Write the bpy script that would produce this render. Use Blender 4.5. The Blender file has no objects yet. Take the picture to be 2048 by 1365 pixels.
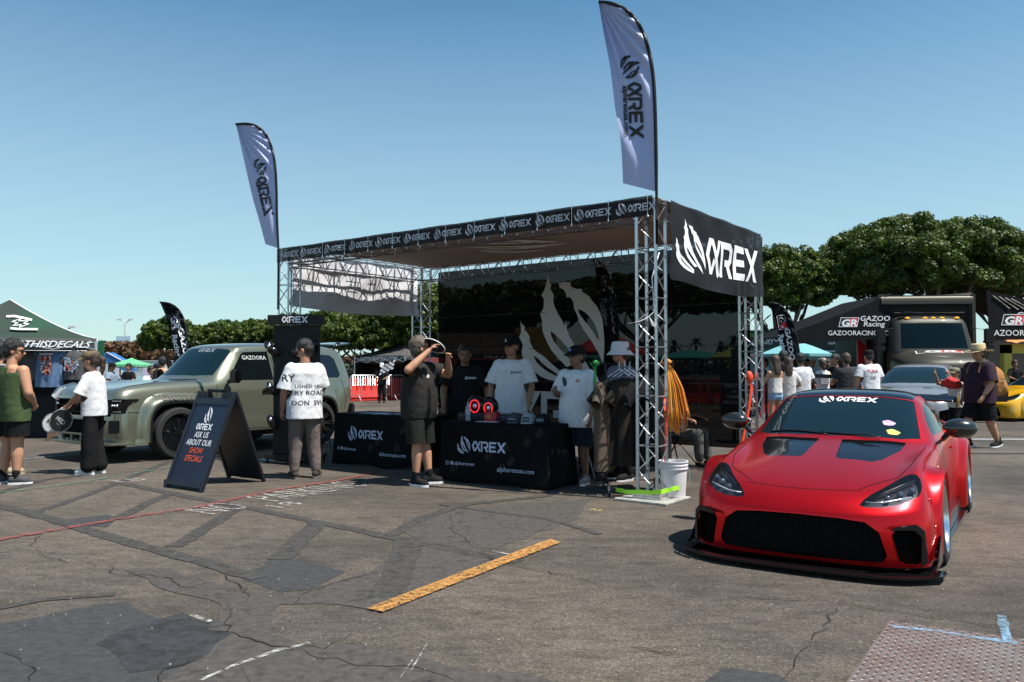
import bpy, bmesh, math, random
import numpy as np
from mathutils import Vector, Matrix, noise
from mathutils.bvhtree import BVHTree
R = math.radians
sc = bpy.context.scene
# ---------------------------------------------------------------- camera, sky, sun, exposure
CAM_H = 1.42; FPX = 1610.0; PITCH = R(1.94)
cam_d = bpy.data.cameras.new("camera"); cam = bpy.data.objects.new("camera", cam_d); sc.collection.objects.link(cam)
cam_d.sensor_width = 36.0; cam_d.lens = FPX / 2048 * 36.0; cam_d.clip_end = 3000; cam_d.clip_start = 0.05
cam.location = (0, 0, CAM_H); cam.rotation_euler = (R(90) + PITCH, 0, 0)
sc.camera = cam
SUN_EL = R(63); SUN_AZ = math.atan2(-0.44, 0.9)      # direction TOWARDS the sun, in the xy plane
world = bpy.data.worlds.new("World"); sc.world = world; world.use_nodes = True
_n = world.node_tree.nodes; _l = world.node_tree.links
_sky = _n.new("ShaderNodeTexSky"); _sky.sky_type = 'NISHITA'; _sky.sun_disc = False
_sky.sun_elevation = SUN_EL; _sky.sun_rotation = R(90) - SUN_AZ
_sky.air_density = 1.0; _sky.dust_density = 0.25; _sky.ozone_density = 2.0; _sky.altitude = 20
_tn = _n.new('ShaderNodeMix'); _tn.data_type = 'RGBA'; _tn.blend_type = 'MULTIPLY'; _tn.inputs[0].default_value = 1; _tn.inputs[7].default_value = (.74, 1.10, 1.12, 1); _l.new(_sky.outputs[0], _tn.inputs[6])
# low haze band of the summer air, thickest at the horizon
_tc = _n.new('ShaderNodeTexCoord'); _sx = _n.new('ShaderNodeSeparateXYZ'); _l.new(_tc.outputs['Generated'], _sx.inputs[0])
_mr = _n.new('ShaderNodeMapRange'); _mr.inputs[1].default_value = 0.0; _mr.inputs[2].default_value = 0.42; _mr.inputs[3].default_value = 0.70; _mr.inputs[4].default_value = 0.0; _l.new(_sx.outputs[2], _mr.inputs[0])
_hz = _n.new('ShaderNodeMix'); _hz.data_type = 'RGBA'; _l.new(_mr.outputs[0], _hz.inputs[0]); _l.new(_tn.outputs[2], _hz.inputs[6]); _hz.inputs[7].default_value = (5.0, 6.3, 6.4, 1)
_bg = _n["Background"]; _l.new(_hz.outputs[2], _bg.inputs[0]); _bg.inputs[1].default_value = 0.082
sun_d = bpy.data.lights.new("sun", 'SUN'); sun_d.energy = 5.0; sun_d.angle = R(0.53); sun_d.color = (1.0, 0.95, 0.87)
sun = bpy.data.objects.new("sun", sun_d); sc.collection.objects.link(sun)
_sv = Vector((math.cos(SUN_AZ) * math.cos(SUN_EL), math.sin(SUN_AZ) * math.cos(SUN_EL), math.sin(SUN_EL)))
sun.rotation_euler = _sv.to_track_quat('Z', 'Y').to_euler(); sun.location = _sv * 60
sc.view_settings.view_transform = 'Standard'; sc.view_settings.look = 'None'
sc.view_settings.exposure = 0.62; sc.view_settings.gamma = 1.0
sc.cycles.max_bounces = 6; sc.cycles.transparent_max_bounces = 24; sc.cycles.use_denoising = True
# ---------------------------------------------------------------- measuring helpers (2048 px photo grid -> metres)
_cp, _sp = math.cos(PITCH), math.sin(PITCH)
def ray(px, py):
    u = (px - 1024) / FPX; v = (682.5 - py) / FPX
    return Vector((u, _cp - v * _sp, _sp + v * _cp))
def G(px, py, z=0.0):
    d = ray(px, py); t = (z - CAM_H) / d.z
    return Vector((d.x * t, d.y * t, z))
def PD(px, py, Y):
    d = ray(px, py); t = Y / d.y
    return Vector((d.x * t, Y, CAM_H + d.z * t))
# ---------------------------------------------------------------- object helpers
def link(o): sc.collection.objects.link(o); return o
def tag(o, label=None, cat=None, group=None, kind=None):
    if label: o['label'] = label
    if cat: o['category'] = cat
    if group: o['group'] = group
    if kind: o['kind'] = kind
    return o
def thing(name, label, cat, loc=(0, 0, 0), rz=0.0, group=None):
    o = link(bpy.data.objects.new(name, None)); o.empty_display_size = 0.2
    o.location = loc; o.rotation_euler = (0, 0, rz); return tag(o, label, cat, group)
def copy_tree(o, parent=None):
    c = o.copy(); link(c); c.parent = parent
    for ch in list(o.children): copy_tree(ch, c)
    return c
def mesh_obj(name, me, m=None, parent=None, smooth=False):
    o = link(bpy.data.objects.new(name, me))
    if m is not None:
        for mm in (m if isinstance(m, (list, tuple)) else [m]): me.materials.append(mm)
    if parent is not None: o.parent = parent
    if smooth is not False and len(me.polygons):
        me.polygons.foreach_set('use_smooth', [True] * len(me.polygons))
        if smooth is not True: me.set_sharp_from_angle(angle=R(smooth))
    return o
def frame_of(d):
    d = Vector(d).normalized(); up = Vector((0, 0, 1)) if abs(d.z) < 0.95 else Vector((0, 1, 0))
    x = d.cross(up).normalized(); return x, x.cross(d).normalized() * 1.0, d
class MB:
    def __init__(s): s.v = []; s.f = []; s.mi = []; s.cur = 0
    def add(s, vs, fs):
        b = len(s.v); s.v += [tuple(p) for p in vs]; s.f += [tuple(b + i for i in f) for f in fs]; s.mi += [s.cur] * len(fs); return s
    def box(s, c, d, rz=0, M=None):
        x, y, z = d[0] / 2, d[1] / 2, d[2] / 2; c = Vector(c)
        P = [Vector((i * x, j * y, k * z)) for i in (-1, 1) for j in (-1, 1) for k in (-1, 1)]
        if M is not None: P = [M @ p for p in P]
        elif rz: P = [Matrix.Rotation(rz, 3, 'Z') @ p for p in P]
        s.add([c + p for p in P], [(0, 1, 3, 2), (4, 6, 7, 5), (0, 4, 5, 1), (2, 3, 7, 6), (0, 2, 6, 4), (1, 5, 7, 3)]); return s
    def bar(s, a, b, w, h=None, up=(0, 0, 1)):
        a, b = Vector(a), Vector(b); h = h or w; d = (b - a); L = d.length; d.normalize()
        u = Vector(up)
        if abs(d.dot(u)) > 0.98: u = Vector((0, 1, 0))
        x = d.cross(u).normalized(); y = x.cross(d); M = Matrix((x, d, y)).transposed()
        return s.box((a + b) / 2, (w, L, h), M=M)
    def tube(s, pts, r, n=8, cap=True, flat=1.0, closed=False):
        pts = [Vector(p) for p in pts]; rs = r if isinstance(r, (list, tuple)) else [r] * len(pts)
        rings = []; px = None; m = len(pts)
        for i, p in enumerate(pts):
            if closed: d = pts[(i + 1) % m] - pts[i - 1]
            else: d = (pts[min(i + 1, m - 1)] - pts[max(i - 1, 0)])
            d.normalize()
            if px is None: x, y, _ = frame_of(d)
            else:
                x = (px - d * px.dot(d)).normalized(); y = d.cross(x)
            px = x
            rings.append([p + (x * math.cos(2 * math.pi * k / n) + y * flat * math.sin(2 * math.pi * k / n)) * rs[i] for k in range(n)])
        vs = [q for r_ in rings for q in r_]; fs = []
        for i in range(m if closed else m - 1):
            j = (i + 1) % m
            for k in range(n): fs.append((i * n + k, i * n + (k + 1) % n, j * n + (k + 1) % n, j * n + k))
        if cap and not closed: fs += [tuple(reversed(range(n))), tuple((m - 1) * n + k for k in range(n))]
        return s.add(vs, fs)
    def lathe(s, prof, c=(0, 0, 0), n=24, axis='Z', cap=True):
        c = Vector(c); vs = []
        for r, z in prof:
            for k in range(n):
                a = 2 * math.pi * k / n; p = (r * math.cos(a), r * math.sin(a), z)
                if axis == 'Y': p = (p[0], p[2], p[1])
                elif axis == 'X': p = (p[2], p[0], p[1])
                vs.append(c + Vector(p))
        fs = []
        for i in range(len(prof) - 1):
            for k in range(n): fs.append((i * n + k, i * n + (k + 1) % n, (i + 1) * n + (k + 1) % n, (i + 1) * n + k))
        if cap: fs += [tuple(reversed(range(n))), tuple((len(prof) - 1) * n + k for k in range(n))]
        return s.add(vs, fs)
    def grid(s, fn, nu, nv):
        vs = [fn(i / nu, j / nv) for j in range(nv + 1) for i in range(nu + 1)]
        return s.add(vs, [(j * (nu + 1) + i, j * (nu + 1) + i + 1, (j + 1) * (nu + 1) + i + 1, (j + 1) * (nu + 1) + i) for j in range(nv) for i in range(nu)])
    def prism(s, poly, fn, t0, t1):      # polygon (2D) extruded: fn(u, v, t) -> point
        n = len(poly); vs = [fn(u, v, t0) for u, v in poly] + [fn(u, v, t1) for u, v in poly]
        return s.add(vs, [tuple(range(n))[::-1], tuple(range(n, 2 * n))] + [(i, (i + 1) % n, n + (i + 1) % n, n + i) for i in range(n)])
    def ellipsoid(s, c, r, nu=16, nv=10, M=None):
        c = Vector(c); vs = []; 
        for j in range(1, nv):
            t = math.pi * j / nv
            for i in range(nu):
                a = 2 * math.pi * i / nu; p = Vector((r[0] * math.sin(t) * math.cos(a), r[1] * math.sin(t) * math.sin(a), r[2] * math.cos(t)))
                vs.append(c + (M @ p if M is not None else p))
        a0 = Vector((0, 0, r[2])); a1 = Vector((0, 0, -r[2]))
        vs += [c + (M @ a0 if M is not None else a0), c + (M @ a1 if M is not None else a1)]
        fs = [(j * nu + i, (j + 1) * nu + i, (j + 1) * nu + (i + 1) % nu, j * nu + (i + 1) % nu) for j in range(nv - 2) for i in range(nu)]
        T = len(vs) - 2; B = T + 1; b = (nv - 2) * nu
        fs += [(T, i, (i + 1) % nu) for i in range(nu)] + [(B, b + (i + 1) % nu, b + i) for i in range(nu)]
        return s.add(vs, fs)
    def mesh(s, name='m'):
        me = bpy.data.meshes.new(name); me.from_pydata(s.v, [], s.f)
        if any(s.mi): me.polygons.foreach_set('material_index', s.mi)
        me.update(); return me
    def build(s, name, m, parent=None, smooth=False, bevel=0, fix=True, solid=0):
        me = s.mesh(name)
        if bevel or fix or solid:
            bm = bmesh.new(); bm.from_mesh(me)
            if fix: bmesh.ops.recalc_face_normals(bm, faces=bm.faces)
            if bevel:
                es = [e for e in bm.edges if len(e.link_faces) == 2 and e.calc_face_angle(0) > 0.5]
                bmesh.ops.bevel(bm, geom=es, offset=bevel, segments=2, affect='EDGES', clamp_overlap=True)
            bm.to_mesh(me); bm.free()
        o = mesh_obj(name, me, m, parent, smooth if smooth is not False else (35 if bevel else False))
        if solid:
            md = o.modifiers.new('thickness', 'SOLIDIFY'); md.thickness = solid; md.offset = 0
        return o
def bm_obj(name, bm, m, parent=None, smooth=False):
    me = bpy.data.meshes.new(name); bm.to_mesh(me); bm.free(); return mesh_obj(name, me, m, parent, smooth)
# ---------------------------------------------------------------- materials
_M = {}
def mat(name, col, rough=0.6, metal=0.0, var=0.0, vs=8.0, bump=0.0, bs=60.0, coat=0.0, spec=0.5, emit=0.0, alpha=1.0, trans=0.0, sheen=0.0, col2=None, stretch=None):
    if name in _M: return _M[name]
    m = bpy.data.materials.new(name); m.use_nodes = True; nt = m.node_tree; b = nt.nodes['Principled BSDF']
    c = (*col, 1)
    b.inputs['Base Color'].default_value = c; b.inputs['Roughness'].default_value = rough; b.inputs['Metallic'].default_value = metal
    b.inputs['Specular IOR Level'].default_value = spec
    if coat: b.inputs['Coat Weight'].default_value = coat; b.inputs['Coat Roughness'].default_value = 0.04
    if sheen: b.inputs['Sheen Weight'].default_value = sheen
    if emit: b.inputs['Emission Color'].default_value = c; b.inputs['Emission Strength'].default_value = emit
    if trans: b.inputs['Transmission Weight'].default_value = trans
    if var or bump or col2:
        tc = nt.nodes.new('ShaderNodeTexCoord'); src = tc.outputs['Object']
        if stretch:
            mp = nt.nodes.new('ShaderNodeMapping'); mp.inputs['Scale'].default_value = stretch; nt.links.new(src, mp.inputs[0]); src = mp.outputs[0]
        if var or col2:
            nz = nt.nodes.new('ShaderNodeTexNoise'); nz.inputs['Scale'].default_value = vs; nz.inputs['Detail'].default_value = 6; nt.links.new(src, nz.inputs[0])
            mr = nt.nodes.new('ShaderNodeMapRange'); mr.inputs[1].default_value = 0.3; mr.inputs[2].default_value = 0.7; nt.links.new(nz.outputs[0], mr.inputs[0])
            mx = nt.nodes.new('ShaderNodeMix'); mx.data_type = 'RGBA'; nt.links.new(mr.outputs[0], mx.inputs[0])
            if col2: mx.inputs[6].default_value = c; mx.inputs[7].default_value = (*col2, 1)
            else:
                mx.inputs[6].default_value = tuple(max(0, x * (1 - var)) for x in col) + (1,); mx.inputs[7].default_value = tuple(min(1, x * (1 + var)) for x in col) + (1,)
            nt.links.new(mx.outputs[2], b.inputs['Base Color'])
        if bump:
            nb = nt.nodes.new('ShaderNodeTexNoise'); nb.inputs['Scale'].default_value = bs; nb.inputs['Detail'].default_value = 4; nt.links.new(src, nb.inputs[0])
            bp = nt.nodes.new('ShaderNodeBump'); bp.inputs['Strength'].default_value = bump; bp.inputs['Distance'].default_value = 0.02; nt.links.new(nb.outputs[0], bp.inputs['Height']); nt.links.new(bp.outputs[0], b.inputs['Normal'])
    if alpha < 1.0:
        out = nt.nodes['Material Output']; tr = nt.nodes.new('ShaderNodeBsdfTransparent'); ms = nt.nodes.new('ShaderNodeMixShader')
        ms.inputs[0].default_value = alpha; nt.links.new(tr.outputs[0], ms.inputs[1]); nt.links.new(b.outputs[0], ms.inputs[2]); nt.links.new(ms.outputs[0], out.inputs[0])
    _M[name] = m; return m
def worn(name, col, rough=0.8, scale=14.0, lo=0.42, hi=0.6, var=0.25):       # paint with worn-through holes
    if name in _M: return _M[name]
    m = mat(name, col, rough, var=var, vs=20); nt = m.node_tree; b = nt.nodes['Principled BSDF']
    g = nt.nodes.new('ShaderNodeNewGeometry'); nz = nt.nodes.new('ShaderNodeTexNoise'); nz.inputs['Scale'].default_value = scale; nz.inputs['Detail'].default_value = 9; nz.inputs['Roughness'].default_value = 0.7
    nt.links.new(g.outputs['Position'], nz.inputs[0]); mr = nt.nodes.new('ShaderNodeMapRange'); mr.inputs[1].default_value = lo; mr.inputs[2].default_value = hi; nt.links.new(nz.outputs[0], mr.inputs[0])
    out = nt.nodes['Material Output']; tr = nt.nodes.new('ShaderNodeBsdfTransparent'); ms = nt.nodes.new('ShaderNodeMixShader')
    nt.links.new(mr.outputs[0], ms.inputs[0]); nt.links.new(tr.outputs[0], ms.inputs[1]); nt.links.new(b.outputs[0], ms.inputs[2]); nt.links.new(ms.outputs[0], out.inputs[0])
    return m
BLACK = mat('black_plastic', (0.008, 0.008, 0.009), 0.45, spec=.3)
RUBBER = mat('rubber', (0.016, 0.016, 0.017), 0.8, var=0.3, vs=30)
CHROME = mat('bright_metal', (0.72, 0.73, 0.75), 0.22, 1.0)
ALU = mat('truss_aluminium', (0.62, 0.63, 0.65), 0.32, 0.85, var=0.12, vs=25)
DARKM = mat('dark_metal', (0.03, 0.03, 0.032), 0.4, 0.6)
WHITEP = mat('white_print', (0.82, 0.82, 0.84), 0.6)
GREYP = mat('grey_print', (0.5, 0.51, 0.55), 0.7)
REDP = mat('red_print', (0.6, 0.02, 0.03), 0.6)
# ---------------------------------------------------------------- flat lettering and marks
def text2d(s, size=1.0, bold=0.0, shear=0.0, sx=1.0, space=1.0, align='CENTER'):
    cu = bpy.data.curves.new('t', 'FONT'); cu.body = s; cu.size = size; cu.offset = bold * size; cu.shear = shear; cu.space_character = space
    cu.align_x = align; cu.align_y = 'CENTER'; cu.resolution_u = 2; cu.fill_mode = 'FRONT'
    o = link(bpy.data.objects.new('t', cu)); dg = bpy.context.evaluated_depsgraph_get(); dg.update()
    me = o.evaluated_get(dg).to_mesh(); vs = [(v.co.x * sx, v.co.y) for v in me.vertices]; fs = [tuple(p.vertices) for p in me.polygons]
    o.evaluated_get(dg).to_mesh_clear(); bpy.data.objects.remove(o); bpy.data.curves.remove(cu)
    return vs, fs
def stroke(pts, w, closed=False):      # mitred polyline -> 2D quads
    P = [Vector(p) for p in pts]; n = len(P); L = []; Rr = []
    for i in range(n):
        a = P[i - 1] if (i > 0 or closed) else None; b = P[(i + 1) % n] if (i < n - 1 or closed) else None
        d1 = (P[i] - a).normalized() if a is not None else None; d2 = (b - P[i]).normalized() if b is not None else None
        d1 = d1 or d2; d2 = d2 or d1; n1 = Vector((-d1.y, d1.x)); n2 = Vector((-d2.y, d2.x)); m = (n1 + n2)
        if m.length < 1e-4: m = n1.copy()
        m.normalize(); k = (w / 2) / max(0.45, m.dot(n1)); L.append(P[i] + m * k); Rr.append(P[i] - m * k)
    vs = [tuple(p) for p in L] + [tuple(p) for p in Rr]; fs = [(i, (i + 1) % n, n + (i + 1) % n, n + i) for i in range(n if closed else n - 1)]
    return vs, fs
def merge2d(parts):
    V = []; F = []
    for vs, fs, *tr in parts:
        sx, sy, ox, oy = tr[0] if tr else (1, 1, 0, 0); b = len(V)
        V += [(x * sx + ox, y * sy + oy) for x, y in vs]; F += [tuple(b + i for i in f) for f in fs]
    return V, F
def poly2d(polys):       # outlines (holes allowed) -> triangles, through a filled curve
    cu = bpy.data.curves.new('t', 'CURVE'); cu.dimensions = '2D'; cu.fill_mode = 'FRONT'
    for p in polys:
        sp = cu.splines.new('POLY'); sp.points.add(len(p) - 1)
        for q, (x, y) in zip(sp.points, p): q.co = (x, y, 0, 1)
        sp.use_cyclic_u = True
    o = link(bpy.data.objects.new('t', cu)); dg = bpy.context.evaluated_depsgraph_get(); dg.update()
    me = o.evaluated_get(dg).to_mesh(); vs = [(v.co.x, v.co.y) for v in me.vertices]; fs = [tuple(p.vertices) for p in me.polygons]
    o.evaluated_get(dg).to_mesh_clear(); bpy.data.objects.remove(o); bpy.data.curves.remove(cu)
    return vs, fs
def _z6(pts, fl=False): return [((860 + x / 4.014 - 1040) / 172.0, 1 - (560 + y / 4.014 - 543) / 222.0) for x, y in pts]
_claw_raw = [
  [(725,300),(732,325),(762,352),(758,378),(775,395),(800,436),(802,480),(830,540),(870,572),(915,598),(960,640),(1030,700),(1085,745),(1072,808),(1010,802),(950,790),(885,762),(830,720),(790,682),(760,640),(742,600),(733,560),(745,515),(735,478),(712,440),(730,398),(728,350)],
  [(830,590),(842,625),(865,660),(905,695),(955,728),(1010,755),(1068,778),(1020,738),(960,700),(910,662),(870,620)],
  [(955,-68),(960,-30),(985,20),(975,50),(1005,100),(1000,150),(1012,200),(1040,262),(1075,320),(1088,365),(1105,338),(1110,390),(1130,440),(1160,490),(1182,540),(1215,590),(1262,650),(1320,760),(1250,712),(1180,660),(1110,690),(1050,630),(990,560),(950,490),(925,435),(908,390),(905,310),(890,250),(918,205),(922,130),(900,100),(925,60),(945,0)],
  [(978,395),(985,440),(1010,490),(1050,540),(1105,600),(1160,650),(1200,668),(1165,610),(1120,540),(1060,470),(1010,420)],
  [(1028,-22),(1050,10),(1085,5),(1140,12),(1148,48),(1190,68),(1232,72),(1240,98),(1290,135),(1312,172),(1345,215),(1368,262),(1388,320),(1396,400),(1402,490),(1400,580),(1390,665),(1365,600),(1335,540),(1290,462),(1245,395),(1222,350),(1210,330),(1200,285),(1172,225),(1165,170),(1135,128),(1110,130),(1100,90),(1078,60),(1052,50),(1048,15)],
  [(1205,232),(1215,270),(1245,315),(1290,375),(1325,430),(1362,490),(1355,430),(1335,365),(1300,305),(1260,260),(1228,238)]]
CLAW = poly2d([_z6(p) for p in _claw_raw])          # unit box 0..1 (roughly), the three claw marks
_w = 0.2
AREXT = merge2d([
  (*stroke([(1.02, 0), (0.5, 0.9), (0.3, 0.9), (0.1, 0.5), (0.3, 0.1), (0.44, 0.1), (0.62, 0.42)], 0.19),),
  ([(0.74, 0.62), (0.83, 0.47), (1.12, 1.0), (0.93, 1.0)], [(0, 1, 2, 3)]),
  (*stroke([(1.22, 0), (1.22, 0.78), (1.22, 0.9), (1.78, 0.9), (1.92, 0.78), (1.92, 0.52), (1.8, 0.42), (1.5, 0.42)], 0.19),),
  ([(1.58, 0.46), (1.8, 0.46), (2.02, 0), (1.8, 0)], [(0, 1, 2, 3)]),
  (*stroke([(2.95, 0.9), (2.22, 0.9), (2.22, 0.1), (2.95, 0.1)], 0.2),), ([(2.3, 0.4), (2.88, 0.4), (2.88, 0.6), (2.3, 0.6)], [(0, 1, 2, 3)]),
  ([(3.04, 1), (3.3, 1), (3.66, 0.5), (4.06, 0.0), (3.8, 0.0), (3.44, 0.42)], [(0, 1, 2, 3, 4, 5)]),
  ([(3.82, 1), (4.08, 1), (3.3, 0), (3.06, 0)], [(0, 1, 2, 3)])])
AREXT_W = 4.08
def arex_word(h=1.0): return [((x - AREXT_W / 2) * h, (y - 0.5) * h) for x, y in AREXT[0]], AREXT[1]
def arex_logo(h=1.0):     # claw + word side by side, word height h, centred
    c = ([((x * 1.55) * h, (y * 1.85 - 0.35) * h) for x, y in CLAW[0]], CLAW[1]); w = ([((x + 1.75) * h, y * h) for x, y in AREXT[0]], AREXT[1])
    V, F = merge2d([c, w]); return [(x - 2.92 * h, y - 0.5 * h) for x, y in V], F
def put2d(name, vf, fn, m, parent=None, cut=0.0):   # fn(u, v) -> 3D point; cut subdivides long edges so marks follow curved cloth
    vs, fs = vf
    bm = bmesh.new(); bv = [bm.verts.new((x, y, 0)) for x, y in vs]
    for f in fs:
        try: bm.faces.new([bv[i] for i in f])
        except ValueError: pass
    if cut:
        bmesh.ops.triangulate(bm, faces=bm.faces)
        for _ in range(5):
            es = [e for e in bm.edges if e.calc_length() > cut]
            if not es: break
            bmesh.ops.subdivide_edges(bm, edges=es, cuts=1); bmesh.ops.triangulate(bm, faces=[f for f in bm.faces if len(f.verts) > 3])
    for v in bm.verts: v.co = fn(v.co.x, v.co.y)
    return bm_obj(name, bm, m, parent)
def plane_fn(o, ux, uy, lift=0.0):
    o, ux, uy = Vector(o), Vector(ux).normalized(), Vector(uy).normalized(); n = ux.cross(uy)
    return lambda u, v: o + ux * u + uy * v + n * lift
def onto(bvh, o, ux, uy, lift=0.004, back=0.6):      # project a flat mark on a surface along -normal of its plane
    o, ux, uy = Vector(o), Vector(ux).normalized(), Vector(uy).normalized(); n = ux.cross(uy).normalized()
    def fn(u, v):
        p = o + ux * u + uy * v; h = bvh.ray_cast(p + n * back, -n, back * 2.5)
        if h[0] is None:
            h = bvh.find_nearest(p)
        q = h[0]; nn = h[1] if h[1].dot(n) > 0 else -h[1]
        return q + nn * lift
    return fn
def bvh_of(o):
    bm = bmesh.new(); bm.from_mesh(o.data); t = BVHTree.FromBMesh(bm); bm.free(); return t
# ================================================================ the ground
def asphalt_mat():
    m = bpy.data.materials.new('asphalt'); m.use_nodes = True; nt = m.node_tree; N = nt.nodes; Lk = nt.links; b = N['Principled BSDF']
    tc = N.new('ShaderNodeTexCoord'); O = tc.outputs['Object']
    def nz(scale, det=6, rough=0.6, st=None):
        n = N.new('ShaderNodeTexNoise'); n.inputs['Scale'].default_value = scale; n.inputs['Detail'].default_value = det; n.inputs['Roughness'].default_value = rough
        if st:
            mp = N.new('ShaderNodeMapping'); mp.inputs['Scale'].default_value = st[:3]; mp.inputs['Rotation'].default_value = (0, 0, st[3]); Lk.new(O, mp.inputs[0]); Lk.new(mp.outputs[0], n.inputs[0])
        else: Lk.new(O, n.inputs[0])
        return n.outputs[0]
    def ramp(src, stops):
        r = N.new('ShaderNodeValToRGB'); e = r.color_ramp.elements
        e[0].position, e[0].color = stops[0][0], (*stops[0][1], 1); e[1].position, e[1].color = stops[-1][0], (*stops[-1][1], 1)
        for p, c in stops[1:-1]: x = e.new(p); x.color = (*c, 1)
        Lk.new(src, r.inputs[0]); return r.outputs[0]
    def mix(a, c, fac, mode='MIX'):
        x = N.new('ShaderNodeMix'); x.data_type = 'RGBA'; x.blend_type = mode
        if isinstance(fac, float): x.inputs[0].default_value = fac
        else: Lk.new(fac, x.inputs[0])
        Lk.new(a, x.inputs[6])
        if isinstance(c, tuple): x.inputs[7].default_value = (*c, 1)
        else: Lk.new(c, x.inputs[7])
        return x.outputs[2]
    base = ramp(nz(0.35, 8, 0.62), [(0.34, (0.054, 0.047, 0.040)), (0.48, (0.095, 0.080, 0.066)), (0.62, (0.132, 0.110, 0.088))])
    rough2 = ramp(nz(4.2, 8, 0.72, (1, 2.2, 1, 0.5)), [(0.36, (0.52, 0.50, 0.48)), (0.56, (1, 1, 1))])
    c = mix(base, rough2, 0.8, 'MULTIPLY')
    # stone grains: pale and dark aggregate
    v = N.new('ShaderNodeTexVoronoi'); v.inputs['Scale'].default_value = 120; Lk.new(O, v.inputs[0])
    g = ramp(v.outputs['Color'], [(0.0, (0.3, 0.3, 0.3)), (0.45, (0.85, 0.85, 0.84)), (0.75, (1.15, 1.12, 1.08)), (1.0, (2.3, 2.2, 2.0))])
    c = mix(c, g, 0.7, 'MULTIPLY')
    g2 = ramp(nz(38, 5, 0.8), [(0.35, (0.45, 0.44, 0.43)), (0.5, (1, 1, 1)), (0.68, (1.5, 1.45, 1.38))])
    c = mix(c, g2, 0.7, 'MULTIPLY')
    st = ramp(nz(1.1, 9, 0.7, (0.5, 2.4, 1, -0.6)), [(0.33, (0.55, 0.55, 0.55)), (0.47, (1, 1, 1))])
    c = mix(c, st, 0.6, 'MULTIPLY')
    Lk.new(c, b.inputs['Base Color']); b.inputs['Roughness'].default_value = 0.88; b.inputs['Specular IOR Level'].default_value = 0.35
    bp = N.new('ShaderNodeBump'); bp.inputs['Strength'].default_value = 0.3; bp.inputs['Distance'].default_value = 0.006
    Lk.new(v.outputs['Distance'], bp.inputs['Height']); bp2 = N.new('ShaderNodeBump'); bp2.inputs['Strength'].default_value = 0.35; bp2.inputs['Distance'].default_value = 0.012
    Lk.new(nz(22, 7, 0.75), bp2.inputs['Height']); Lk.new(bp.outputs[0], bp2.inputs['Normal']); Lk.new(bp2.outputs[0], b.inputs['Normal'])
    return m
ASPH = asphalt_mat()
mb = MB(); mb.add([(-400, -60, 0), (400, -60, 0), (400, 900, 0), (-400, 900, 0)], [(0, 1, 2, 3)])
tag(mb.build('ground', ASPH, fix=False), kind='structure')
def soft(name, col, lo=0.40, hi=0.52, scale=9.0, a=0.9, rough=0.85, grain=True):
    """patching material: dark binder whose coverage breaks up at small scale"""
    m = worn(name, col, rough, scale, lo, hi, 0.3); nt = m.node_tree; b = nt.nodes['Principled BSDF']
    nb = nt.nodes.new('ShaderNodeTexNoise'); nb.inputs['Scale'].default_value = 60; nb.inputs['Detail'].default_value = 6; g = nt.nodes.new('ShaderNodeNewGeometry'); nt.links.new(g.outputs['Position'], nb.inputs[0])
    bp = nt.nodes.new('ShaderNodeBump'); bp.inputs['Strength'].default_value = 0.5; bp.inputs['Distance'].default_value = 0.008; nt.links.new(nb.outputs[0], bp.inputs['Height']); nt.links.new(bp.outputs[0], b.inputs['Normal'])
    return m
SEAL = soft('sealcoat', (0.056, 0.049, 0.043), 0.22, 0.46, 7); PATCH = soft('tar_patch', (0.034, 0.034, 0.034), 0.2, 0.42, 6); TARL = soft('tar_line', (0.044, 0.040, 0.036), 0.22, 0.5, 9)
_rg = random.Random(5)
def rough_poly(pts, jit, step=0.12):
    out = []
    for i, p in enumerate(pts):
        a = Vector(p); b = Vector(pts[(i + 1) % len(pts)]); n = max(1, int((b - a).length / step)); nn = Vector((-(b - a).y, (b - a).x, 0)).normalized()
        for k in range(n):
            q = a.lerp(b, k / n); out.append(q + nn * (jit * (noise.noise(q * 3.1) * 1.4 + noise.noise(q * 11) * 0.5)))
    return out
_lay = [0]
def sheet(name, px, m, z=0.004, jit=0.05, kind='structure', step=0.12):
    _lay[0] += 1; z += _lay[0] * 0.0001; pts = [G(*p) for p in px]; q = rough_poly(pts, jit, step) if jit else pts
    vs, fs = poly2d([[(p.x, p.y) for p in q]])
    me = MB(); me.add([(x, y, z) for x, y in vs], fs); return tag(me.build(name, m, fix=False), kind=kind)
def strip(name, px, w, m, z=0.004, jit=0.0, world=None, kind='structure', taper=False, wob=0.0):
    _lay[0] += 1; z += _lay[0] * 0.00004; P = world if world else [G(*p) for p in px]; P = [Vector(p) for p in P]; out = []
    for i in range(len(P) - 1):
        n = max(1, int((P[i + 1] - P[i]).length / 0.07))
        for k in range(n): out.append(P[i].lerp(P[i + 1], k / n))
    out.append(P[-1]); pts = []
    for i, p in enumerate(out):
        d = (out[min(i + 1, len(out) - 1)] - out[max(i - 1, 0)]).normalized(); nn = Vector((-d.y, d.x, 0)); f = i / max(1, len(out) - 1)
        o = (noise.noise(p * 2.3) * 0.7 + noise.noise(p * 9) * 0.5) * wob; ww = w * (1 + jit * noise.noise(p * 7 + Vector((9, 2, 4)))) / 2
        if taper: ww *= max(0.12, math.sin(math.pi * min(0.98, max(0.02, f))) ** 0.5)
        pts.append((p + nn * (o + ww), p + nn * (o - ww)))
    vs = [q for a in pts for q in a]; vs = [(v.x, v.y, z) for v in vs]
    mb = MB(); mb.add(vs, [(2 * i, 2 * i + 1, 2 * i + 3, 2 * i + 2) for i in range(len(pts) - 1)]); return tag(mb.build(name, m, fix=False), kind=kind)
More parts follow.
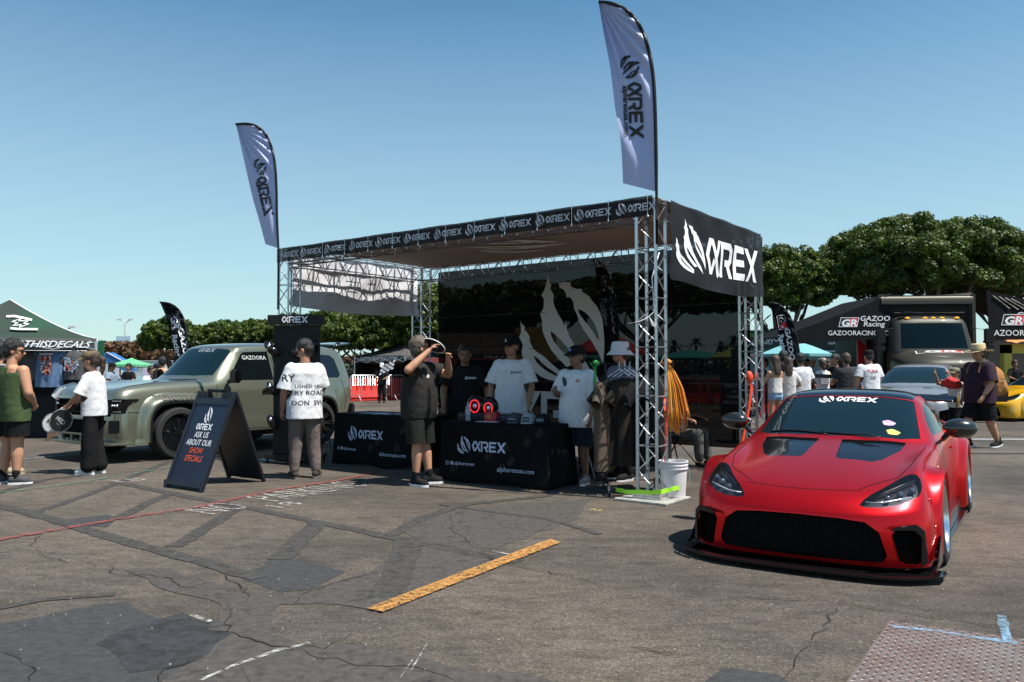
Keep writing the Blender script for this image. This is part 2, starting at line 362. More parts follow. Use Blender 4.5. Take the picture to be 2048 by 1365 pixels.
# broad repair patches
sheet('asphalt_patch', [(-60, 1260), (120, 1225), (245, 1205), (330, 1250), (460, 1240), (485, 1300), (360, 1340), (200, 1420), (-60, 1440)], PATCH, 0.0017, 0.06)
sheet('asphalt_patch', [(190, 1290), (250, 1262), (360, 1228), (485, 1282), (390, 1330), (270, 1345)], soft('tar_patch_dark', (0.025, 0.026, 0.028), 0.3, 0.5, 6), 0.0034, 0.03)
sheet('asphalt_patch', [(430, 1290), (510, 1240), (600, 1295), (560, 1365), (300, 1420), (340, 1350)], SEAL, 0.0050, 0.05)
sheet('asphalt_patch', [(480, 1155), (520, 1135), (545, 1118), (575, 1115), (700, 1145), (620, 1180), (560, 1185)], PATCH, 0.0017, 0.03)
sheet('asphalt_patch', [(250, 1140), (330, 1140), (480, 1180), (560, 1195), (640, 1180), (700, 1150), (790, 1125), (830, 1080), (930, 1080), (1000, 1130), (900, 1160), (740, 1220), (640, 1205), (560, 1210), (540, 1265), (430, 1260), (440, 1215), (340, 1180)], SEAL, 0.0034, 0.06)
sheet('asphalt_patch', [(620, 1290), (760, 1300), (900, 1335), (1040, 1350), (1200, 1400), (500, 1420), (480, 1330)], SEAL, 0.0067, 0.05)
sheet('asphalt_patch', [(1450, 1335), (1560, 1352), (1620, 1400), (1380, 1420), (1410, 1365)], PATCH, 0.0017, 0.01)
sheet('asphalt_patch', [(790, 1060), (820, 1035), (1010, 1010), (1180, 1000), (1150, 1040), (1030, 1085), (990, 1100), (860, 1088)], SEAL, 0.0017, 0.05)
sheet('asphalt_patch', [(95, 1045), (210, 1030), (245, 1036), (215, 1055), (120, 1052)], PATCH, 0.0017, 0.03)
# tar strips over old trenches
for pts, w in ((((-20, 1008), (120, 1043), (220, 1075), (340, 1108), (520, 1158)), 0.13), (((230, 965), (330, 985), (460, 1010), (600, 1038), (780, 1075), (900, 1100), (1040, 1125)), 0.12),
               (((60, 1030), (190, 985), (300, 940), (380, 905)), 0.10), (((230, 1040), (300, 1005), (350, 985)), 0.12), (((345, 1095), (400, 1065), (480, 1012)), 0.13), (((560, 1120), (590, 1090), (640, 1045)), 0.17),
               (((820, 1075), (800, 1140), (770, 1195)), 0.20), (((780, 1072), (850, 1035), (930, 1010), (1100, 992)), 0.12), (((-20, 990), (90, 960), (160, 952)), 0.12), 
               (((-40, 1225), (90, 1200), (230, 1190)), 0.08), (((880, 1010), (1100, 1040), (1200, 1070)), 0.07)):
    strip('tar_strip', pts, w * 1.1, TARL, 0.0050, 0.15, wob=0.03)
# cracks
CRK = mat('crack_dark', (0.020, 0.014, 0.009), 0.95)
def crack(px, w=0.010, jag=0.05):
    P = [G(*p) for p in px]; out = []
    for i in range(len(P) - 1):
        n = max(2, int((P[i + 1] - P[i]).length / 0.06))
        for k in range(n):
            q = P[i].lerp(P[i + 1], k / n); out.append(q + Vector((_rg.uniform(-jag, jag), _rg.uniform(-jag, jag), 0)) * (0.5 if k else 0.1))
    out.append(P[-1]); strip('pavement_crack', None, w, CRK, 0.0084, 1.2, world=out, taper=True)
for c in ([(65, 1095), (80, 1110), (130, 1125), (215, 1132), (225, 1148), (300, 1152), (345, 1160), (360, 1175), (430, 1180), (480, 1180), (495, 1195)], [(460, 1210), (462, 1235), (450, 1250), (470, 1270), (500, 1280), (545, 1295), (600, 1295), (650, 1302), (690, 1280), (700, 1262)],
          [(590, 1298), (640, 1320), (740, 1335), (830, 1338), (870, 1350), (910, 1365)], [(590, 1210), (600, 1195), (640, 1178), (690, 1162), (760, 1145)], [(900, 1030), (905, 1060), (940, 1085), (960, 1110)], [(930, 1085), (860, 1092), (800, 1100)],
          [(960, 1110), (1010, 1128), (1060, 1140), (1140, 1155), (1240, 1180)], [(700, 1262), (760, 1255), (830, 1250)], [(0, 1305), (40, 1320), (65, 1335), (60, 1365)], [(1240, 1290), (1290, 1300), (1370, 1318)], [(1680, 1208), (1660, 1240), (1620, 1290), (1560, 1365)], [(1685, 1208), (1790, 1225), (1900, 1240), (2048, 1268)],
          [(1450, 1195), (1560, 1200), (1680, 1208)], [(490, 1205), (500, 1190), (450, 1150)], [(320, 1365), (330, 1340), (400, 1320)], [(80, 1070), (65, 1095)], [(700, 1040), (840, 1030)]):
    crack(c, 0.005 + 0.003 * _rg.random())
# painted lines
YEL = worn('paint_yellow', (0.38, 0.185, 0.045), 0.8, 30, 0.37, 0.52); WHT = worn('paint_white', (0.5, 0.5, 0.48), 0.8, 22, 0.42, 0.68); REDL = worn('paint_red', (0.23, 0.05, 0.045), 0.8, 14, 0.40, 0.58); GRN = worn('paint_green', (0.06, 0.2, 0.14), 0.85, 10, 0.40, 0.6); BLU = worn('paint_blue', (0.25, 0.5, 0.72), 0.85, 16, 0.40, 0.75)
sheet('yellow_line', [(1100, 1081), (1121, 1088), (766, 1228), (733, 1221)], YEL, 0.0101, 0.006, step=0.05)
strip('red_line', [(-60, 1095), (0, 1081), (240, 1040), (400, 1015), (560, 980), (680, 962), (760, 945)], 0.085, REDL, 0.0101, 0.2)
strip('green_line', [(-40, 992), (120, 972), (260, 950), (400, 925), (520, 912)], 0.05, GRN, 0.0101, 0.3)
strip('blue_line', [(-20, 927), (60, 918), (160, 910), (230, 903), (330, 900)], 0.05, worn('paint_bluish', (0.4, 0.52, 0.55), 0.85, 12, 0.45, 0.6), 0.0101, 0.3)
strip('white_line', [(400, 1365), (470, 1335), (560, 1304), (620, 1290)], 0.03, WHT, 0.0101, 0.6, wob=0.01)
sheet('white_line', [(378, 1236), (385, 1232), (425, 1246), (418, 1250)], WHT, 0.0101, 0.004, step=0.04)
strip('white_line', [(985, 1105), (1010, 1110), (1050, 1118)], 0.02, WHT, 0.0101, 0.5)
strip('white_line', [(1100, 990), (1140, 985)], 0.02, WHT, 0.0101, 0.5)
strip('scratch_mark', [(820, 1350), (855, 1290)], 0.007, WHT, 0.0109, 0.5); strip('scratch_mark', [(800, 1362), (825, 1325)], 0.006, WHT, 0.0109, 0.5)
# lettering on the ground: reads NO PARKING 18
_bl = text2d('NO', 0.42, 0.0, 0, 0.85); _gl = lambda o, ang, vf: put2d('painted_lettering', vf, lambda u, v: Vector((o.x + u * math.cos(ang) - v * math.sin(ang), o.y + u * math.sin(ang) + v * math.cos(ang), 0.0115)), WHT)
_a = math.atan2((G(690, 970) - G(400, 1020)).y, (G(690, 970) - G(400, 1020)).x)
for s_, p_, sz, sxx in (('NO', (436, 1019), 0.80, 0.42), ('PARKING', (622, 984), 0.80, 0.44), ('18', (566, 1013), 0.40, 1.0), ('18', (255, 963), 0.45, 1.0)):
    tag(_gl(G(*p_), _a, text2d(s_, sz, 0.0, 0, sxx)), kind='structure')
# tread plate in the corner with sprayed blue marks
TREAD = mat('tread_plate', (0.17, 0.12, 0.10), 0.55, 0.5, var=0.3, vs=6, bump=0.3, bs=80, col2=(0.22, 0.19, 0.18))
tp = thing('tread_plate', 'rusty steel tread plate set in the asphalt, bottom right, with blue spray marks', 'cover plate', G(1900, 1300))
o0 = G(1900, 1300); c_ = [G(*p) - o0 for p in ((1779, 1249), (2150, 1300), (2180, 1520), (1620, 1480))]
ux = (c_[1] - c_[0]).normalized(); uy = (c_[3] - c_[0]).normalized(); Wp, Hp = (c_[1] - c_[0]).length, (c_[3] - c_[0]).length
mb = MB(); mb.prism([(0, 0), (Wp, 0), (Wp, Hp), (0, Hp)], lambda u, v, t: c_[0] + ux * u + uy * v + Vector((0, 0, t)), 0.001, 0.020); mb.build('plate', TREAD, tp)
mb = MB(); k = 0
for i in range(int(Wp / 0.034)):
    for j in range(int(Hp / 0.034)):
        s = 1 if (i + j) % 2 else -1; c = c_[0] + ux * (0.02 + i * 0.034) + uy * (0.02 + j * 0.034) + Vector((0, 0, 0.0205)); d = (ux + uy * s).normalized(); e = d.cross(Vector((0, 0, 1)))
        a, b_, g1, g2 = c - d * 0.015, c + d * 0.015, c - e * 0.0045 + Vector((0, 0, 0.0025)), c + e * 0.0045 + Vector((0, 0, 0.0025)); mb.add([a, g1, b_, g2], [(0, 1, 2), (0, 2, 3)])
mb.build('tread_bars', mat('tread_bar', (0.27, 0.22, 0.20), 0.4, 0.7, var=0.3, vs=8), tp)
def spray(px, w):
    P = [G(*p) - o0 for p in px]; out = []
    for i in range(len(P) - 1):
        for k in range(12): out.append(P[i].lerp(P[i + 1], k / 12))
    out.append(P[-1]); vs = []
    for i, p in enumerate(out):
        d = (out[min(i + 1, len(out) - 1)] - out[max(0, i - 1)]).normalized(); n_ = Vector((-d.y, d.x, 0)); wv = w * (0.8 + 0.5 * noise.noise(p * 9)); vs += [p + n_ * wv / 2 + Vector((0, 0, .0245)), p - n_ * wv / 2 + Vector((0, 0, .0245))]
    mb = MB(); mb.add(vs, [(2 * i, 2 * i + 1, 2 * i + 3, 2 * i + 2) for i in range(len(out) - 1)]); mb.build('spray_mark', BLU, tp, fix=False)
spray([(1785, 1262), (1880, 1272), (1960, 1285), (2035, 1296)], 0.05); spray([(2004, 1240), (2008, 1265), (2016, 1292)], 0.06)
# pebbles, leaf litter, small bright chips
mb = MB()
for _ in range(220):
    p = G(_rg.uniform(0, 2048), _rg.uniform(930, 1360)); s = _rg.uniform(0.003, 0.007); mb.box((p.x, p.y, 0.024 + s * 0.3), (s * _rg.uniform(0.7, 2), s, s * 0.5), rz=_rg.uniform(0, 3))
tag(mb.build('loose_grit', mat('grit', (0.34, 0.31, 0.27), 0.9, var=0.4, vs=3)), 'scattered pale grit and chips lying on the asphalt', 'grit', kind='stuff')
lf = MB()
for k in range(7):
    a = k * 0.9; p = G(1192, 1026); lf.add([(p.x, p.y, 0.026), (p.x + 0.05 * math.cos(a) + 0.012, p.y + 0.05 * math.sin(a), 0.035), (p.x + 0.07 * math.cos(a), p.y + 0.07 * math.sin(a), 0.028)], [(0, 1, 2)])
tag(lf.build('dry_leaf', mat('leaf_dry', (0.5, 0.42, 0.1), 0.8), fix=False), 'small dry yellow leaf on the asphalt in front of the clothes rack', 'leaf')
# pale drain gratings near the walker
for (x, y, w_, h_) in ((2003, 881, 1.3, 0.32), (2030, 907, 1.6, 0.30)):
    p = G(x, y); t = thing('drain_grating', ('pale' if y < 890 else 'brown') + ' metal drain grating in the asphalt beside the walking man', 'grating', p)
    mb = MB(); mb.box((0, 0, 0.006), (w_, h_, 0.01)); mb.build('grating_frame', mat('grate_dark', (0.10, 0.09, 0.08), 0.6, 0.5), t)
    mb = MB()
    for i in range(int(w_ / 0.055)): mb.box((-w_ / 2 + 0.03 + i * 0.055, 0, 0.016), (0.026, h_ - 0.04, 0.014))
    mb.build('bars', mat('grate_pale', (0.62, 0.62, 0.6), 0.5, 0.4) if y < 890 else mat('grate_brown', (0.3, 0.25, 0.2), 0.6, 0.4), t)
# ================================================================ the display booth
BC = Vector((1.56, 8.60, 0)); BRZ = R(-37); BL, BW, BH = 6.5, 3.2, 3.28
_bm4 = Matrix.Translation(BC) @ Matrix.Rotation(BRZ, 4, 'Z')
def bw(x, y, z=0): return _bm4 @ Vector((x, y, z))
def bloc(p): return _bm4.inverted() @ Vector(p)
def truss_run(mb, a, b, up, side, w, step, r=0.02, rd=0.0085, start=0):
    """box truss from a to b; up / side span the square section of width w (a is one corner)"""
    a, b, up, side = Vector(a), Vector(b), Vector(up), Vector(side); d = b - a; L = d.length; d.normalize()
    cs = [Vector((0, 0, 0)), side * w, side * w + up * w, up * w]; cs = [c + (side + up) * 0 for c in cs]
    for c in cs: mb.tube([a + c, b + c], r, 10)
    n = max(1, round(L / step))
    for i in range(n + 1):
        t = min(max(i * L / n, 0.03), L - 0.03)
        for k in range(4): mb.tube([a + cs[k] + d * t, a + cs[(k + 1) % 4] + d * t], rd * 1.15, 6)
    for i in range(n):
        t0, t1 = i * L / n + 0.05, (i + 1) * L / n - 0.05; tm = (t0 + t1) / 2
        for k in range(4):
            p, q = a + cs[k], a + cs[(k + 1) % 4]
            mb.tube([p + d * t0, q + d * tm], rd, 6); mb.tube([q + d * tm, p + d * t1], rd, 6)
frame = thing('truss_frame', 'silver aluminium box truss frame holding up the black and white booth roof', 'truss', BC, BRZ)
_w = 0.23; X3 = (1, 0, 0); Y3 = (0, 1, 0); Z3 = (0, 0, 1)
for (x, y) in ((-BL, 0), (-_w - 0.02, 0), (-BL, BW - _w), (-_w - 0.02, BW - _w)):
    mb = MB(); truss_run(mb, (x, y, 0.05), (x, y, BH - 0.03), X3, Y3, _w, 0.5); mb.build('post', ALU, frame, smooth=40)
    mb = MB(); mb.box((x + _w / 2, y + _w / 2, 0.012), (0.62, 0.62, 0.02)); mb.build('base_plate', mat('plate_steel', (0.42, 0.41, 0.38), 0.6, 0.4, var=0.25, vs=9), frame, bevel=0.004)
    mb = MB()
    for z in (0.035, 0.06):
        for s in (0, 1):
            mb.bar((x - 0.03 + s * (_w + 0.03), y - 0.03, z), (x - 0.03 + s * (_w + 0.03), y + _w + 0.03, z), 0.045, 0.02); mb.bar((x - 0.03, y + s * _w, z), (x + _w + 0.03, y + s * _w, z), 0.045, 0.02)
    mb.build('base_flange', ALU, frame)
zb = BH - 0.25
for a, b, sd in (((-BL + _w, 0, zb), (-_w - 0.02, 0, zb), Y3), ((-BL + _w, BW - _w, zb), (-_w - 0.02, BW - _w, zb), Y3),
                 ((-BL, _w, zb), (-BL, BW - _w, zb), X3), ((-_w - 0.02, _w, zb), (-_w - 0.02, BW - _w, zb), X3)):
    mb = MB(); truss_run(mb, a, b, Z3, sd, _w, 0.46, r=0.016); mb.build('beam', ALU, frame, smooth=40)
# roof cloth with the pale mark printed on its underside
FAB_ROOF = mat('roof_cloth', (0.42, 0.35, 0.30), 0.75, var=0.2, vs=3, stretch=(1, 14, 1))
_nt = FAB_ROOF.node_tree; _tl = _nt.nodes.new('ShaderNodeBsdfTranslucent'); _tl.inputs[0].default_value = (.28, .22, .18, 1); _mx = _nt.nodes.new('ShaderNodeMixShader'); _mx.inputs[0].default_value = .22
_nt.links.new(_nt.nodes['Principled BSDF'].outputs[0], _mx.inputs[1]); _nt.links.new(_tl.outputs[0], _mx.inputs[2]); _nt.links.new(_mx.outputs[0], _nt.nodes['Material Output'].inputs[0])
roof = thing('roof_cloth', 'dark grey brown cloth roof stretched over the truss, pale claw mark on its underside', 'canopy', BC, BRZ)
ZR = BH - 0.035
mb = MB(); mb.grid(lambda u, v: (-BL + 0.30 + u * (BL - 0.32), 0.02 + v * (BW - 0.04), ZR + 0.02 - 0.05 * math.sin(math.pi * u) * math.sin(math.pi * v) + 0.004 * math.sin(v * 90)), 60, 60)
mb.build('cloth', FAB_ROOF, roof, smooth=True, solid=0.004)
_ra, _rb, _rc, _rd = [bloc(G(px, py, ZR - 0.04)) for px, py in ((895, 490), (1160, 488), (1045, 475), (1035, 506))]
_cx = (_ra + _rb) / 2; _len = (_rb.x - _ra.x); _wid = abs(_rc.y - _rd.y)
def _rfn(u, v): # claw tips (v=1) point right, spread across u
    x = _ra.x + v * _len; y = (_rc.y + _rd.y) / 2 + (0.5 - u) * _wid
    return Vector((x, y, ZR + 0.02 - 0.05 * math.sin(math.pi * (x + BL) / BL) * math.sin(math.pi * y / BW) - 0.022))
put2d('claw_mark', CLAW, _rfn, mat('roof_print', (0.95, 0.92, 0.88), 0.7), roof, cut=0.2)
# front fascia banner
BANB = mat('banner_black', (0.006, 0.006, 0.008), 0.5, var=0.3, vs=5, bump=0.25, bs=9, alpha=0.93, spec=.2)
fas = thing('front_banner', 'long narrow black banner with a row of repeated white logos along the roof edge', 'banner', BC, BRZ)
_fy = lambda x, z: -0.028 + 0.003 * math.sin(x * 9 + z * 14) + 0.004 * math.sin(x * 31)
mb = MB(); mb.grid(lambda u, v: (-BL - 0.02 + u * (BL - 0.02), _fy(-BL + u * BL, v) , 3.068 + 0.003 * math.sin(u * 40) + v * 0.212), 160, 6); mb.build('banner_cloth', BANB, fas, smooth=True)
for i in range(12):
    cx = -BL + 0.26 + i * (BL - 0.5) / 11.0
    put2d('logo', arex_logo(0.083), lambda u, v, cx=cx: Vector((cx + u, _fy(cx + u, (v + 0.105) / .212) - 0.012, 3.168 + v)), GREYP, fas, cut=0.06)
for i in range(14):
    mb = MB()
    for z in (3.07, 3.283): mb.box((-BL + 0.1 + i * 0.485, -0.034, z), (0.012, 0.012, 0.03))
    mb.bar((-BL + 0.1 + i * 0.485, -0.036, 3.07), (-BL + 0.1 + i * 0.485, -0.036, 3.283), .004, .004)
    mb.build('tie', CHROME, fas)
# side banners
def side_banner(x, sgn, label, name='side_banner'):
    t = thing(name, label, 'banner', BC, BRZ)
    y0, y1 = 0.27, BW - 0.1; z0, z1 = 2.40, 3.27
    def S(y, z, off=0):
        u = (y - y0) / (y1 - y0); v = (z - z0) / (z1 - z0); q = (1 - v)
        wv = 0.028 * q * math.sin(u * 7 + v * 3) + 0.018 * math.sin((u * 1.6 - v) * 9) * q + 0.01 * math.sin(u * 23 + v * 8) * v
        return Vector((x + sgn * (0.02 + off) + wv, y, z + (-0.05 * math.sin(math.pi * u) * q)))
    mb = MB(); mb.grid(lambda u, v: S(y0 + u * (y1 - y0), z0 + v * (z1 - z0)), 60, 24)
    mb.build('printed_cloth', mat('banner_side', (0.011, 0.010, 0.012), 0.6, var=0.3, vs=3, bump=0.2, bs=6, alpha=0.93, spec=.2) if sgn > 0 else mat('banner_face', (0.02, 0.02, 0.024), 0.5), t, smooth=True)
    return t, S
sb, S = side_banner(0, 1, 'black banner with large white logo hung on the right side of the booth')
yc = 1.62
put2d('claw_mark', CLAW, lambda u, v: S(0.37 + u * 0.82, 2.52 + v * 0.60 + (0.5 - u) * 0.02, 0.006), WHITEP, sb, cut=0.08)
aw = arex_word(1)
put2d('lettering', aw, lambda u, v: S(2.06 + u * 0.405, 2.80 + v * 0.42 - 0.0 * u, 0.006), WHITEP, sb, cut=0.08)
sb2, S2 = side_banner(-BL, -1, 'pale inner side of the left end banner with truss shadows across it')
mb = MB(); mb.grid(lambda u, v: S2(0.27 + u * (BW - 0.37), 2.40 + v * 0.87, -0.012), 60, 24)
mb.build('lining', mat('banner_back', (0.66, 0.66, 0.69), 0.8, var=0.05, vs=4), sb2, smooth=True)
put2d('show_through', arex_word(1), lambda u, v: S2(1.75 - u * 0.42, 2.80 + v * 0.40, -0.02), mat('banner_ghost', (0.58, 0.585, 0.63), 0.85), sb2, cut=0.08)
# rear mesh wall
MESHB = mat('mesh_black', (0.003, 0.003, 0.004), 0.9, alpha=0.965, spec=.1); MESHW = mat('mesh_print', (0.62, 0.61, 0.60), 0.8, alpha=0.93)
bk = thing('mesh_backdrop', 'see-through black mesh wall with a huge pale claw logo at the back of the booth', 'backdrop', BC, BRZ)
_by = lambda x, z: BW + 0.03 + 0.012 * math.sin(x * 3.1 + z) + 0.006 * math.sin(x * 11)
mb = MB(); mb.grid(lambda u, v: (-6.1 + u * 5.9, _by(-6.1 + u * 5.9, 0.29 + v * 2.9), 0.29 + v * 2.9), 60, 20); mb.build('mesh_cloth', MESHB, bk, smooth=True)
put2d('claw_mark', CLAW, lambda u, v: Vector((-4.19 + u * 1.68, _by(-4.19 + u * 1.68, 1) - 0.03, 1.17 + v * 1.81)), MESHW, bk, cut=0.3)
put2d('lettering', arex_word(1), lambda u, v: Vector((-3.15 + u * 0.68, _by(-3.15 + u * .68, 1) - 0.03, 0.72 + v * 0.64)), MESHW, bk, cut=0.3)
mb = MB()
for z in (2.35, 1.75, 1.2): mb.box((-3.15, BW + 0.012, z), (5.85, 0.003, 0.012))
mb.build('seam', mat('mesh_seam', (0.05, 0.05, 0.055), 0.7, alpha=0.6), bk)
# ---------------------------------------------------------------- feather flags (outline measured in the photo, built at its own distance)
def lerp_curve(C, t):
    n = len(C) - 1; i = min(int(t * n), n - 1); f = t * n - i
    p0, p1, p2, p3 = C[max(i - 1, 0)], C[i], C[i + 1], C[min(i + 2, n)]
    return tuple(0.5 * ((2 * p1[k]) + (-p0[k] + p2[k]) * f + (2 * p0[k] - 5 * p1[k] + 4 * p2[k] - p3[k]) * f * f + (-p0[k] + 3 * p1[k] - 3 * p2[k] + p3[k]) * f ** 3) for k in range(2))
def feather_flag(name, label, Y, pole, edge, sail_m, base_z, marks, slant=0.3, amp=0.02, pole_r=0.014, group=None, freq=14, foot=None):
    pt = PD(pole[0][0], pole[0][1], Y); org = Vector((pt.x, Y, foot if foot is not None else base_z)); t = thing(name, label, 'flag', org, 0, group)
    xp = pole[0][0]
    def D(px, py):        # depth of the cloth at a spot: tilted panel with creases fanning from the tip
        dx = (xp - px) / FPX * Y; tip = edge[0]; a = math.atan2(py - tip[1], px - tip[0] + 1e-6); r = math.hypot(px - tip[0], py - tip[1]) / FPX * Y
        dp = min(1.0, max(0.0, dx / 0.12))
        fade = math.exp(-((r - 0.55) / 0.5) ** 2)
        return Y + slant * dx + dp * (amp * fade * math.sin(a * 34) * 1.1 + amp * 0.9 * math.sin(freq * dx + py * 0.021) + amp * 0.5 * math.sin(py * 0.05 + dx * 9))
    def P(px, py, lift=0.0): return PD(px, py, D(px, py) - lift) - org
    mb = MB(); nu, nv = 26, 90
    def g(u, v):
        a = lerp_curve(edge, v); b = lerp_curve(pole[::-1], v); return P(a[0] + (b[0] - a[0]) * u, a[1] + (b[1] - a[1]) * u)
    mb.grid(g, nu, nv); mb.build('sail', sail_m, t, smooth=True)
    pts = [PD(*lerp_curve(pole, i / 40), D(*lerp_curve(pole, i / 40)) - 0.004) - org for i in range(41)]
    pts = [Vector((pts[0].x, pts[0].y, base_z - org.z))] + pts
    mb = MB(); mb.tube(pts, [pole_r] + [pole_r + 0.006 * min(1, (i + 1) / 5) for i in range(41)], 8); mb.build('pole', BLACK, t, smooth=True)
    for nm, vf, m, fn2 in marks: put2d(nm, vf, lambda u, v, fn2=fn2: P(*fn2(u, v), 0.012), m, t, cut=8.0 if Y < 14 else 5)
    if foot is not None:
        mb = MB(); mb.box((0, 0, 0.02), (0.45, 0.45, 0.03)); mb.tube([(0, 0, 0.03), (0, 0, 0.3)], 0.02); mb.build('flag_base', BLACK, t)
    return t
FLAGW = mat('flag_white', (0.42, 0.46, 0.68), 0.55, bump=0.15, bs=12); FLAGK = mat('flag_black', (0.006, 0.006, 0.008), 0.65, spec=.2, bump=0.2, bs=10); INK = mat('black_ink', (0.012, 0.012, 0.015), 0.6)  # white sails: blue of the sky light put into their base colour
def vert(x0, y0, s, sl=0.0):      # mark running downwards: u -> down, v -> right ; pixel units times s
    return lambda u, v: (x0 + v * s + u * s * sl, y0 + u * s - v * s * sl)
def clawv(x0, y0, w, h, sl=0):    # claw with tips to the right
    return lambda u, v: (x0 + v * w + (1 - u) * 0 + sl * u, y0 + u * h - v * sl * 0)
url = text2d('alpharexusa.com', 1.0, bold=0.03, align='CENTER')
feather_flag('feather_flag', 'tall white feather flag with black logo on the right front corner of the booth', 8.52,
    [(1313, 384), (1312, 300), (1310, 215), (1306, 150), (1296, 95), (1277, 48), (1250, 19), (1222, 7), (1197, 4)], [(1197, 4), (1209, 75), (1221, 140), (1230, 215), (1240, 275), (1244, 320), (1246, 367)], FLAGW, 2.74,
    [('claw_mark', CLAW, INK, lambda u, v: (1240 + v * 42 + (u - .5) * 3, 112 + u * 46 - v * 2)), ('lettering', arex_word(1), INK, vert(1271, 221, 28, 0.045)), ('web_address', url, INK, vert(1252, 221, 14.5, 0.045))], slant=0.42, amp=0.03)
feather_flag('feather_flag', 'white feather flag with black logo on the left front corner of the booth', 12.45,
    [(557, 497), (554, 440), (553, 380), (550, 330), (542, 292), (530, 268), (513, 253), (494, 248), (472, 249)], [(472, 249), (489, 325), (505, 395), (518, 440), (531, 489)], FLAGW, 2.33,
    [('claw_mark', CLAW, INK, lambda u, v: (504 + v * 26 + u * 8, 319 + u * 32 - v * 2 )), ('lettering', arex_word(1), INK, vert(530, 393, 19.5, 0.20)), ('web_address', url, INK, vert(522, 396, 9.5, 0.24))], slant=0.5, amp=0.03)
GRred = mat('mark_red', (0.62, 0.015, 0.02), 0.5); GRw = mat('mark_white', (0.85, 0.85, 0.87), 0.5)
def gr_marks(x0, y0, s, sl):
    f = vert(x0, y0, s, sl)
    box = ([(-1.0, -0.6), (1.0, -0.6), (1.0, 0.6), (-1.0, 0.6)], [(0, 1, 2, 3)]); red = ([(0.05, -0.52), (0.93, -0.52), (0.93, 0.52), (0.05, 0.52)], [(0, 1, 2, 3)])
    off = lambda vf, ox, oy, k=1: ([(x * k + ox, y * k + oy) for x, y in vf[0]], vf[1])
    return [('red_panel', red, GRred, f), ('panel_outline', stroke([(-0.98, -0.56), (0.98, -0.56), (0.98, 0.56), (-0.98, 0.56)], 0.07, True), GRw, f),
            ('lettering', off(text2d('GR', 1.25, 0.03, 0.2, 1.05), 0, -0.08), GRw, lambda u, v: f(u, v + 0.001)),
            ('lettering', off(text2d('GAZOO', 1.0, 0.03, 0.1, 1.25), 3.2, 0.5), GRw, f), ('lettering', off(text2d('Racing', 1.0, 0.03, 0.1, 1.1), 3.0, -0.5), GRw, f)]
feather_flag('feather_flag', 'black racing feather flag standing behind the green utility vehicle', 22.0,
    [(374, 760), (375, 700), (374, 670), (368, 640), (356, 619), (340, 608), (320, 605)], [(320, 605), (334, 640), (343, 675), (350, 710), (357, 755)], FLAGK, 0.02, gr_marks(350, 644, 15, 0.22), slant=0.3, amp=0.04, pole_r=0.02, foot=0.0)
feather_flag('feather_flag', 'black racing feather flag in front of the tree on the right of the booth', 21.0,
    [(1604, 800), (1600, 720), (1592, 670), (1583, 640), (1570, 620), (1556, 609), (1538, 606)], [(1538, 606), (1549, 640), (1560, 680), (1568, 720), (1574, 790)], FLAGK, 0.02, gr_marks(1564, 645, 14, 0.18), slant=0.3, amp=0.04, pole_r=0.02, foot=0.0)
feather_flag('feather_flag', 'black racing feather flag seen darkly through the mesh wall of the booth', 16.5,
    [(1240, 800), (1237, 700), (1234, 640), (1228, 590), (1218, 555), (1204, 530), (1186, 520)], [(1186, 520), (1196, 570), (1203, 620), (1208, 680), (1212, 780)], FLAGK, 0.02, gr_marks(1212, 565, 19, 0.1), slant=0.3, amp=0.04, pole_r=0.02, foot=0.0)
# ================================================================ vehicle tools
def cage(rows, levels=2, mirror=True, crease=()):
    bm = bmesh.new(); L = [[bm.verts.new(p) for p in r] for r in rows]; nr, nc = len(rows), len(rows[0])
    for i in range(nr - 1):
        for j in range(nc - 1): bm.faces.new((L[i][j], L[i][j + 1], L[i + 1][j + 1], L[i + 1][j]))
    if mirror:
        M = [[L[i][j] if j == 0 else bm.verts.new((rows[i][j][0], -rows[i][j][1], rows[i][j][2])) for j in range(nc)] for i in range(nr)]
        for i in range(nr - 1):
            for j in range(nc - 1): bm.faces.new((M[i][j], M[i + 1][j], M[i + 1][j + 1], M[i][j + 1]))
    cl = bm.edges.layers.float.new('crease_edge')
    for (i0, j0, i1, j1, w) in crease:       # crease along cage lines
        for S_ in ((L, M) if mirror else (L,)):
            di = (i1 > i0) - (i1 < i0); dj = (j1 > j0) - (j1 < j0); i, j = i0, j0
            while (i, j) != (i1, j1):
                e = bm.edges.get((S_[i][j], S_[i + di][j + dj]))
                if e: e[cl] = w
                i += di; j += dj
    bmesh.ops.recalc_face_normals(bm, faces=bm.faces)
    me = bpy.data.meshes.new('c'); bm.to_mesh(me); bm.free(); o = link(bpy.data.objects.new('c', me)); md = o.modifiers.new('s', 'SUBSURF'); md.levels = levels; md.render_levels = levels
    dg = bpy.context.evaluated_depsgraph_get(); dg.update(); me2 = bpy.data.meshes.new_from_object(o.evaluated_get(dg)); bpy.data.objects.remove(o)
    bm = bmesh.new(); bm.from_mesh(me2)
    c = sum((f.calc_center_median() for f in bm.faces), Vector()) / len(bm.faces); s = sum(f.normal.dot(f.calc_center_median() - c) for f in bm.faces)
    if s < 0: bmesh.ops.reverse_faces(bm, faces=bm.faces)
    return bm
def chaikin(P, n=2):
    for _ in range(n): P = [q for i in range(len(P)) for q in ((P[i][0] * .75 + P[(i + 1) % len(P)][0] * .25, P[i][1] * .75 + P[(i + 1) % len(P)][1] * .25), (P[i][0] * .25 + P[(i + 1) % len(P)][0] * .75, P[i][1] * .25 + P[(i + 1) % len(P)][1] * .75))]
    return P
def inpoly(p, P):
    x, y = p; c = False; j = len(P) - 1
    for i in range(len(P)):
        if (P[i][1] > y) != (P[j][1] > y) and x < (P[j][0] - P[i][0]) * (y - P[i][1]) / (P[j][1] - P[i][1]) + P[i][0]: c = not c
        j = i
    return c
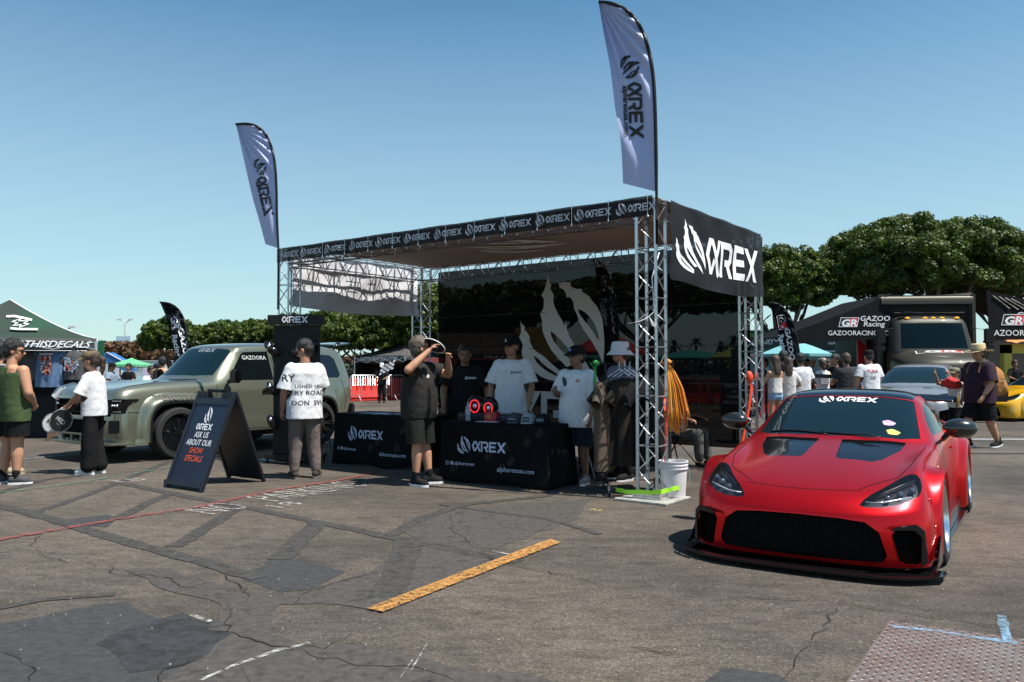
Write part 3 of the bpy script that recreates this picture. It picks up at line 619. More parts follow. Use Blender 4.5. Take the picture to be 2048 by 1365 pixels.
AX = {'x': Vector((1, 0, 0)), 'y': Vector((0, 1, 0)), 'z': Vector((0, 0, 1))}
def cookie(bm, P, U, V, test):
    """cut outline P (in coordinates p.U, p.V) into the surface; returns the faces inside"""
    U, V = AX.get(U, U) if isinstance(U, str) else U, AX.get(V, V) if isinstance(V, str) else V
    lo = (min(p[0] for p in P) - .02, min(p[1] for p in P) - .02); hi = (max(p[0] for p in P) + .02, max(p[1] for p in P) + .02)
    def near(f):
        if not test(f.calc_center_median(), f.normal): return False
        us = [v.co.dot(U) for v in f.verts]; vs = [v.co.dot(V) for v in f.verts]
        return max(us) > lo[0] and min(us) < hi[0] and max(vs) > lo[1] and min(vs) < hi[1]
    for i in range(len(P)):
        a, b = P[i], P[(i + 1) % len(P)]; du, dv = b[0] - a[0], b[1] - a[1]; n = (U * dv - V * du)
        if n.length < 1e-9: continue
        m = max(abs(du), abs(dv)) * 0.5 + 0.03; ce = ((a[0] + b[0]) / 2, (a[1] + b[1]) / 2)
        fs = [f for f in bm.faces if near(f) and any(abs(v.co.dot(U) - ce[0]) < m + .12 and abs(v.co.dot(V) - ce[1]) < m + .12 for v in f.verts)]
        co = U * a[0] + V * a[1]; co = Vector(np.linalg.lstsq(np.array([list(U), list(V)]), np.array([a[0], a[1]]), rcond=None)[0])
        geom = list({v for f in fs for v in f.verts}) + list({e for f in fs for e in f.edges}) + fs
        bmesh.ops.bisect_plane(bm, geom=geom, plane_co=co, plane_no=n.normalized(), dist=1e-5)
    return [f for f in bm.faces if near(f) and inpoly((f.calc_center_median().dot(U), f.calc_center_median().dot(V)), P)]
def sink(bm, faces, off, mi_wall=None, mi=None):
    """push a cut region in (a real recess with walls)"""
    r = bmesh.ops.extrude_face_region(bm, geom=faces); vs = [g for g in r['geom'] if isinstance(g, bmesh.types.BMVert)]; nf = [g for g in r['geom'] if isinstance(g, bmesh.types.BMFace)]
    bmesh.ops.delete(bm, geom=[f for f in faces if f.is_valid], context='FACES_ONLY')
    off = Vector(off)
    for v in vs: v.co += off
    if mi is not None:
        for f in nf: f.material_index = mi
    if mi_wall is not None:
        s = set(nf)
        for v in vs:
            for f in v.link_faces:
                if f not in s: f.material_index = mi_wall
    return nf
def split_off(bm, faces, name, m, parent, off=(0, 0, 0), smooth=40, thick=0):
    """move a cut region out into a mesh of its own"""
    nb = bmesh.new(); mp = {}
    for f in faces:
        vs = []
        for v in f.verts:
            if v not in mp: mp[v] = nb.verts.new(v.co + Vector(off))
            vs.append(mp[v])
        nb.faces.new(vs)
    o = bm_obj(name, nb, m, parent, smooth)
    if thick: md = o.modifiers.new('t', 'SOLIDIFY'); md.thickness = thick
    return o
def gap_line(name, bvh, P, d, w, m, parent, lift=0.0015, n=14, mirror=False):
    """shut line laid along a surface: P points, d = direction to cast"""
    d = Vector(d).normalized(); pts = []
    for i in range(len(P) - 1):
        for k in range(n):
            a = Vector(P[i]).lerp(Vector(P[i + 1]), k / n); h = bvh.ray_cast(a - d * 0.6, d, 1.6)
            if h[0] is not None:
                nn = h[1] if h[1].dot(d) < 0 else -h[1]; pts.append((h[0] + nn * lift, nn))
    vs = []
    for i, (p, nn) in enumerate(pts):
        t = (pts[min(i + 1, len(pts) - 1)][0] - pts[max(i - 1, 0)][0]).normalized(); s = t.cross(nn).normalized() * w / 2; vs += [p + s, p - s]
    if len(pts) < 2: return None
    mb = MB(); mb.add(vs, [(2 * i, 2 * i + 1, 2 * i + 3, 2 * i + 2) for i in range(len(pts) - 1)])
    if mirror: mb.add([(v[0], -v[1], v[2]) for v in vs], [(2 * i, 2 * i + 1, 2 * i + 3, 2 * i + 2) for i in range(len(pts) - 1)])
    return mb.build(name, m, parent, fix=False)
def ycast(bvh, x, z, sgn=1):
    h = bvh.ray_cast(Vector((x, sgn * 2.0, z)), Vector((0, -sgn, 0)), 4); return h[0].y if h[0] is not None else None
def flare(name, bvh, cx, cz, r_in, r_out, a0, a1, y_lip, m, parent, sgn, wid=1.0, thick=0.05, n=40, sq=2.0, r_top=None):
    """wide arch flare: from the body surface (r_out) bulging to the lip (r_in)"""
    mb = MB(); prof = 9; r_o0 = r_out
    def pt(u, v):
        a = R(a0 + (a1 - a0) * u); ca, sa = math.cos(a), math.sin(a); r_out = r_o0 if r_top is None else r_o0 + (r_top - r_o0) * max(0, sa) ** 1.5
        k = (abs(ca) ** sq + abs(sa) ** sq) ** (-1 / sq) if sq != 2.0 else 1.0
        if v <= 0.8:
            t = v / 0.8; r = (r_out + (r_in - r_out) * t) * (1 + (k - 1)); x = cx + r * ca; z = max(0.09, cz + r * sa)
            yb = ycast(bvh, cx + r_out * k * ca, max(0.12, cz + r_out * k * sa), sgn); yb = abs(yb) if yb is not None else y_lip - 0.08; yb = max(yb, y_lip - 0.14)
            e = (1 - math.cos(math.pi * min(1, t * 1.15))) / 2; y = yb - 0.006 + (y_lip - yb + 0.006) * e
            return (x, sgn * y, z)
        t = (v - 0.8) / 0.2; r = r_in * k - 0.008 * t; return (cx + r * ca, sgn * (y_lip - thick * t), max(0.085, cz + r * sa))
    mb.grid(pt, n, prof + 3); return mb.build(name, m, parent, smooth=50)
def wheel(parent, x, y, r, w, rim_r, rimm, spk, nspoke, sgn, camber=0.0, dish=0.06, tyre_mark=None, z=None, turn=0.0):
    root = link(bpy.data.objects.new('wheel', None)); root.parent = parent; root.location = (x, y, z if z is not None else r); root.rotation_euler = (camber * sgn, 0, turn)
    s = sgn
    mb = MB(); hw = w / 2; mb.lathe([(rim_r, -hw * 0.9), (rim_r + 0.012, -hw), (r - 0.03, -hw * 0.98), (r - 0.008, -hw * 0.86), (r, -hw * 0.6), (r, hw * 0.6), (r - 0.008, hw * 0.86), (r - 0.03, hw * 0.98), (rim_r + 0.012, hw), (rim_r, hw * 0.9)], n=56, axis='Y', cap=False)
    for q in (-0.4, -0.13, 0.13, 0.4): mb.lathe([(r + 0.0015, w * (q - .02) ), (r + 0.0015, w * (q + .02))], n=56, axis='Y', cap=False)
    mb.build('tyre', RUBBER, root, smooth=35)
    mb = MB(); yo = s * hw
    mb.lathe([(rim_r + 0.006, yo * 0.96), (rim_r - 0.006, yo * 0.97), (rim_r - 0.018, yo * 0.88), (rim_r - 0.03, yo - s * dish), (rim_r - 0.05, yo - s * (dish + 0.02)), (rim_r - 0.05, -yo * 0.9)], n=56, axis='Y', cap=False); mb.build('rim', rimm, root, smooth=40)
    mb = MB(); yd = yo - s * (dish + 0.012)
    for k in range(nspoke):
        a = 2 * math.pi * k / nspoke; c, sn = math.cos(a), math.sin(a)
        for q in (-0.10, 0.10):
            a2 = a + q; mb.bar((c * 0.05, yd, sn * 0.05), (math.cos(a2) * (rim_r - 0.02), yd + s * 0.006, math.sin(a2) * (rim_r - 0.02)), 0.022, 0.03, up=(0, 1, 0))
    mb.lathe([(0.001, yd + s * 0.02), (0.05, yd + s * 0.018), (0.065, yd), (0.065, yd - s * 0.05)], n=24, axis='Y', cap=False)
    mb.build('spokes', spk, root, smooth=30)
    mb = MB(); mb.lathe([(0.02, yd - s * 0.07), (rim_r * 0.78, yd - s * 0.07), (rim_r * 0.78, yd - s * 0.09), (0.02, yd - s * 0.09)], n=40, axis='Y'); mb.build('brake_disc', mat('brake_disc', (0.3, 0.3, 0.31), 0.35, 0.9), root, smooth=30)
    return root
def car_paint(name, col, metal=0.55, rough=0.3, coat=1.0, coat_r=0.03, flake=True):
    if name in _M: return _M[name]
    m = mat(name, col, rough, metal, coat=coat); b = m.node_tree.nodes['Principled BSDF']; b.inputs['Coat Roughness'].default_value = coat_r
    if flake:
        nt = m.node_tree; nz = nt.nodes.new('ShaderNodeTexNoise'); nz.inputs['Scale'].default_value = 900; tc = nt.nodes.new('ShaderNodeTexCoord'); nt.links.new(tc.outputs['Object'], nz.inputs[0])
        bp = nt.nodes.new('ShaderNodeBump'); bp.inputs['Strength'].default_value = 0.04; nt.links.new(nz.outputs[0], bp.inputs['Height']); nt.links.new(bp.outputs[0], b.inputs['Normal'])
    return m
GLASS = mat('car_glass', (0.005, 0.016, 0.022), 0.04, spec=0.3)
GLOSSK = mat('gloss_black', (0.005, 0.005, 0.006), 0.12, coat=0.25, spec=.3)
LENS = mat('clear_lens', (0.02, 0.02, 0.025), 0.03, alpha=0.22, spec=1.0, coat=1.0); LAMPIN = mat('lamp_inner', (.09, .09, .10), .3, .7)
HOLE = mat('dark_void', (0.004, 0.004, 0.004), 0.9, spec=0.1)
MESHG = mat('grille_mesh', (0.010, 0.010, 0.011), 0.6, bump=1.0, bs=110)
SEAM = mat('shut_line', (0.01, 0.008, 0.008), 0.8, spec=0.1)
LED = mat('lamp_bright', (0.85, 0.88, 0.95), 0.15, 0.6)
# ================================================================ low wide coupe (origin: ground under the front axle, x forward, y left)
CO = [[(0.8,0,0.085),(0.8,0.28,0.085),(0.785,0.52,0.085),(0.74,0.7,0.085),(0.66,0.84,0.085),(0.58,0.9,0.085),(0.52,0.91,0.085),(0.48,0.91,0.085),(0.45,0.9,0.085)],
[(0.835,0,0.2),(0.835,0.28,0.2),(0.815,0.52,0.2),(0.76,0.71,0.2),(0.67,0.86,0.21),(0.58,0.915,0.18),(0.52,0.925,0.15),(0.47,0.925,0.12),(0.43,0.9,0.085)],
[(0.85,0,0.34),(0.845,0.28,0.34),(0.825,0.52,0.34),(0.76,0.71,0.345),(0.65,0.865,0.36),(0.56,0.92,0.3),(0.49,0.93,0.22),(0.44,0.93,0.15),(0.41,0.9,0.085)],
[(0.835,0,0.42),(0.83,0.28,0.42),(0.8,0.52,0.425),(0.73,0.7,0.44),(0.61,0.86,0.47),(0.52,0.92,0.4),(0.45,0.94,0.28),(0.42,0.94,0.17),(0.39,0.9,0.085)],
[(0.77,0,0.505),(0.76,0.28,0.508),(0.72,0.52,0.515),(0.64,0.69,0.53),(0.52,0.84,0.565),(0.46,0.91,0.47),(0.41,0.94,0.32),(0.39,0.94,0.18),(0.37,0.9,0.085)],
[(0.64,0,0.575),(0.62,0.28,0.58),(0.57,0.52,0.59),(0.48,0.68,0.615),(0.38,0.82,0.65),(0.34,0.905,0.54),(0.33,0.94,0.36),(0.33,0.94,0.2),(0.33,0.9,0.085)],
[(0.42,0,0.645),(0.4,0.28,0.652),(0.35,0.5,0.655),(0.26,0.645,0.672),(0.18,0.8,0.715),(0.15,0.9,0.6),(0.15,0.94,0.42),(0.15,0.94,0.22),(0.15,0.9,0.085)],
[(0.15,0,0.715),(0.13,0.28,0.725),(0.08,0.48,0.715),(0.0,0.63,0.712),(-0.04,0.79,0.752),(-0.06,0.895,0.65),(-0.06,0.935,0.46),(-0.06,0.93,0.24),(-0.06,0.89,0.085)],
[(-0.12,0,0.775),(-0.14,0.297,0.788),(-0.2,0.509,0.768),(-0.26,0.678,0.755),(-0.28,0.825,0.775),(-0.3,0.885,0.68),(-0.3,0.91,0.48),(-0.3,0.9,0.25),(-0.3,0.87,0.085)],
[(-0.36,0,0.825),(-0.39,0.308,0.828),(-0.46,0.55,0.815),(-0.56,0.759,0.8),(-0.58,0.855,0.795),(-0.58,0.9,0.7),(-0.58,0.905,0.5),(-0.58,0.88,0.26),(-0.58,0.86,0.085)],
[(-0.43,0,0.85),(-0.46,0.316,0.848),(-0.53,0.565,0.838),(-0.64,0.763,0.825),(-0.68,0.855,0.805),(-0.72,0.9,0.715),(-0.72,0.905,0.51),(-0.72,0.875,0.27),(-0.72,0.86,0.085)],
[(-0.8,0,1.035),(-0.82,0.309,1.032),(-0.87,0.559,1.02),(-0.96,0.72,0.99),(-0.98,0.855,0.825),(-0.98,0.9,0.735),(-0.98,0.905,0.52),(-0.98,0.87,0.28),(-0.98,0.86,0.085)],
[(-1.14,0,1.182),(-1.15,0.31,1.18),(-1.18,0.533,1.165),(-1.25,0.676,1.125),(-1.28,0.855,0.835),(-1.28,0.9,0.745),(-1.28,0.905,0.53),(-1.28,0.87,0.28),(-1.28,0.86,0.085)],
[(-1.24,0,1.212),(-1.25,0.31,1.208),(-1.27,0.521,1.192),(-1.33,0.67,1.148),(-1.38,0.855,0.838),(-1.38,0.9,0.75),(-1.38,0.905,0.53),(-1.38,0.87,0.28),(-1.38,0.86,0.085)],
[(-1.58,0,1.24),(-1.58,0.322,1.234),(-1.58,0.521,1.215),(-1.6,0.67,1.168),(-1.62,0.855,0.845),(-1.62,0.9,0.757),(-1.62,0.905,0.53),(-1.62,0.87,0.28),(-1.62,0.86,0.085)],
[(-1.95,0,1.215),(-1.95,0.322,1.21),(-1.95,0.508,1.192),(-1.96,0.645,1.145),(-1.98,0.855,0.855),(-1.98,0.9,0.775),(-1.98,0.905,0.54),(-1.98,0.88,0.28),(-1.98,0.87,0.085)],
[(-2.35,0,1.115),(-2.35,0.3,1.108),(-2.35,0.48,1.09),(-2.36,0.588,1.045),(-2.36,0.77,0.875),(-2.36,0.905,0.79),(-2.36,0.93,0.56),(-2.36,0.92,0.3),(-2.36,0.89,0.085)],
[(-2.76,0,0.955),(-2.76,0.302,0.952),(-2.76,0.504,0.94),(-2.74,0.627,0.915),(-2.7,0.76,0.885),(-2.68,0.91,0.8),(-2.68,0.955,0.58),(-2.68,0.94,0.32),(-2.68,0.9,0.085)],
[(-3.05,0,0.915),(-3.05,0.3,0.915),(-3.04,0.5,0.905),(-3.02,0.64,0.89),(-3.0,0.78,0.86),(-2.98,0.9,0.76),(-2.98,0.94,0.55),(-2.98,0.92,0.32),(-2.98,0.88,0.12)],
[(-3.32,0,0.905),(-3.32,0.3,0.9),(-3.3,0.52,0.89),(-3.27,0.68,0.86),(-3.22,0.8,0.8),(-3.18,0.87,0.68),(-3.15,0.9,0.5),(-3.15,0.88,0.32),(-3.15,0.85,0.16)],
[(-3.4,0,0.72),(-3.4,0.3,0.72),(-3.38,0.52,0.71),(-3.34,0.68,0.69),(-3.27,0.8,0.64),(-3.22,0.86,0.54),(-3.2,0.88,0.42),(-3.2,0.87,0.3),(-3.18,0.84,0.18)],
[(-3.42,0,0.42),(-3.42,0.3,0.42),(-3.4,0.52,0.41),(-3.36,0.68,0.4),(-3.29,0.8,0.38),(-3.24,0.85,0.34),(-3.22,0.86,0.29),(-3.21,0.85,0.24),(-3.2,0.83,0.19)],
[(-3.36,0,0.2),(-3.36,0.3,0.2),(-3.34,0.52,0.2),(-3.31,0.68,0.2),(-3.26,0.78,0.2),(-3.23,0.82,0.2),(-3.22,0.83,0.2),(-3.21,0.83,0.2),(-3.2,0.82,0.2)]]
def make_coupe(label, loc, rz, paint, detail=True, group=None, rimm=None, roof_m=None, wheel_turn=0.0):
    car = thing('coupe_car', label, 'car', loc, rz, group); car.scale = (.97, .89, 1)
    bm = cage(CO, 2 if not detail else 3, crease=[(3, 0, 3, 4, .45), (5, 4, 9, 4, .35), (5, 3, 9, 3, .4), (5, 0, 5, 2, .0)])
    roof_m = roof_m or paint
    WB = 2.62; RR = 0.325
    # wheel openings
    for cx in (0.0, -WB):
        P = [(cx + 0.362 * math.cos(a), 0.315 + 0.362 * math.sin(a)) for a in np.linspace(-2.2, 2 * math.pi - 2.2, 30)[:-1]]
        for s in (1, -1):
            fs = cookie(bm, P, 'x', 'z', lambda c, n, s=s: c.y * s > 0.55); bmesh.ops.delete(bm, geom=fs, context='FACES')
    # grille: seen from the front (y, z)
    front = lambda c, n: c.x > 0.55 and n.x > 0.2
    gp = [(-.585, .32), (-.49, .382), (-.3, .398), (0, .403), (.3, .398), (.49, .382), (.585, .32), (.635, .165), (.60, .118), (0, .108), (-.60, .118), (-.635, .165)]
    fs = cookie(bm, gp, 'y', 'z', front); nf = sink(bm, fs, (-0.09, 0, 0), 1, 2)
    if detail:
        for s in (1, -1):
            P = [(s * y, z) for y, z in ((.655, .345), (.81, .365), (.875, .31), (.885, .13), (.82, .10), (.71, .10), (.695, .17))]
            fs = cookie(bm, chaikin(P, 1), 'y', 'z', lambda c, n: c.x > .5 and n.x > .1); sink(bm, fs, (-0.07, 0, 0), 0, 3)
    # head lamps: seen from front-above
    lamps = []
    for s in (1, -1):
        P = chaikin([(.77, s * .43), (.69, s * .475), (.53, s * .60), (.345, s * .70), (.30, s * .76), (.31, s * .815), (.42, s * .845), (.56, s * .82), (.71, s * .66)], 1)
        fs = cookie(bm, P, 'x', 'y', lambda c, n: c.z > .44 and n.z > 0.05)
        lamps.append(split_off(bm, fs, 'headlight', LENS, car, (0, 0, 0.002)))
        sink(bm, fs, (-0.045, 0, -0.045), 3, 6)
        L = lamps[-1]; bv = bvh_of(L)
        if detail:
            def on(x, y, d): h = bv.ray_cast(Vector((x, y, 2)), Vector((0, 0, -1)), 3); return (h[0] + Vector((-.6, 0, -.8)) * d) if h[0] is not None else None
            for (x, y, r) in ((.62, .62, .030), (.555, .70, .034), (.48, .775, .030)):
                q = on(x, s * y, 0.035)
                if q: mb = MB(); mb.ellipsoid(q, (r * .8, r * .8, r * .8), 16, 10); mb.build('projector', mat('projector_glass', (.10, .12, .16), .05, .3, coat=1), L, smooth=True)
            pts = [on(x, s * y, .012) for x, y in ((.715, .48), (.68, .60), (.62, .70), (.56, .78), (.49, .835), (.42, .862), (.35, .855))]; pts = [p for p in pts if p]
            mb = MB(); mb.tube(pts, 0.008, 8); mb.build('light_bar', LED, L, smooth=True)
            mb = MB(); pts = [on(x, s * y, .03) for x, y in ((.66, .50), (.56, .60), (.45, .70), (.36, .78))]; pts = [p for p in pts if p]; mb.tube(pts, 0.010, 8); mb.build('bezel', DARKM, L, smooth=True)
    # glass
    ws = [(-.455, 0), (-.485, .33), (-.55, .57), (-.655, .725), (-1.20, .615), (-1.15, .50), (-1.125, .25), (-1.12, 0)]
    P = ws[:-1] + [(-1.115, 0)] + [(x, -y) for x, y in ws[::-1] if y > 0]
    fs = cookie(bm, P, 'x', 'y', lambda c, n: c.z > .82 and n.z > .3 and -1.3 < c.x < -.4)
    wsf = split_off(bm, fs, 'windscreen', GLASS, car, (0, 0, -0.004)); sink(bm, fs, (-.01, 0, -.014), 3, 3)
    rw = [(-2.02, 0), (-2.02, .42), (-2.12, .48), (-2.62, .50), (-2.68, .43), (-2.70, 0)]
    fs = cookie(bm, rw + [(x, -y) for x, y in rw[::-1] if y > 0], 'x', 'y', lambda c, n: c.z > .9 and n.z > .3); split_off(bm, fs, 'rear_window', GLASS, car, (0, 0, -.004)); sink(bm, fs, (0, 0, -.014), 3, 3)
    for s in (1, -1):
        P = [(-.86, .865), (-1.05, .985), (-1.27, 1.085), (-1.6, 1.125), (-1.92, 1.10), (-2.22, 1.02), (-2.42, .93), (-2.3, .905), (-1.9, .885), (-1.4, .872)]
        fs = cookie(bm, P, 'x', 'z', lambda c, n, s=s: c.y * s > .4 and n.y * s > .2); split_off(bm, fs, 'side_window', GLASS, car, (0, -s * .004, -.002)); sink(bm, fs, (0, -s * .012, -.006), 3, 3)
    # dark roof panel
    rp = [(-1.135, 0), (-1.14, .25), (-1.165, .50), (-1.215, .60), (-1.6, .61), (-1.99, .585), (-2.0, 0)]
    fs = cookie(bm, rp + [(x, -y) for x, y in rp[::-1] if y > 0], 'x', 'y', lambda c, n: c.z > 1.0 and n.z > .3)
    for f in fs: f.material_index = 4
    if detail:     # gloss black hood panels either side of the middle spine
        for s in (1, -1):
            hp = [(-.40, s * .10), (.05, s * .135), (.095, s * .16), (.09, s * .43), (.0, s * .50), (-.30, s * .60), (-.52, s * .62), (-.47, s * .45), (-.42, s * .28)]
            fs = cookie(bm, hp, 'x', 'y', lambda c, n: .6 < c.z < .9 and n.z > .5 and -.55 < c.x < .2); sink(bm, fs, (0, 0, -.012), 5, 5)
    for f in bm.faces: f.smooth = True
    body = bm_obj('body', bm, [paint, MESHG if 0 else HOLE, HOLE, HOLE, roof_m, GLOSSK, LAMPIN], car, 38)
    bv = bvh_of(body)
    # underbody, floor pan keeps light from passing under the shell
    mb = MB(); mb.box((-1.3, 0, .13), (3.9, 1.5, .04)); mb.box((-1.35, 0, .36), (3.1, 1.0, .42)); mb.build('floor_pan', HOLE, car)
    lf, lr = 0.975, 1.0
    for s in (1, -1):
        flare('front_flare', bv, 0, .325, .35, .47, -32, 212, lf, paint, car, s, r_top=.382)
        flare('rear_flare', bv, -WB, .325, .35, .56, -32, 205, lr, paint, car, s, r_top=.47)
        rm = rimm or CHROME
        wheel(car, 0, s * (lf - 0.125), RR, .25, .245, rm, mat('spoke_red', (0.45, .02, .02), .3, .6) if detail else GLOSSK, 8, s, camber=0.06, dish=.075, turn=wheel_turn)
        wheel(car, -WB, s * (lr - 0.135), RR, .27, .245, rm, mat('spoke_red', (0.45, .02, .02), .3, .6) if detail else GLOSSK, 8, s, camber=0.07, dish=.085)
        # mirror
        mb = MB(); M = Matrix.Rotation(s * R(12), 3, 'Z'); mb.ellipsoid((-.80, s * 1.03, .935), (.085, .145, .078), 24, 14, M); mb.build('mirror', mat('mirror_shell', (.03, .031, .026), .25, .6, coat=1.0), car, smooth=True)
        mb = MB(); mb.tube([(-.86, s * .84, .80), (-.85, s * .89, .84), (-.81, s * .95, .91)], [.05, .045, .05], 10, flat=.5); mb.build('mirror_stalk', GLOSSK, car, smooth=True)
        # side skirt
        mb = MB(); mb.prism([(-.40, .86), (-.40, .95), (-2.2, 1.0), (-2.2, .86)], lambda u, v, t: (u, s * v, t), .055, .08); mb.prism([(-.42, .86), (-.42, .925), (-2.18, .945), (-2.18, .86)], lambda u, v, t: (u, s * v, t), .08, .20); mb.build('side_skirt', GLOSSK, car, bevel=.006)
        # shut lines, handle
        gap_line('door_line', bv, [(-.50, s, .30), (-.52, s, .62), (-.62, s, .785)], (0, -s, 0), .007, SEAM, car)
        gap_line('door_line', bv, [(-1.78, s, .30), (-1.80, s, .5), (-1.76, s, .80)], (0, -s, 0), .007, SEAM, car)
        gap_line('hood_line', bv, [(.60, s * .42, 1), (.36, s * .67, 1), (.10, s * .735, 1), (-.25, s * .755, 1), (-.57, s * .775, 1)], (0, 0, -1), .007, SEAM, car)
        y = abs(ycast(bv, -1.62, .72, s) or .87); mb = MB(); mb.box((-1.60, s * (y + .012), .72), (.17, .022, .028)); mb.build('handle', paint, car, bevel=.008)
        if detail:
            gap_line('bumper_line', bv, [(.39, s * .93, .52), (.41, s * .93, .35), (.42, s, .12)], (0, -s, 0), .007, SEAM, car)
            # flare rivets
            mb = MB()
            for a in range(-20, 201, 22):
                x, z = .47 * math.cos(R(a)), .325 + .47 * math.sin(R(a)); yy = ycast(bv, x, z, s)
                if yy and abs(yy) > .8: mb.ellipsoid((x, yy + s * .006, z), (.008, .006, .008), 8, 6)
            mb.build('rivets', CHROME, car, smooth=True)['kind'] = 'stuff'
            # gloss black hooked fin over the side vent, canard at the bumper corner
            bl = [(s * y, z) for y, z in ((.665, .345), (.70, .372), (.83, .385), (.885, .34), (.90, .13), (.855, .10), (.862, .30), (.82, .345), (.72, .350))]
            def FX(u, v, off):
                h = bv.ray_cast(Vector((2, u, v)), Vector((-1, 0, 0)), 2); return Vector(((h[0].x if h[0] is not None and h[0].x > .4 else .62) + off, u, v))
            bp = poly2d([bl]); mb = MB(); xs = {}
            def sm(u, v):   # plane fit of the corner so that the fin is one smooth blade
                return .84 - 1.15 * max(0, abs(u) - .64) ** 1.35 - .0 * v
            mb.prism(bl, lambda u, v, t: (sm(u, v) + t, u, v), -.02, .022); mb.build('bumper_fin', GLOSSK, car, bevel=.004)
            mb = MB(); mb.prism([(.34, .085), (.72, .085), (.60, .12), (.40, .27)], lambda u, v, t: (u, s * (.955 + t + (.72 - u) * .03), v), -.004, .004); mb.build('canard', GLOSSK, car)
    # splitter
    e = [(.955, 0), (.95, .35), (.925, .62), (.86, .80), (.70, 1.0), (.52, 1.02), (.50, .86), (.70, .66), (.72, .3), (.72, 0)]
    mb = MB(); P = e + [(x, -y) for x, y in e[::-1] if y > 0]; vs, fs = poly2d([P]); n = len(vs)
    mb.prism(P, lambda u, v, t: (u, v, t), .038, .056); mb.build('front_splitter', GLOSSK, car, bevel=.004)
    if detail:
        # lower red lip, grille mesh
        mb = MB()
        for i in range(70): mb.bar((.768, -.6 + i * .0174, .12), (.768, -.6 + i * .0174, .39), .003)
        for i in range(18): mb.bar((.770, -.6, .122 + i * .0155), (.770, .6, .122 + i * .0155), .003)
        o = mb.build('grille', mat('grille_bars', (.007, .007, .008), .6, spec=.2), car)
        gap_line('bumper_line', bv, [(.615, -.46, 1), (.655, -.2, 1), (.665, 0, 1), (.655, .2, 1), (.615, .46, 1)], (0, 0, -1), .006, SEAM, car)
        # wipers
        for y0, y1, x1 in ((.42, -.12, -.50), (-.05, -.60, -.60)):
            P_ = [];
            for k in range(9):
                y = y0 + (y1 - y0) * k / 8; x = -.47 + (x1 + .47) * k / 8; h = bv.ray_cast(Vector((x, y, 2)), Vector((0, 0, -1)), 2); P_.append(Vector((x, y, (h[0].z if h[0] is not None else .85) + .022)))
            mb = MB(); mb.tube(P_, .007, 6); mb.build('wiper', BLACK, car, smooth=True)
        # wing
        mb = MB(); mb.grid(lambda u, v: (-2.98 - v * .27, -.86 + u * 1.72, 1.095 + .045 * v - .03 * math.sin(math.pi * v) - .02 * (2 * u - 1) ** 2), 24, 8); mb.build('wing', GLOSSK, car, smooth=True, solid=.014)
        for s in (1, -1):
            mb = MB(); mb.prism([(-2.93, 1.0), (-2.93, 1.12), (-3.28, 1.17), (-3.28, 1.02)], lambda u, v, t: (u, s * (.865 + t), v), -.005, .005); mb.prism([(-2.98, .88), (-3.12, .88), (-3.16, 1.09), (-3.05, 1.09)], lambda u, v, t: (u, s * (.42 + t), v), -.006, .006); mb.build('wing_stay', GLOSSK, car)
        # roof aerial
        mb = MB(); mb.prism([(-1.86, 1.215), (-2.02, 1.205), (-1.99, 1.265), (-1.95, 1.27)], lambda u, v, t: (u, t * (1 if v < 1.25 else .3), v), -.025, .025); mb.build('antenna_fin', paint if 0 else GLOSSK, car, bevel=.005)
        bg = bvh_of(wsf)
        f = onto(bg, (-1.06, .03, 1.155), (0, 1, 0), (-.82, 0, .57), .003)
        put2d('windscreen_logo', arex_logo(.058), lambda u, v: f(u * 1.62, v * 1.6), mat('white_decal', (.8, .8, .8), .5), car, cut=.06)
        for (y, x, r, c, nm) in ((.45, -.76, .055, (.55, .35, .6), 'lilac_sticker'), (.50, -.60, .055, (.75, .6, .12), 'yellow_sticker')):
            P = [(math.cos(a) * r * (1 + .12 * math.sin(5 * a)), math.sin(a) * r * .75 * (1 + .1 * math.cos(3 * a))) for a in np.linspace(0, 2 * math.pi, 22)[:-1]]
            g = onto(bg, (x, y, .93), (0, 1, 0), (-.82, 0, .57), .003); put2d(nm, poly2d([P]), g, mat(nm, c, .5, var=.6, vs=60), car, cut=.04)
    return car, body
RED = car_paint('satin_red', (0.78, 0.006, 0.010), metal=0.85, rough=0.31, coat=0.35, coat_r=0.10)
_h = Vector((-.535, -.845, 0)).normalized(); FA = Vector((2.43, 6.36, 0))
red_car, _ = make_coupe('low red widebody coupe with black hood panels and black roof parked on the right', FA, math.atan2(_h.y, _h.x), RED, True, roof_m=GLOSSK)
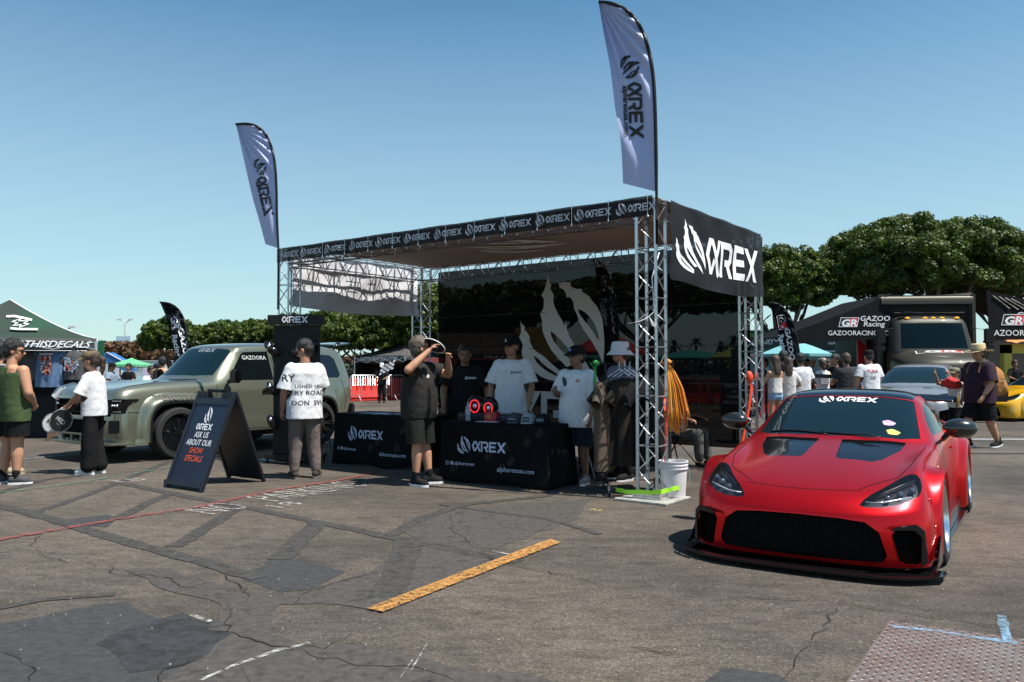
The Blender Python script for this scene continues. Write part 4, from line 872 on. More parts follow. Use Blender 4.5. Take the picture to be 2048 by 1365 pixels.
# ================================================================ boxy utility vehicle (origin under the front axle)
SU = [ # centre .. hood edge, shoulder crest | window-sill band, upper side, mid, low, sill
 [(.98,0,.30),(.98,.35,.30),(.965,.62,.30),(.93,.82,.30),(.86,.93,.30),(.78,.965,.30),(.70,.97,.30),(.62,.97,.30),(.56,.96,.30)],
 [(1.02,0,.42),(1.015,.35,.42),(1.0,.62,.42),(.96,.83,.42),(.88,.945,.43),(.80,.975,.40),(.72,.985,.37),(.64,.985,.34),(.56,.96,.30)],
 [(1.03,0,.56),(1.03,.35,.56),(1.01,.62,.56),(.965,.83,.565),(.885,.945,.58),(.80,.98,.52),(.72,.985,.44),(.63,.985,.37),(.55,.96,.30)],
 [(1.02,0,.74),(1.015,.35,.74),(.995,.62,.745),(.95,.83,.75),(.87,.94,.765),(.78,.975,.68),(.70,.985,.55),(.61,.985,.42),(.54,.96,.30)],
 [(.975,0,.98),(.97,.35,.98),(.955,.62,.985),(.92,.83,.99),(.83,.93,1.0),(.74,.965,.84),(.66,.985,.66),(.59,.985,.47),(.53,.96,.30)],
 [(.90,0,1.08),(.90,.35,1.09),(.885,.62,1.10),(.85,.80,1.115),(.76,.905,1.08),(.67,.955,.92),(.60,.985,.72),(.56,.985,.5),(.52,.96,.30)],
 [(.70,0,1.12),(.70,.35,1.125),(.69,.60,1.145),(.65,.78,1.165),(.60,.895,1.12),(.54,.95,.96),(.52,.985,.76),(.51,.985,.53),(.50,.96,.30)],
 [(.30,0,1.15),(.30,.35,1.15),(.29,.58,1.165),(.27,.77,1.20),(.25,.895,1.155),(.22,.95,1.0),(.2,.985,.80),(.2,.985,.55),(.2,.96,.30)],
 [(-.15,0,1.175),(-.15,.35,1.175),(-.16,.58,1.19),(-.18,.77,1.225),(-.2,.895,1.18),(-.2,.95,1.03),(-.2,.985,.82),(-.2,.985,.56),(-.2,.96,.30)],
 [(-.48,0,1.195),(-.50,.35,1.195),(-.54,.60,1.20),(-.60,.80,1.215),(-.62,.90,1.18),(-.62,.95,1.04),(-.62,.955,.80),(-.62,.955,.55),(-.62,.94,.30)],
 [(-.60,0,1.235),(-.62,.35,1.235),(-.67,.60,1.232),(-.74,.795,1.225),(-.78,.905,1.185),(-.78,.95,1.05),(-.78,.955,.80),(-.78,.955,.55),(-.78,.94,.30)],
 [(-.92,0,1.55),(-.93,.35,1.548),(-.97,.58,1.54),(-1.03,.735,1.515),(-1.08,.91,1.19),(-1.08,.95,1.05),(-1.08,.955,.80),(-1.08,.955,.55),(-1.08,.94,.30)],
 [(-1.17,0,1.80),(-1.18,.35,1.797),(-1.20,.56,1.785),(-1.25,.69,1.75),(-1.30,.91,1.195),(-1.30,.95,1.05),(-1.30,.955,.80),(-1.30,.955,.55),(-1.30,.94,.30)],
 [(-1.30,0,1.845),(-1.31,.35,1.842),(-1.33,.56,1.83),(-1.36,.69,1.785),(-1.42,.91,1.195),(-1.42,.95,1.05),(-1.42,.955,.80),(-1.42,.955,.55),(-1.42,.94,.30)],
 [(-1.75,0,1.88),(-1.75,.35,1.877),(-1.75,.57,1.865),(-1.75,.70,1.815),(-1.75,.91,1.20),(-1.75,.95,1.05),(-1.75,.955,.80),(-1.75,.955,.55),(-1.75,.94,.30)],
 [(-2.5,0,1.885),(-2.5,.35,1.882),(-2.5,.57,1.87),(-2.5,.70,1.82),(-2.5,.91,1.205),(-2.5,.95,1.05),(-2.5,.965,.80),(-2.5,.965,.55),(-2.5,.94,.30)],
 [(-3.1,0,1.875),(-3.1,.35,1.872),(-3.1,.57,1.86),(-3.1,.695,1.81),(-3.1,.91,1.21),(-3.1,.955,1.05),(-3.1,.985,.80),(-3.1,.985,.55),(-3.1,.95,.34)],
 [(-3.62,0,1.845),(-3.62,.35,1.842),(-3.61,.56,1.83),(-3.59,.685,1.78),(-3.60,.90,1.215),(-3.60,.95,1.06),(-3.58,.97,.82),(-3.55,.97,.6),(-3.5,.95,.42)],
 [(-3.80,0,1.80),(-3.80,.35,1.795),(-3.78,.56,1.775),(-3.74,.675,1.72),(-3.78,.87,1.215),(-3.78,.92,1.05),(-3.74,.94,.82),(-3.70,.94,.62),(-3.66,.92,.46)],
 [(-3.90,0,1.55),(-3.90,.35,1.55),(-3.88,.58,1.53),(-3.84,.72,1.49),(-3.86,.83,1.20),(-3.85,.87,1.04),(-3.82,.89,.84),(-3.78,.89,.66),(-3.74,.87,.50)],
 [(-3.94,0,1.10),(-3.94,.35,1.10),(-3.93,.62,1.09),(-3.90,.76,1.08),(-3.89,.81,1.02),(-3.88,.83,.92),(-3.86,.84,.80),(-3.83,.84,.68),(-3.80,.83,.54)],
 [(-3.94,0,.70),(-3.94,.35,.70),(-3.93,.62,.70),(-3.91,.74,.70),(-3.90,.78,.69),(-3.89,.79,.66),(-3.87,.80,.64),(-3.85,.80,.60),(-3.83,.79,.56)],
 [(-3.88,0,.50),(-3.88,.35,.50),(-3.88,.60,.50),(-3.87,.70,.50),(-3.86,.74,.51),(-3.86,.75,.52),(-3.85,.76,.53),(-3.84,.76,.54),(-3.83,.76,.55)]]
SUVG = car_paint('sage_paint', (0.215, 0.225, 0.165), metal=0.65, rough=0.27, coat=1.0, coat_r=0.05)
_sh = Vector((-.57, -.822, 0)).normalized(); _sw = G(352, 918); _side = Vector((-_sh.y, _sh.x, 0))
SFA = _sw - _side * 0.99 * 1.0
# the left side (local +y) faces the camera when the nose points left
suv = thing('utility_vehicle', 'sage green boxy utility vehicle with black wheels parked left of the booth', 'car', SFA, math.atan2(_sh.y, _sh.x))
bm = cage(SU, 3, crease=[(4, 3, 9, 3, .85), (3, 0, 3, 4, .5), (4, 0, 4, 4, .7), (9, 0, 9, 3, .8), (12, 3, 18, 3, .5), (5, 5, 19, 5, .6), (1, 0, 1, 4, .5)])
for cx in (0.0, -2.85):
    P = [(cx + x, .42 + z) for x, z in ((-.62, -.2), (-.60, .0), (-.50, .30), (-.32, .475), (.32, .475), (.50, .30), (.60, 0), (.60, -.2))]
    for s in (1, -1): bmesh.ops.delete(bm, geom=cookie(bm, P, 'x', 'z', lambda c, n, s=s: c.y * s > .60 and c.z < 1.1), context='FACES')
_fr = lambda c, n: c.x > .7 and n.x > .15
P = [(-.80, .70), (-.80, .95), (.80, .95), (.80, .70)]
sink(bm, cookie(bm, P, 'y', 'z', _fr), (-.06, 0, 0), 3, 3)
P = [(-.62, .46), (-.74, .64), (.74, .64), (.62, .46), (.60, .34), (-.60, .34)]
sink(bm, cookie(bm, P, 'y', 'z', _fr), (-.08, 0, 0), 1, 3)
for s in (1, -1):
    P = [(s * .80, .74), (s * .80, .96), (s * .955, .955), (s * .955, .74)]
    sink(bm, cookie(bm, P, 'y', 'z', lambda c, n: c.x > .6 and n.x > .05), (-.03, 0, 0), 3, 3)
ws = [(-.66, 0), (-.68, .4), (-.74, .62), (-.80, .745), (-1.22, .655), (-1.175, .5), (-1.155, 0)]
fs = cookie(bm, ws + [(x, -y) for x, y in ws[::-1] if y > 0], 'x', 'y', lambda c, n: c.z > 1.2 and n.z > .2 and -1.3 < c.x < -.5)
swf = split_off(bm, fs, 'windscreen', GLASS, suv, (0, 0, -.004)); sink(bm, fs, (-.01, 0, -.014), 3, 3)
for s in (1, -1):
    for nm, P in (('door_window', [(-1.02, 1.215), (-1.36, 1.66), (-1.42, 1.70), (-1.92, 1.72), (-1.94, 1.215)]), ('door_window', [(-2.02, 1.215), (-2.0, 1.72), (-2.72, 1.72), (-2.80, 1.66), (-2.84, 1.22)]), ('rear_side_window', [(-2.98, 1.24), (-2.96, 1.69), (-3.40, 1.67), (-3.50, 1.60), (-3.56, 1.30), (-3.50, 1.24)])):
        fs = cookie(bm, P, 'x', 'z', lambda c, n, s=s: c.y * s > .5 and c.z > 1.1); split_off(bm, fs, nm, mat('tinted_glass', (.004, .006, .007), .04, spec=.7), suv, (0, -s * .004, 0)); sink(bm, fs, (0, -s * .012, -.004), 3, 3)
# black headlamp band, hood decal, lower dark cladding by material on cut regions
hp = [(.80, 0), (.78, .42), (.62, .50), (-.30, .44), (-.42, 0)]
fs = cookie(bm, hp + [(x, -y) for x, y in hp[::-1] if y > 0], 'x', 'y', lambda c, n: 1.05 < c.z < 1.25 and n.z > .5)
for f in fs: f.material_index = 4
for f in bm.faces: f.smooth = True
sbody = bm_obj('body', bm, [SUVG, BLACK, HOLE, HOLE, mat('hood_dark', (.05, .065, .07), .25, .4, coat=.8)], suv, 34)
sbv = bvh_of(sbody)
mb = MB(); mb.box((-1.4, 0, .45), (4.6, 1.7, .2)); mb.box((-1.5, 0, .72), (4.5, 1.2, .5)); mb.build('chassis', HOLE, suv)
TOYO = None
for s in (1, -1):
    for cx, nm in ((0.0, 'front_flare'), (-2.85, 'rear_flare')):
        flare(nm, sbv, cx, .42, .485, .68, -14, 194, 1.075, SUVG, suv, s, sq=3.2, thick=.03, n=60, r_top=.64)
        # black inner arch trim
        mb = MB()
        def tr(u, v, cx=cx, s=s):
            a = R(-18 + 216 * u); ca, sa = math.cos(a), math.sin(a); k = (abs(ca) ** 3.2 + abs(sa) ** 3.2) ** (-1 / 3.2); r = (.487 - .045 * v) * k
            return (cx + r * ca, s * (1.074 - .0 * v - (.35 if v > .8 else 0)), .42 + r * sa)
        mb.grid(tr, 50, 5); mb.build('arch_trim', BLACK, suv, smooth=40)
        wheel(suv, cx, s * .955, .405, .285, .30, GLOSSK, mat('spoke_black', (.012, .012, .012), .14, .5, coat=1), 10, s, dish=.03, z=.405)
    mb = MB(); mb.prism([(-.62, .90), (-.62, 1.03), (-2.22, 1.03), (-2.22, .90)], lambda u, v, t: (u, s * v, t), .27, .36); mb.build('side_step', BLACK, suv, bevel=.01)
    # mirror
    mb = MB(); mb.box((-.98, s * 1.13, 1.29), (.13, .20, .23)); mb.build('mirror', GLOSSK, suv, bevel=.03)
    mb = MB(); mb.bar((-.98, s * .93, 1.19), (-.98, s * 1.06, 1.22), .06, .06); mb.build('mirror_stalk', BLACK, suv, bevel=.01)
    for x, z in ((-1.78, 1.04), (-2.72, 1.04)):
        mb = MB(); mb.box((x, s * .975, z), (.24, .03, .03)); mb.box((x - .02, s * .956, z), (.20, .012, .07)); mb.build('handle', BLACK, suv, bevel=.008)
    for P in ([(-.66, s, .40), (-.70, s, .8), (-.78, s, 1.17)], [(-1.98, s, .36), (-1.98, s, 1.72)], [(-.66, s, .40), (-1.98, s, .38)], [(-2.88, s, 1.22), (-2.60, s, .95), (-2.35, s, .62), (-2.2, s, .4)], [(-1.98, s, .38), (-2.2, s, .38)], [(.78, s, .755), (.52, s, .745), (.3, s, .95)], [(-3.55, s, 1.22), (-3.62, s, .9), (-3.6, s, .6)]):
        gap_line('shut_line', sbv, P, (0, -s, 0), .010, SEAM, suv)
    gap_line('shut_line', sbv, [(.80, s * .80, 2), (.5, s * .80, 2), (0, s * .80, 2), (-.45, s * .82, 2)], (0, 0, -1), .010, SEAM, suv)
    # head lamp
    L = MB(); L.grid(lambda u, v: (.975 - .11 * u ** 2.2, s * (.77 + .17 * u), .745 + .21 * v), 8, 4); Lo = L.build('headlight', LENS, suv, smooth=True)
    for k in range(3):
        mb = MB(); mb.ellipsoid((.935 - .012 * k, s * (.80 + .045 * k), .86), (.018, .018, .02), 10, 8); mb.build('lamp_unit', LED, Lo, smooth=True)
    mb = MB(); mb.bar((.93, s * .79, .93), (.875, s * .93, .93), .012); mb.bar((.93, s * .79, .77), (.875, s * .93, .77), .01); mb.build('light_bar', LED, Lo)
    mb = MB(); mb.prism([(.99, .80), (.90, .93), (.90, .95), (1.0, .82)], lambda u, v, t: (u, s * v, t), .45, .64); mb.build('bumper_blade', BLACK, suv, bevel=.01)
mb = MB()
for z in (.75, .85, .94): mb.box((.965, 0, z), (.03, 1.5, .008))
mb.build('grille', mat('grille_dark', (.02, .02, .02), .4, .4), suv, bevel=.004)
mb = MB(); P = [(1.13, 0), (1.12, .55), (1.02, .90), (.80, 1.03), (.70, 1.03), (.70, 0)]; mb.prism(P + [(x, -y) for x, y in P[::-1] if y > 0], lambda u, v, t: (u, v, t), .27, .315); mb.build('front_splitter', SUVG, suv, bevel=.01)
mb = MB()
for y in (-.42, -.14, .14, .42): mb.box((1.03, y, .37), (.06, .05, .10))
mb.box((1.035, 0, .42), (.05, 1.1, .03)); mb.build('bumper_bracket', SUVG, suv, bevel=.006)
mb = MB(); mb.grid(lambda u, v: (-3.66 - v * .38, -.62 + u * 1.24, 1.885 + .05 * v - .02 * (2 * u - 1) ** 2), 14, 6); mb.build('rear_spoiler', mat('spoiler_dark', (.04, .06, .07), .2, .3, coat=1), suv, smooth=True, solid=.03)
for s in (1, -1):
    mb = MB(); mb.bar((-3.75, s * .45, 1.83), (-3.95, s * .45, 1.92), .02, .10); mb.build('spoiler_stay', BLACK, suv)
    mb = MB(); mb.tube([(-.52, s * .1 + .05, 1.225), (-.60, s * .1 + .5, 1.235)], .009, 6); mb.build('wiper', BLACK, suv)
mb = MB(); mb.box((-3.93, 0, .62), (.14, 1.7, .22)); mb.build('rear_bumper', BLACK, suv, bevel=.03)
g = onto(bvh_of(swf), (-1.13, 0.12, 1.745), (0, 1, 0), (-.6, 0, .8), .003); put2d('windscreen_logo', arex_word(.11), g, mat('faint_decal', (.22, .27, .29), .5), suv, cut=.08)
flf = [o for o in suv.children if o.name.startswith('front_flare')][0]
def _tf(u, v):
    x = .02 - u; z = .965 + v; h = sbv.ray_cast(Vector((x, 2, z)), Vector((0, -1, 0)), 3); fb = bvh_of_flare.ray_cast(Vector((x, 2, z)), Vector((0, -1, 0)), 3)
    y = max([q[0].y for q in (h, fb) if q[0] is not None] or [1.0]); return Vector((x, y + .014, z))
bvh_of_flare = bvh_of(flf)
put2d('tyre_lettering', text2d('TOYO TIRES', .115, .03, 0, 1.15), _tf, mat('decal_dark_sage', (.10, .09, .07), .5), suv, cut=.04)
_wf = onto(sbv, (-1.62, 1.0, 1.60), (-1, 0, 0), (0, 0, 1), .012); put2d('window_lettering', text2d('GAZOORA', .10, .01), _wf, mat('decal_pale', (.45, .5, .5), .5), suv, cut=.05)
# ================================================================ silver hatchback, yellow coupe, camper truck
HA = [
 [(.80,0,.16),(.80,.3,.16),(.78,.56,.16),(.72,.74,.16),(.62,.86,.16),(.55,.89,.17),(.50,.90,.17),(.46,.90,.17),(.43,.89,.17)],
 [(.87,0,.36),(.865,.3,.36),(.84,.56,.36),(.77,.76,.37),(.65,.88,.39),(.56,.91,.34),(.49,.92,.27),(.44,.92,.22),(.41,.89,.17)],
 [(.87,0,.55),(.865,.3,.555),(.84,.56,.56),(.76,.76,.57),(.63,.88,.60),(.54,.91,.52),(.47,.92,.38),(.42,.92,.26),(.39,.89,.17)],
 [(.82,0,.70),(.81,.3,.71),(.77,.56,.72),(.68,.74,.74),(.54,.86,.76),(.46,.90,.65),(.42,.92,.46),(.39,.92,.30),(.37,.89,.17)],
 [(.60,0,.83),(.59,.3,.84),(.55,.54,.845),(.46,.70,.85),(.36,.83,.85),(.32,.90,.74),(.31,.92,.52),(.31,.92,.33),(.31,.89,.17)],
 [(.15,0,.93),(.13,.3,.935),(.08,.52,.935),(.02,.68,.92),(-.04,.83,.90),(-.06,.90,.78),(-.06,.92,.56),(-.06,.91,.35),(-.06,.88,.17)],
 [(-.22,0,.985),(-.25,.3,.985),(-.33,.54,.975),(-.46,.72,.955),(-.50,.83,.93),(-.50,.88,.80),(-.50,.89,.58),(-.50,.88,.36),(-.50,.86,.17)],
 [(-.30,0,1.01),(-.33,.3,1.01),(-.42,.54,.995),(-.56,.71,.975),(-.62,.84,.94),(-.62,.88,.81),(-.62,.89,.58),(-.62,.88,.36),(-.62,.86,.17)],
 [(-.72,0,1.23),(-.74,.28,1.23),(-.80,.50,1.22),(-.92,.65,1.19),(-.94,.84,.95),(-.94,.88,.82),(-.94,.885,.58),(-.94,.88,.36),(-.94,.86,.17)],
 [(-1.12,0,1.40),(-1.13,.27,1.40),(-1.17,.47,1.385),(-1.25,.59,1.345),(-1.30,.84,.96),(-1.3,.88,.82),(-1.3,.885,.58),(-1.3,.88,.36),(-1.3,.86,.17)],
 [(-1.7,0,1.46),(-1.7,.28,1.455),(-1.7,.47,1.44),(-1.7,.59,1.395),(-1.7,.84,.97),(-1.7,.88,.83),(-1.7,.885,.58),(-1.7,.88,.36),(-1.7,.86,.17)],
 [(-2.6,0,1.43),(-2.6,.28,1.425),(-2.6,.46,1.41),(-2.6,.57,1.365),(-2.6,.82,1.0),(-2.6,.91,.85),(-2.6,.93,.6),(-2.6,.92,.38),(-2.6,.89,.17)],
 [(-3.2,0,1.36),(-3.2,.28,1.355),(-3.2,.45,1.34),(-3.2,.55,1.30),(-3.2,.78,1.02),(-3.2,.88,.88),(-3.2,.90,.66),(-3.2,.89,.45),(-3.2,.86,.25)],
 [(-3.45,0,.95),(-3.45,.3,.95),(-3.44,.5,.945),(-3.42,.65,.94),(-3.38,.76,.90),(-3.36,.82,.78),(-3.35,.84,.62),(-3.35,.83,.48),(-3.34,.81,.35)],
 [(-3.48,0,.35),(-3.48,.3,.35),(-3.47,.5,.35),(-3.45,.63,.35),(-3.42,.72,.36),(-3.41,.74,.37),(-3.4,.75,.38),(-3.4,.75,.38),(-3.4,.74,.38)]]
SILV = car_paint('silver_paint', (.30, .30, .30), metal=.45, rough=.3)
_hh = Vector((-.58, -.81, 0)).normalized(); hat = thing('hatchback_car', 'silver grey hatchback parked nose out in front of the dark truck', 'car', Vector((8.75, 17.8, 0)), math.atan2(_hh.y, _hh.x))
hat.scale = (1.04, 1.04, 1.06); bm = cage(HA, 2)
for cx in (0.0, -2.62):
    P = [(cx + .37 * math.cos(a), .33 + .37 * math.sin(a)) for a in np.linspace(-2.2, 2 * math.pi - 2.2, 24)[:-1]]
    for s in (1, -1): bmesh.ops.delete(bm, geom=cookie(bm, P, 'x', 'z', lambda c, n, s=s: c.y * s > .5), context='FACES')
_f = lambda c, n: c.x > .5 and n.x > .2
sink(bm, cookie(bm, [(-.55, .24), (-.62, .5), (-.45, .62), (.45, .62), (.62, .5), (.55, .24)], 'y', 'z', _f), (-.06, 0, 0), 1, 1)
for s in (1, -1):
    sink(bm, cookie(bm, [(s * .68, .26), (s * .68, .50), (s * .84, .54), (s * .85, .28)], 'y', 'z', lambda c, n: c.x > .4), (-.05, 0, 0), 1, 1)
    fs = cookie(bm, chaikin([(.76, s * .50), (.55, s * .62), (.30, s * .84), (.42, s * .90), (.62, s * .84), (.76, s * .66)], 1), 'x', 'y', lambda c, n: c.z > .62 and n.z > .02); split_off(bm, fs, 'headlight', LENS, hat); sink(bm, fs, (-.03, 0, -.03), 1, 2)
ws = [(-.33, 0), (-.37, .33), (-.46, .56), (-.60, .69), (-1.22, .55), (-1.15, .4), (-1.10, 0)]
fs = cookie(bm, ws + [(x, -y) for x, y in ws[::-1] if y > 0], 'x', 'y', lambda c, n: c.z > .98 and n.z > .2); split_off(bm, fs, 'windscreen', mat('screen_glass', (.006, .018, .022), .06, spec=.4), hat, (0, 0, -.004)); sink(bm, fs, (0, 0, -.014), 1, 1)
for s in (1, -1):
    fs = cookie(bm, [(-.85, 1.0), (-1.28, 1.32), (-2.5, 1.36), (-2.8, 1.3), (-2.9, 1.05), (-1.9, 1.02)], 'x', 'z', lambda c, n, s=s: c.y * s > .4); split_off(bm, fs, 'side_window', GLASS, hat, (0, -s * .004, 0)); sink(bm, fs, (0, -s * .012, 0), 1, 1)
    for y in (.28,): sink(bm, cookie(bm, [(.10, s * .30), (.02, s * .30), (.02, s * .46), (.10, s * .46)], 'x', 'y', lambda c, n: .8 < c.z < 1.0), (0, 0, -.012), 1, 1)
for f in bm.faces: f.smooth = True
hb = bm_obj('body', bm, [SILV, HOLE, mat('lamp_silver', (.5, .52, .55), .2, .8)], hat, 36); hbv = bvh_of(hb)
mb = MB(); mb.box((-1.4, 0, .32), (3.8, 1.5, .2)); mb.build('floor_pan', HOLE, hat)
for s in (1, -1):
    for cx in (0, -2.62): flare('flare', hbv, cx, .33, .355, .45, -20, 200, .955, SILV, hat, s); wheel(hat, cx, s * .83, .325, .23, .245, GLOSSK, GLOSSK, 10, s, dish=.03)
    mb = MB(); mb.ellipsoid((-.72, s * 1.02, 1.06), (.08, .13, .08), 16, 10); mb.tube([(-.78, s * .86, 1.0), (-.74, s * .95, 1.03)], .03, 8); mb.build('mirror', GLOSSK, hat, smooth=True)
    mb = MB(); mb.tube([(.72, s * .56, .70), (.60, s * .74, .73), (.46, s * .86, .76)], .012, 6); mb.build('light_bar', LED, hat)
gap_line('hood_line', hbv, [(.74, -.5, 2), (.77, 0, 2), (.74, .5, 2)], (0, 0, -1), .01, SEAM, hat)
mb = MB(); mb.prism([(.92, 0), (.88, .6), (.70, .86), (.5, .92), (.5, 0)], lambda u, v, t: (u, v, t), .12, .16); mb.prism([(.92, 0), (.88, -.6), (.70, -.86), (.5, -.92), (.5, 0)], lambda u, v, t: (u, v, t), .12, .16); mb.build('front_splitter', GLOSSK, hat)
YELP = car_paint('yellow_paint', (.80, .42, .015), metal=.1, rough=.25)
yc, _ = make_coupe('bright yellow sports coupe partly cut off by the right edge of the photo', Vector((13.75, 22.4, 0)), R(192), YELP, False, rimm=GLOSSK)
yc.scale = (1.04, .98, 1.09)
# ---------------------------------------------------------------- dark expedition truck
TD = 22.5; tr = thing('camper_truck', 'dark bronze truck with tall black box body and amber roof lights', 'truck', Vector((11.85, TD, 0)), R(-96))
# local: x forward (towards camera), y left (image right)
TRK = car_paint('truck_bronze', (.035, .033, .024), metal=.3, rough=.5, coat=.2)
BOXM = mat('box_black', (.012, .012, .012), .6, spec=.2, var=.2, vs=3)
mb = MB(); mb.box((-2.9, 0, 2.15), (4.4, 2.55, 2.7)); mb.build('box_body', BOXM, tr, bevel=.06)
mb = MB(); mb.grid(lambda u, v: (-.62 + .10 * math.sin(u * math.pi / 2) - .0, -1.26 + 2.52 * v, 3.50 - .24 * (1 - math.cos(u * math.pi / 2)) * 1.0 + .0), 8, 4); mb.tube([(-.68, -1.27, 3.48), (-.68, 1.27, 3.50)], .09, 12); mb.build('awning_roll', mat('bronze_metal', (.045, .040, .030), .45, .5), tr, smooth=True)
for s in (1, -1):
    mb = MB(); mb.bar((-.62, s * 1.28, .9), (-.62, s * 1.28, 3.55), .10); mb.build('corner_post', mat('post_bronze', (.05, .045, .035), .5, .5), tr)
# cab as a cage
CB = [[(.0,0,1.2),(.0,.5,1.2),(-.02,.85,1.2),(-.1,1.05,1.2)],[(.05,0,1.75),(.05,.5,1.75),(.0,.85,1.75),(-.12,1.10,1.75)],[(.02,0,1.82),(.0,.5,1.82),(-.05,.85,1.82),(-.15,1.10,1.82)],[(-.22,0,2.62),(-.23,.5,2.62),(-.27,.83,2.60),(-.36,1.02,2.58)],[(-.30,0,2.74),(-.31,.5,2.74),(-.35,.82,2.72),(-.45,1.0,2.68)],[(-.60,0,2.84),(-.60,.5,2.84),(-.62,.82,2.82),(-.66,.98,2.78)],[(-.9,0,2.86),(-.9,.5,2.86),(-.9,.82,2.84),(-.9,.98,2.8)]]
CB = [[(x, y, z + .10 * (z > 1.3)) for x, y, z in r] for r in CB]
for r in CB: x, y, z = r[-1]; r += [(x - .25 if x > -.5 else x, y + .05, min(z, 2.55)), (x - .35 if x > -.5 else x, y + .07, min(z, 1.7)), (x - .35 if x > -.5 else x, y + .05, 1.2)]
bm = cage(CB, 2)
P = [(-.90, 1.97), (-.83, 2.70), (.83, 2.70), (.90, 1.97)]
fs = cookie(bm, P, 'y', 'z', lambda c, n: c.x > -.5 and n.x > .3); split_off(bm, fs, 'windscreen', mat('truck_glass', (.003, .009, .013), .2, spec=.12), tr, (.0, 0, 0)); sink(bm, fs, (-.02, 0, 0), 1, 1)
for f in bm.faces: f.smooth = True
bm_obj('cab', bm, [TRK, HOLE], tr, 34)
HD = [[(1.30,0,1.0),(1.28,.5,1.0),(1.15,.85,1.0),(.95,1.05,1.0)],[(1.34,0,1.35),(1.32,.5,1.35),(1.18,.85,1.33),(.98,1.08,1.28)],[(1.22,0,1.56),(1.20,.5,1.56),(1.08,.85,1.52),(.90,1.10,1.46)],[(.7,0,1.70),(.68,.5,1.70),(.6,.85,1.66),(.5,1.12,1.56)],[(.0,0,1.82),(.0,.5,1.82),(-.02,.85,1.78),(-.05,1.14,1.66)]]
HD = [[(x, y, z + .12) for x, y, z in r] for r in HD]
for r in HD: x, y, z = r[-1]; r += [(x - .1, y + .05, z - .2), (x - .12, y + .05, .9)]
bm = cage(HD, 2)
fs = cookie(bm, [(-.42, .98), (-.42, 1.25), (-.25, 1.42), (.25, 1.42), (.42, 1.25), (.42, .98)], 'y', 'z', lambda c, n: c.x > .9 and n.x > .2); sink(bm, fs, (-.08, 0, 0), 1, 1)
for f in bm.faces: f.smooth = True
hdo = bm_obj('hood', bm, [TRK, HOLE], tr, 34); hv = bvh_of(hdo)
f_ = onto(hv, (.36, -.05, 1.92), (0, 1, 0), (-.97, 0, .25), .006)
qd = lambda a, b, c, d: ([(a, b), (c, b), (c, d), (a, d)], [(0, 1, 2, 3)])
sh = lambda vf, k=.25: ([(x + y * k, y) for x, y in vf[0]], vf[1])
put2d('emblem_panel', sh(qd(-.62, -.17, .62, .17)), f_, GRw, hdo, cut=.12)
f2 = onto(hv, (.36, -.05, 1.92), (0, 1, 0), (-.97, 0, .25), .010); f3 = onto(hv, (.36, -.05, 1.92), (0, 1, 0), (-.97, 0, .25), .014)
put2d('black_half', sh(qd(-.59, -.145, 0, .145)), f2, INK, hdo, cut=.12); put2d('red_half', sh(qd(0.01, -.145, .59, .145)), f2, GRred, hdo, cut=.12)
put2d('lettering', ([(x - .0, y - .02) for x, y in text2d('GR', .36, .02, .2, 1.9)[0]], text2d('GR', .36, .02, .2, 1.9)[1]), f3, GRw, hdo, cut=.1)
mb = MB(); mb.tube([(-.42, -.95, 3.0), (-.42, .95, 3.0)], .02, 8); mb.box((-.42, -.6, 3.02), (.16, .3, .06)); mb.build('roof_rack', BLACK, tr, smooth=40)
AMB = mat('amber_lamp', (.9, .35, .02), .2, emit=.35)
for y in (-.62, -.14, .08, .32, .72):
    mb = MB(); mb.ellipsoid((-.35, y, 2.85), (.04, .075, .028), 12, 8); mb.build('marker_lamp', AMB, tr, smooth=True)
for s in (1, -1):
    mb = MB(); mb.tube([(-.3, s * 1.05, 2.55), (-.1, s * 1.42, 2.5), (-.1, s * 1.42, 1.95)], .018, 8); mb.build('mirror_arm', BLACK, tr)
    mb = MB(); mb.box((-.08, s * 1.45, 2.32), (.10, .26, .42)); mb.box((-.08, s * 1.45, 1.98), (.10, .24, .18)); mb.build('mirror', BLACK, tr, bevel=.03)
    wheel(tr, .35, s * 1.0, .52, .34, .28, GLOSSK, GLOSSK, 8, s); wheel(tr, -3.9, s * 1.0, .52, .34, .28, GLOSSK, GLOSSK, 8, s)
    mb = MB(); mb.lathe([(.12, .02), (.12, .0)], c=(1.22, s * .78, 1.22), n=16, axis='X'); mb.build('headlight', LED, tr)
mb = MB(); mb.box((1.45, 0, .72), (.25, 2.3, .34)); mb.box((-1.5, 0, .85), (5.6, 1.0, .3)); mb.build('chassis', BLACK, tr, bevel=.03)
mb = MB(); mb.tube([(.04, -.1, 1.84), (-.05, -.45, 2.0)], .01, 6); mb.build('wiper', BLACK, tr)
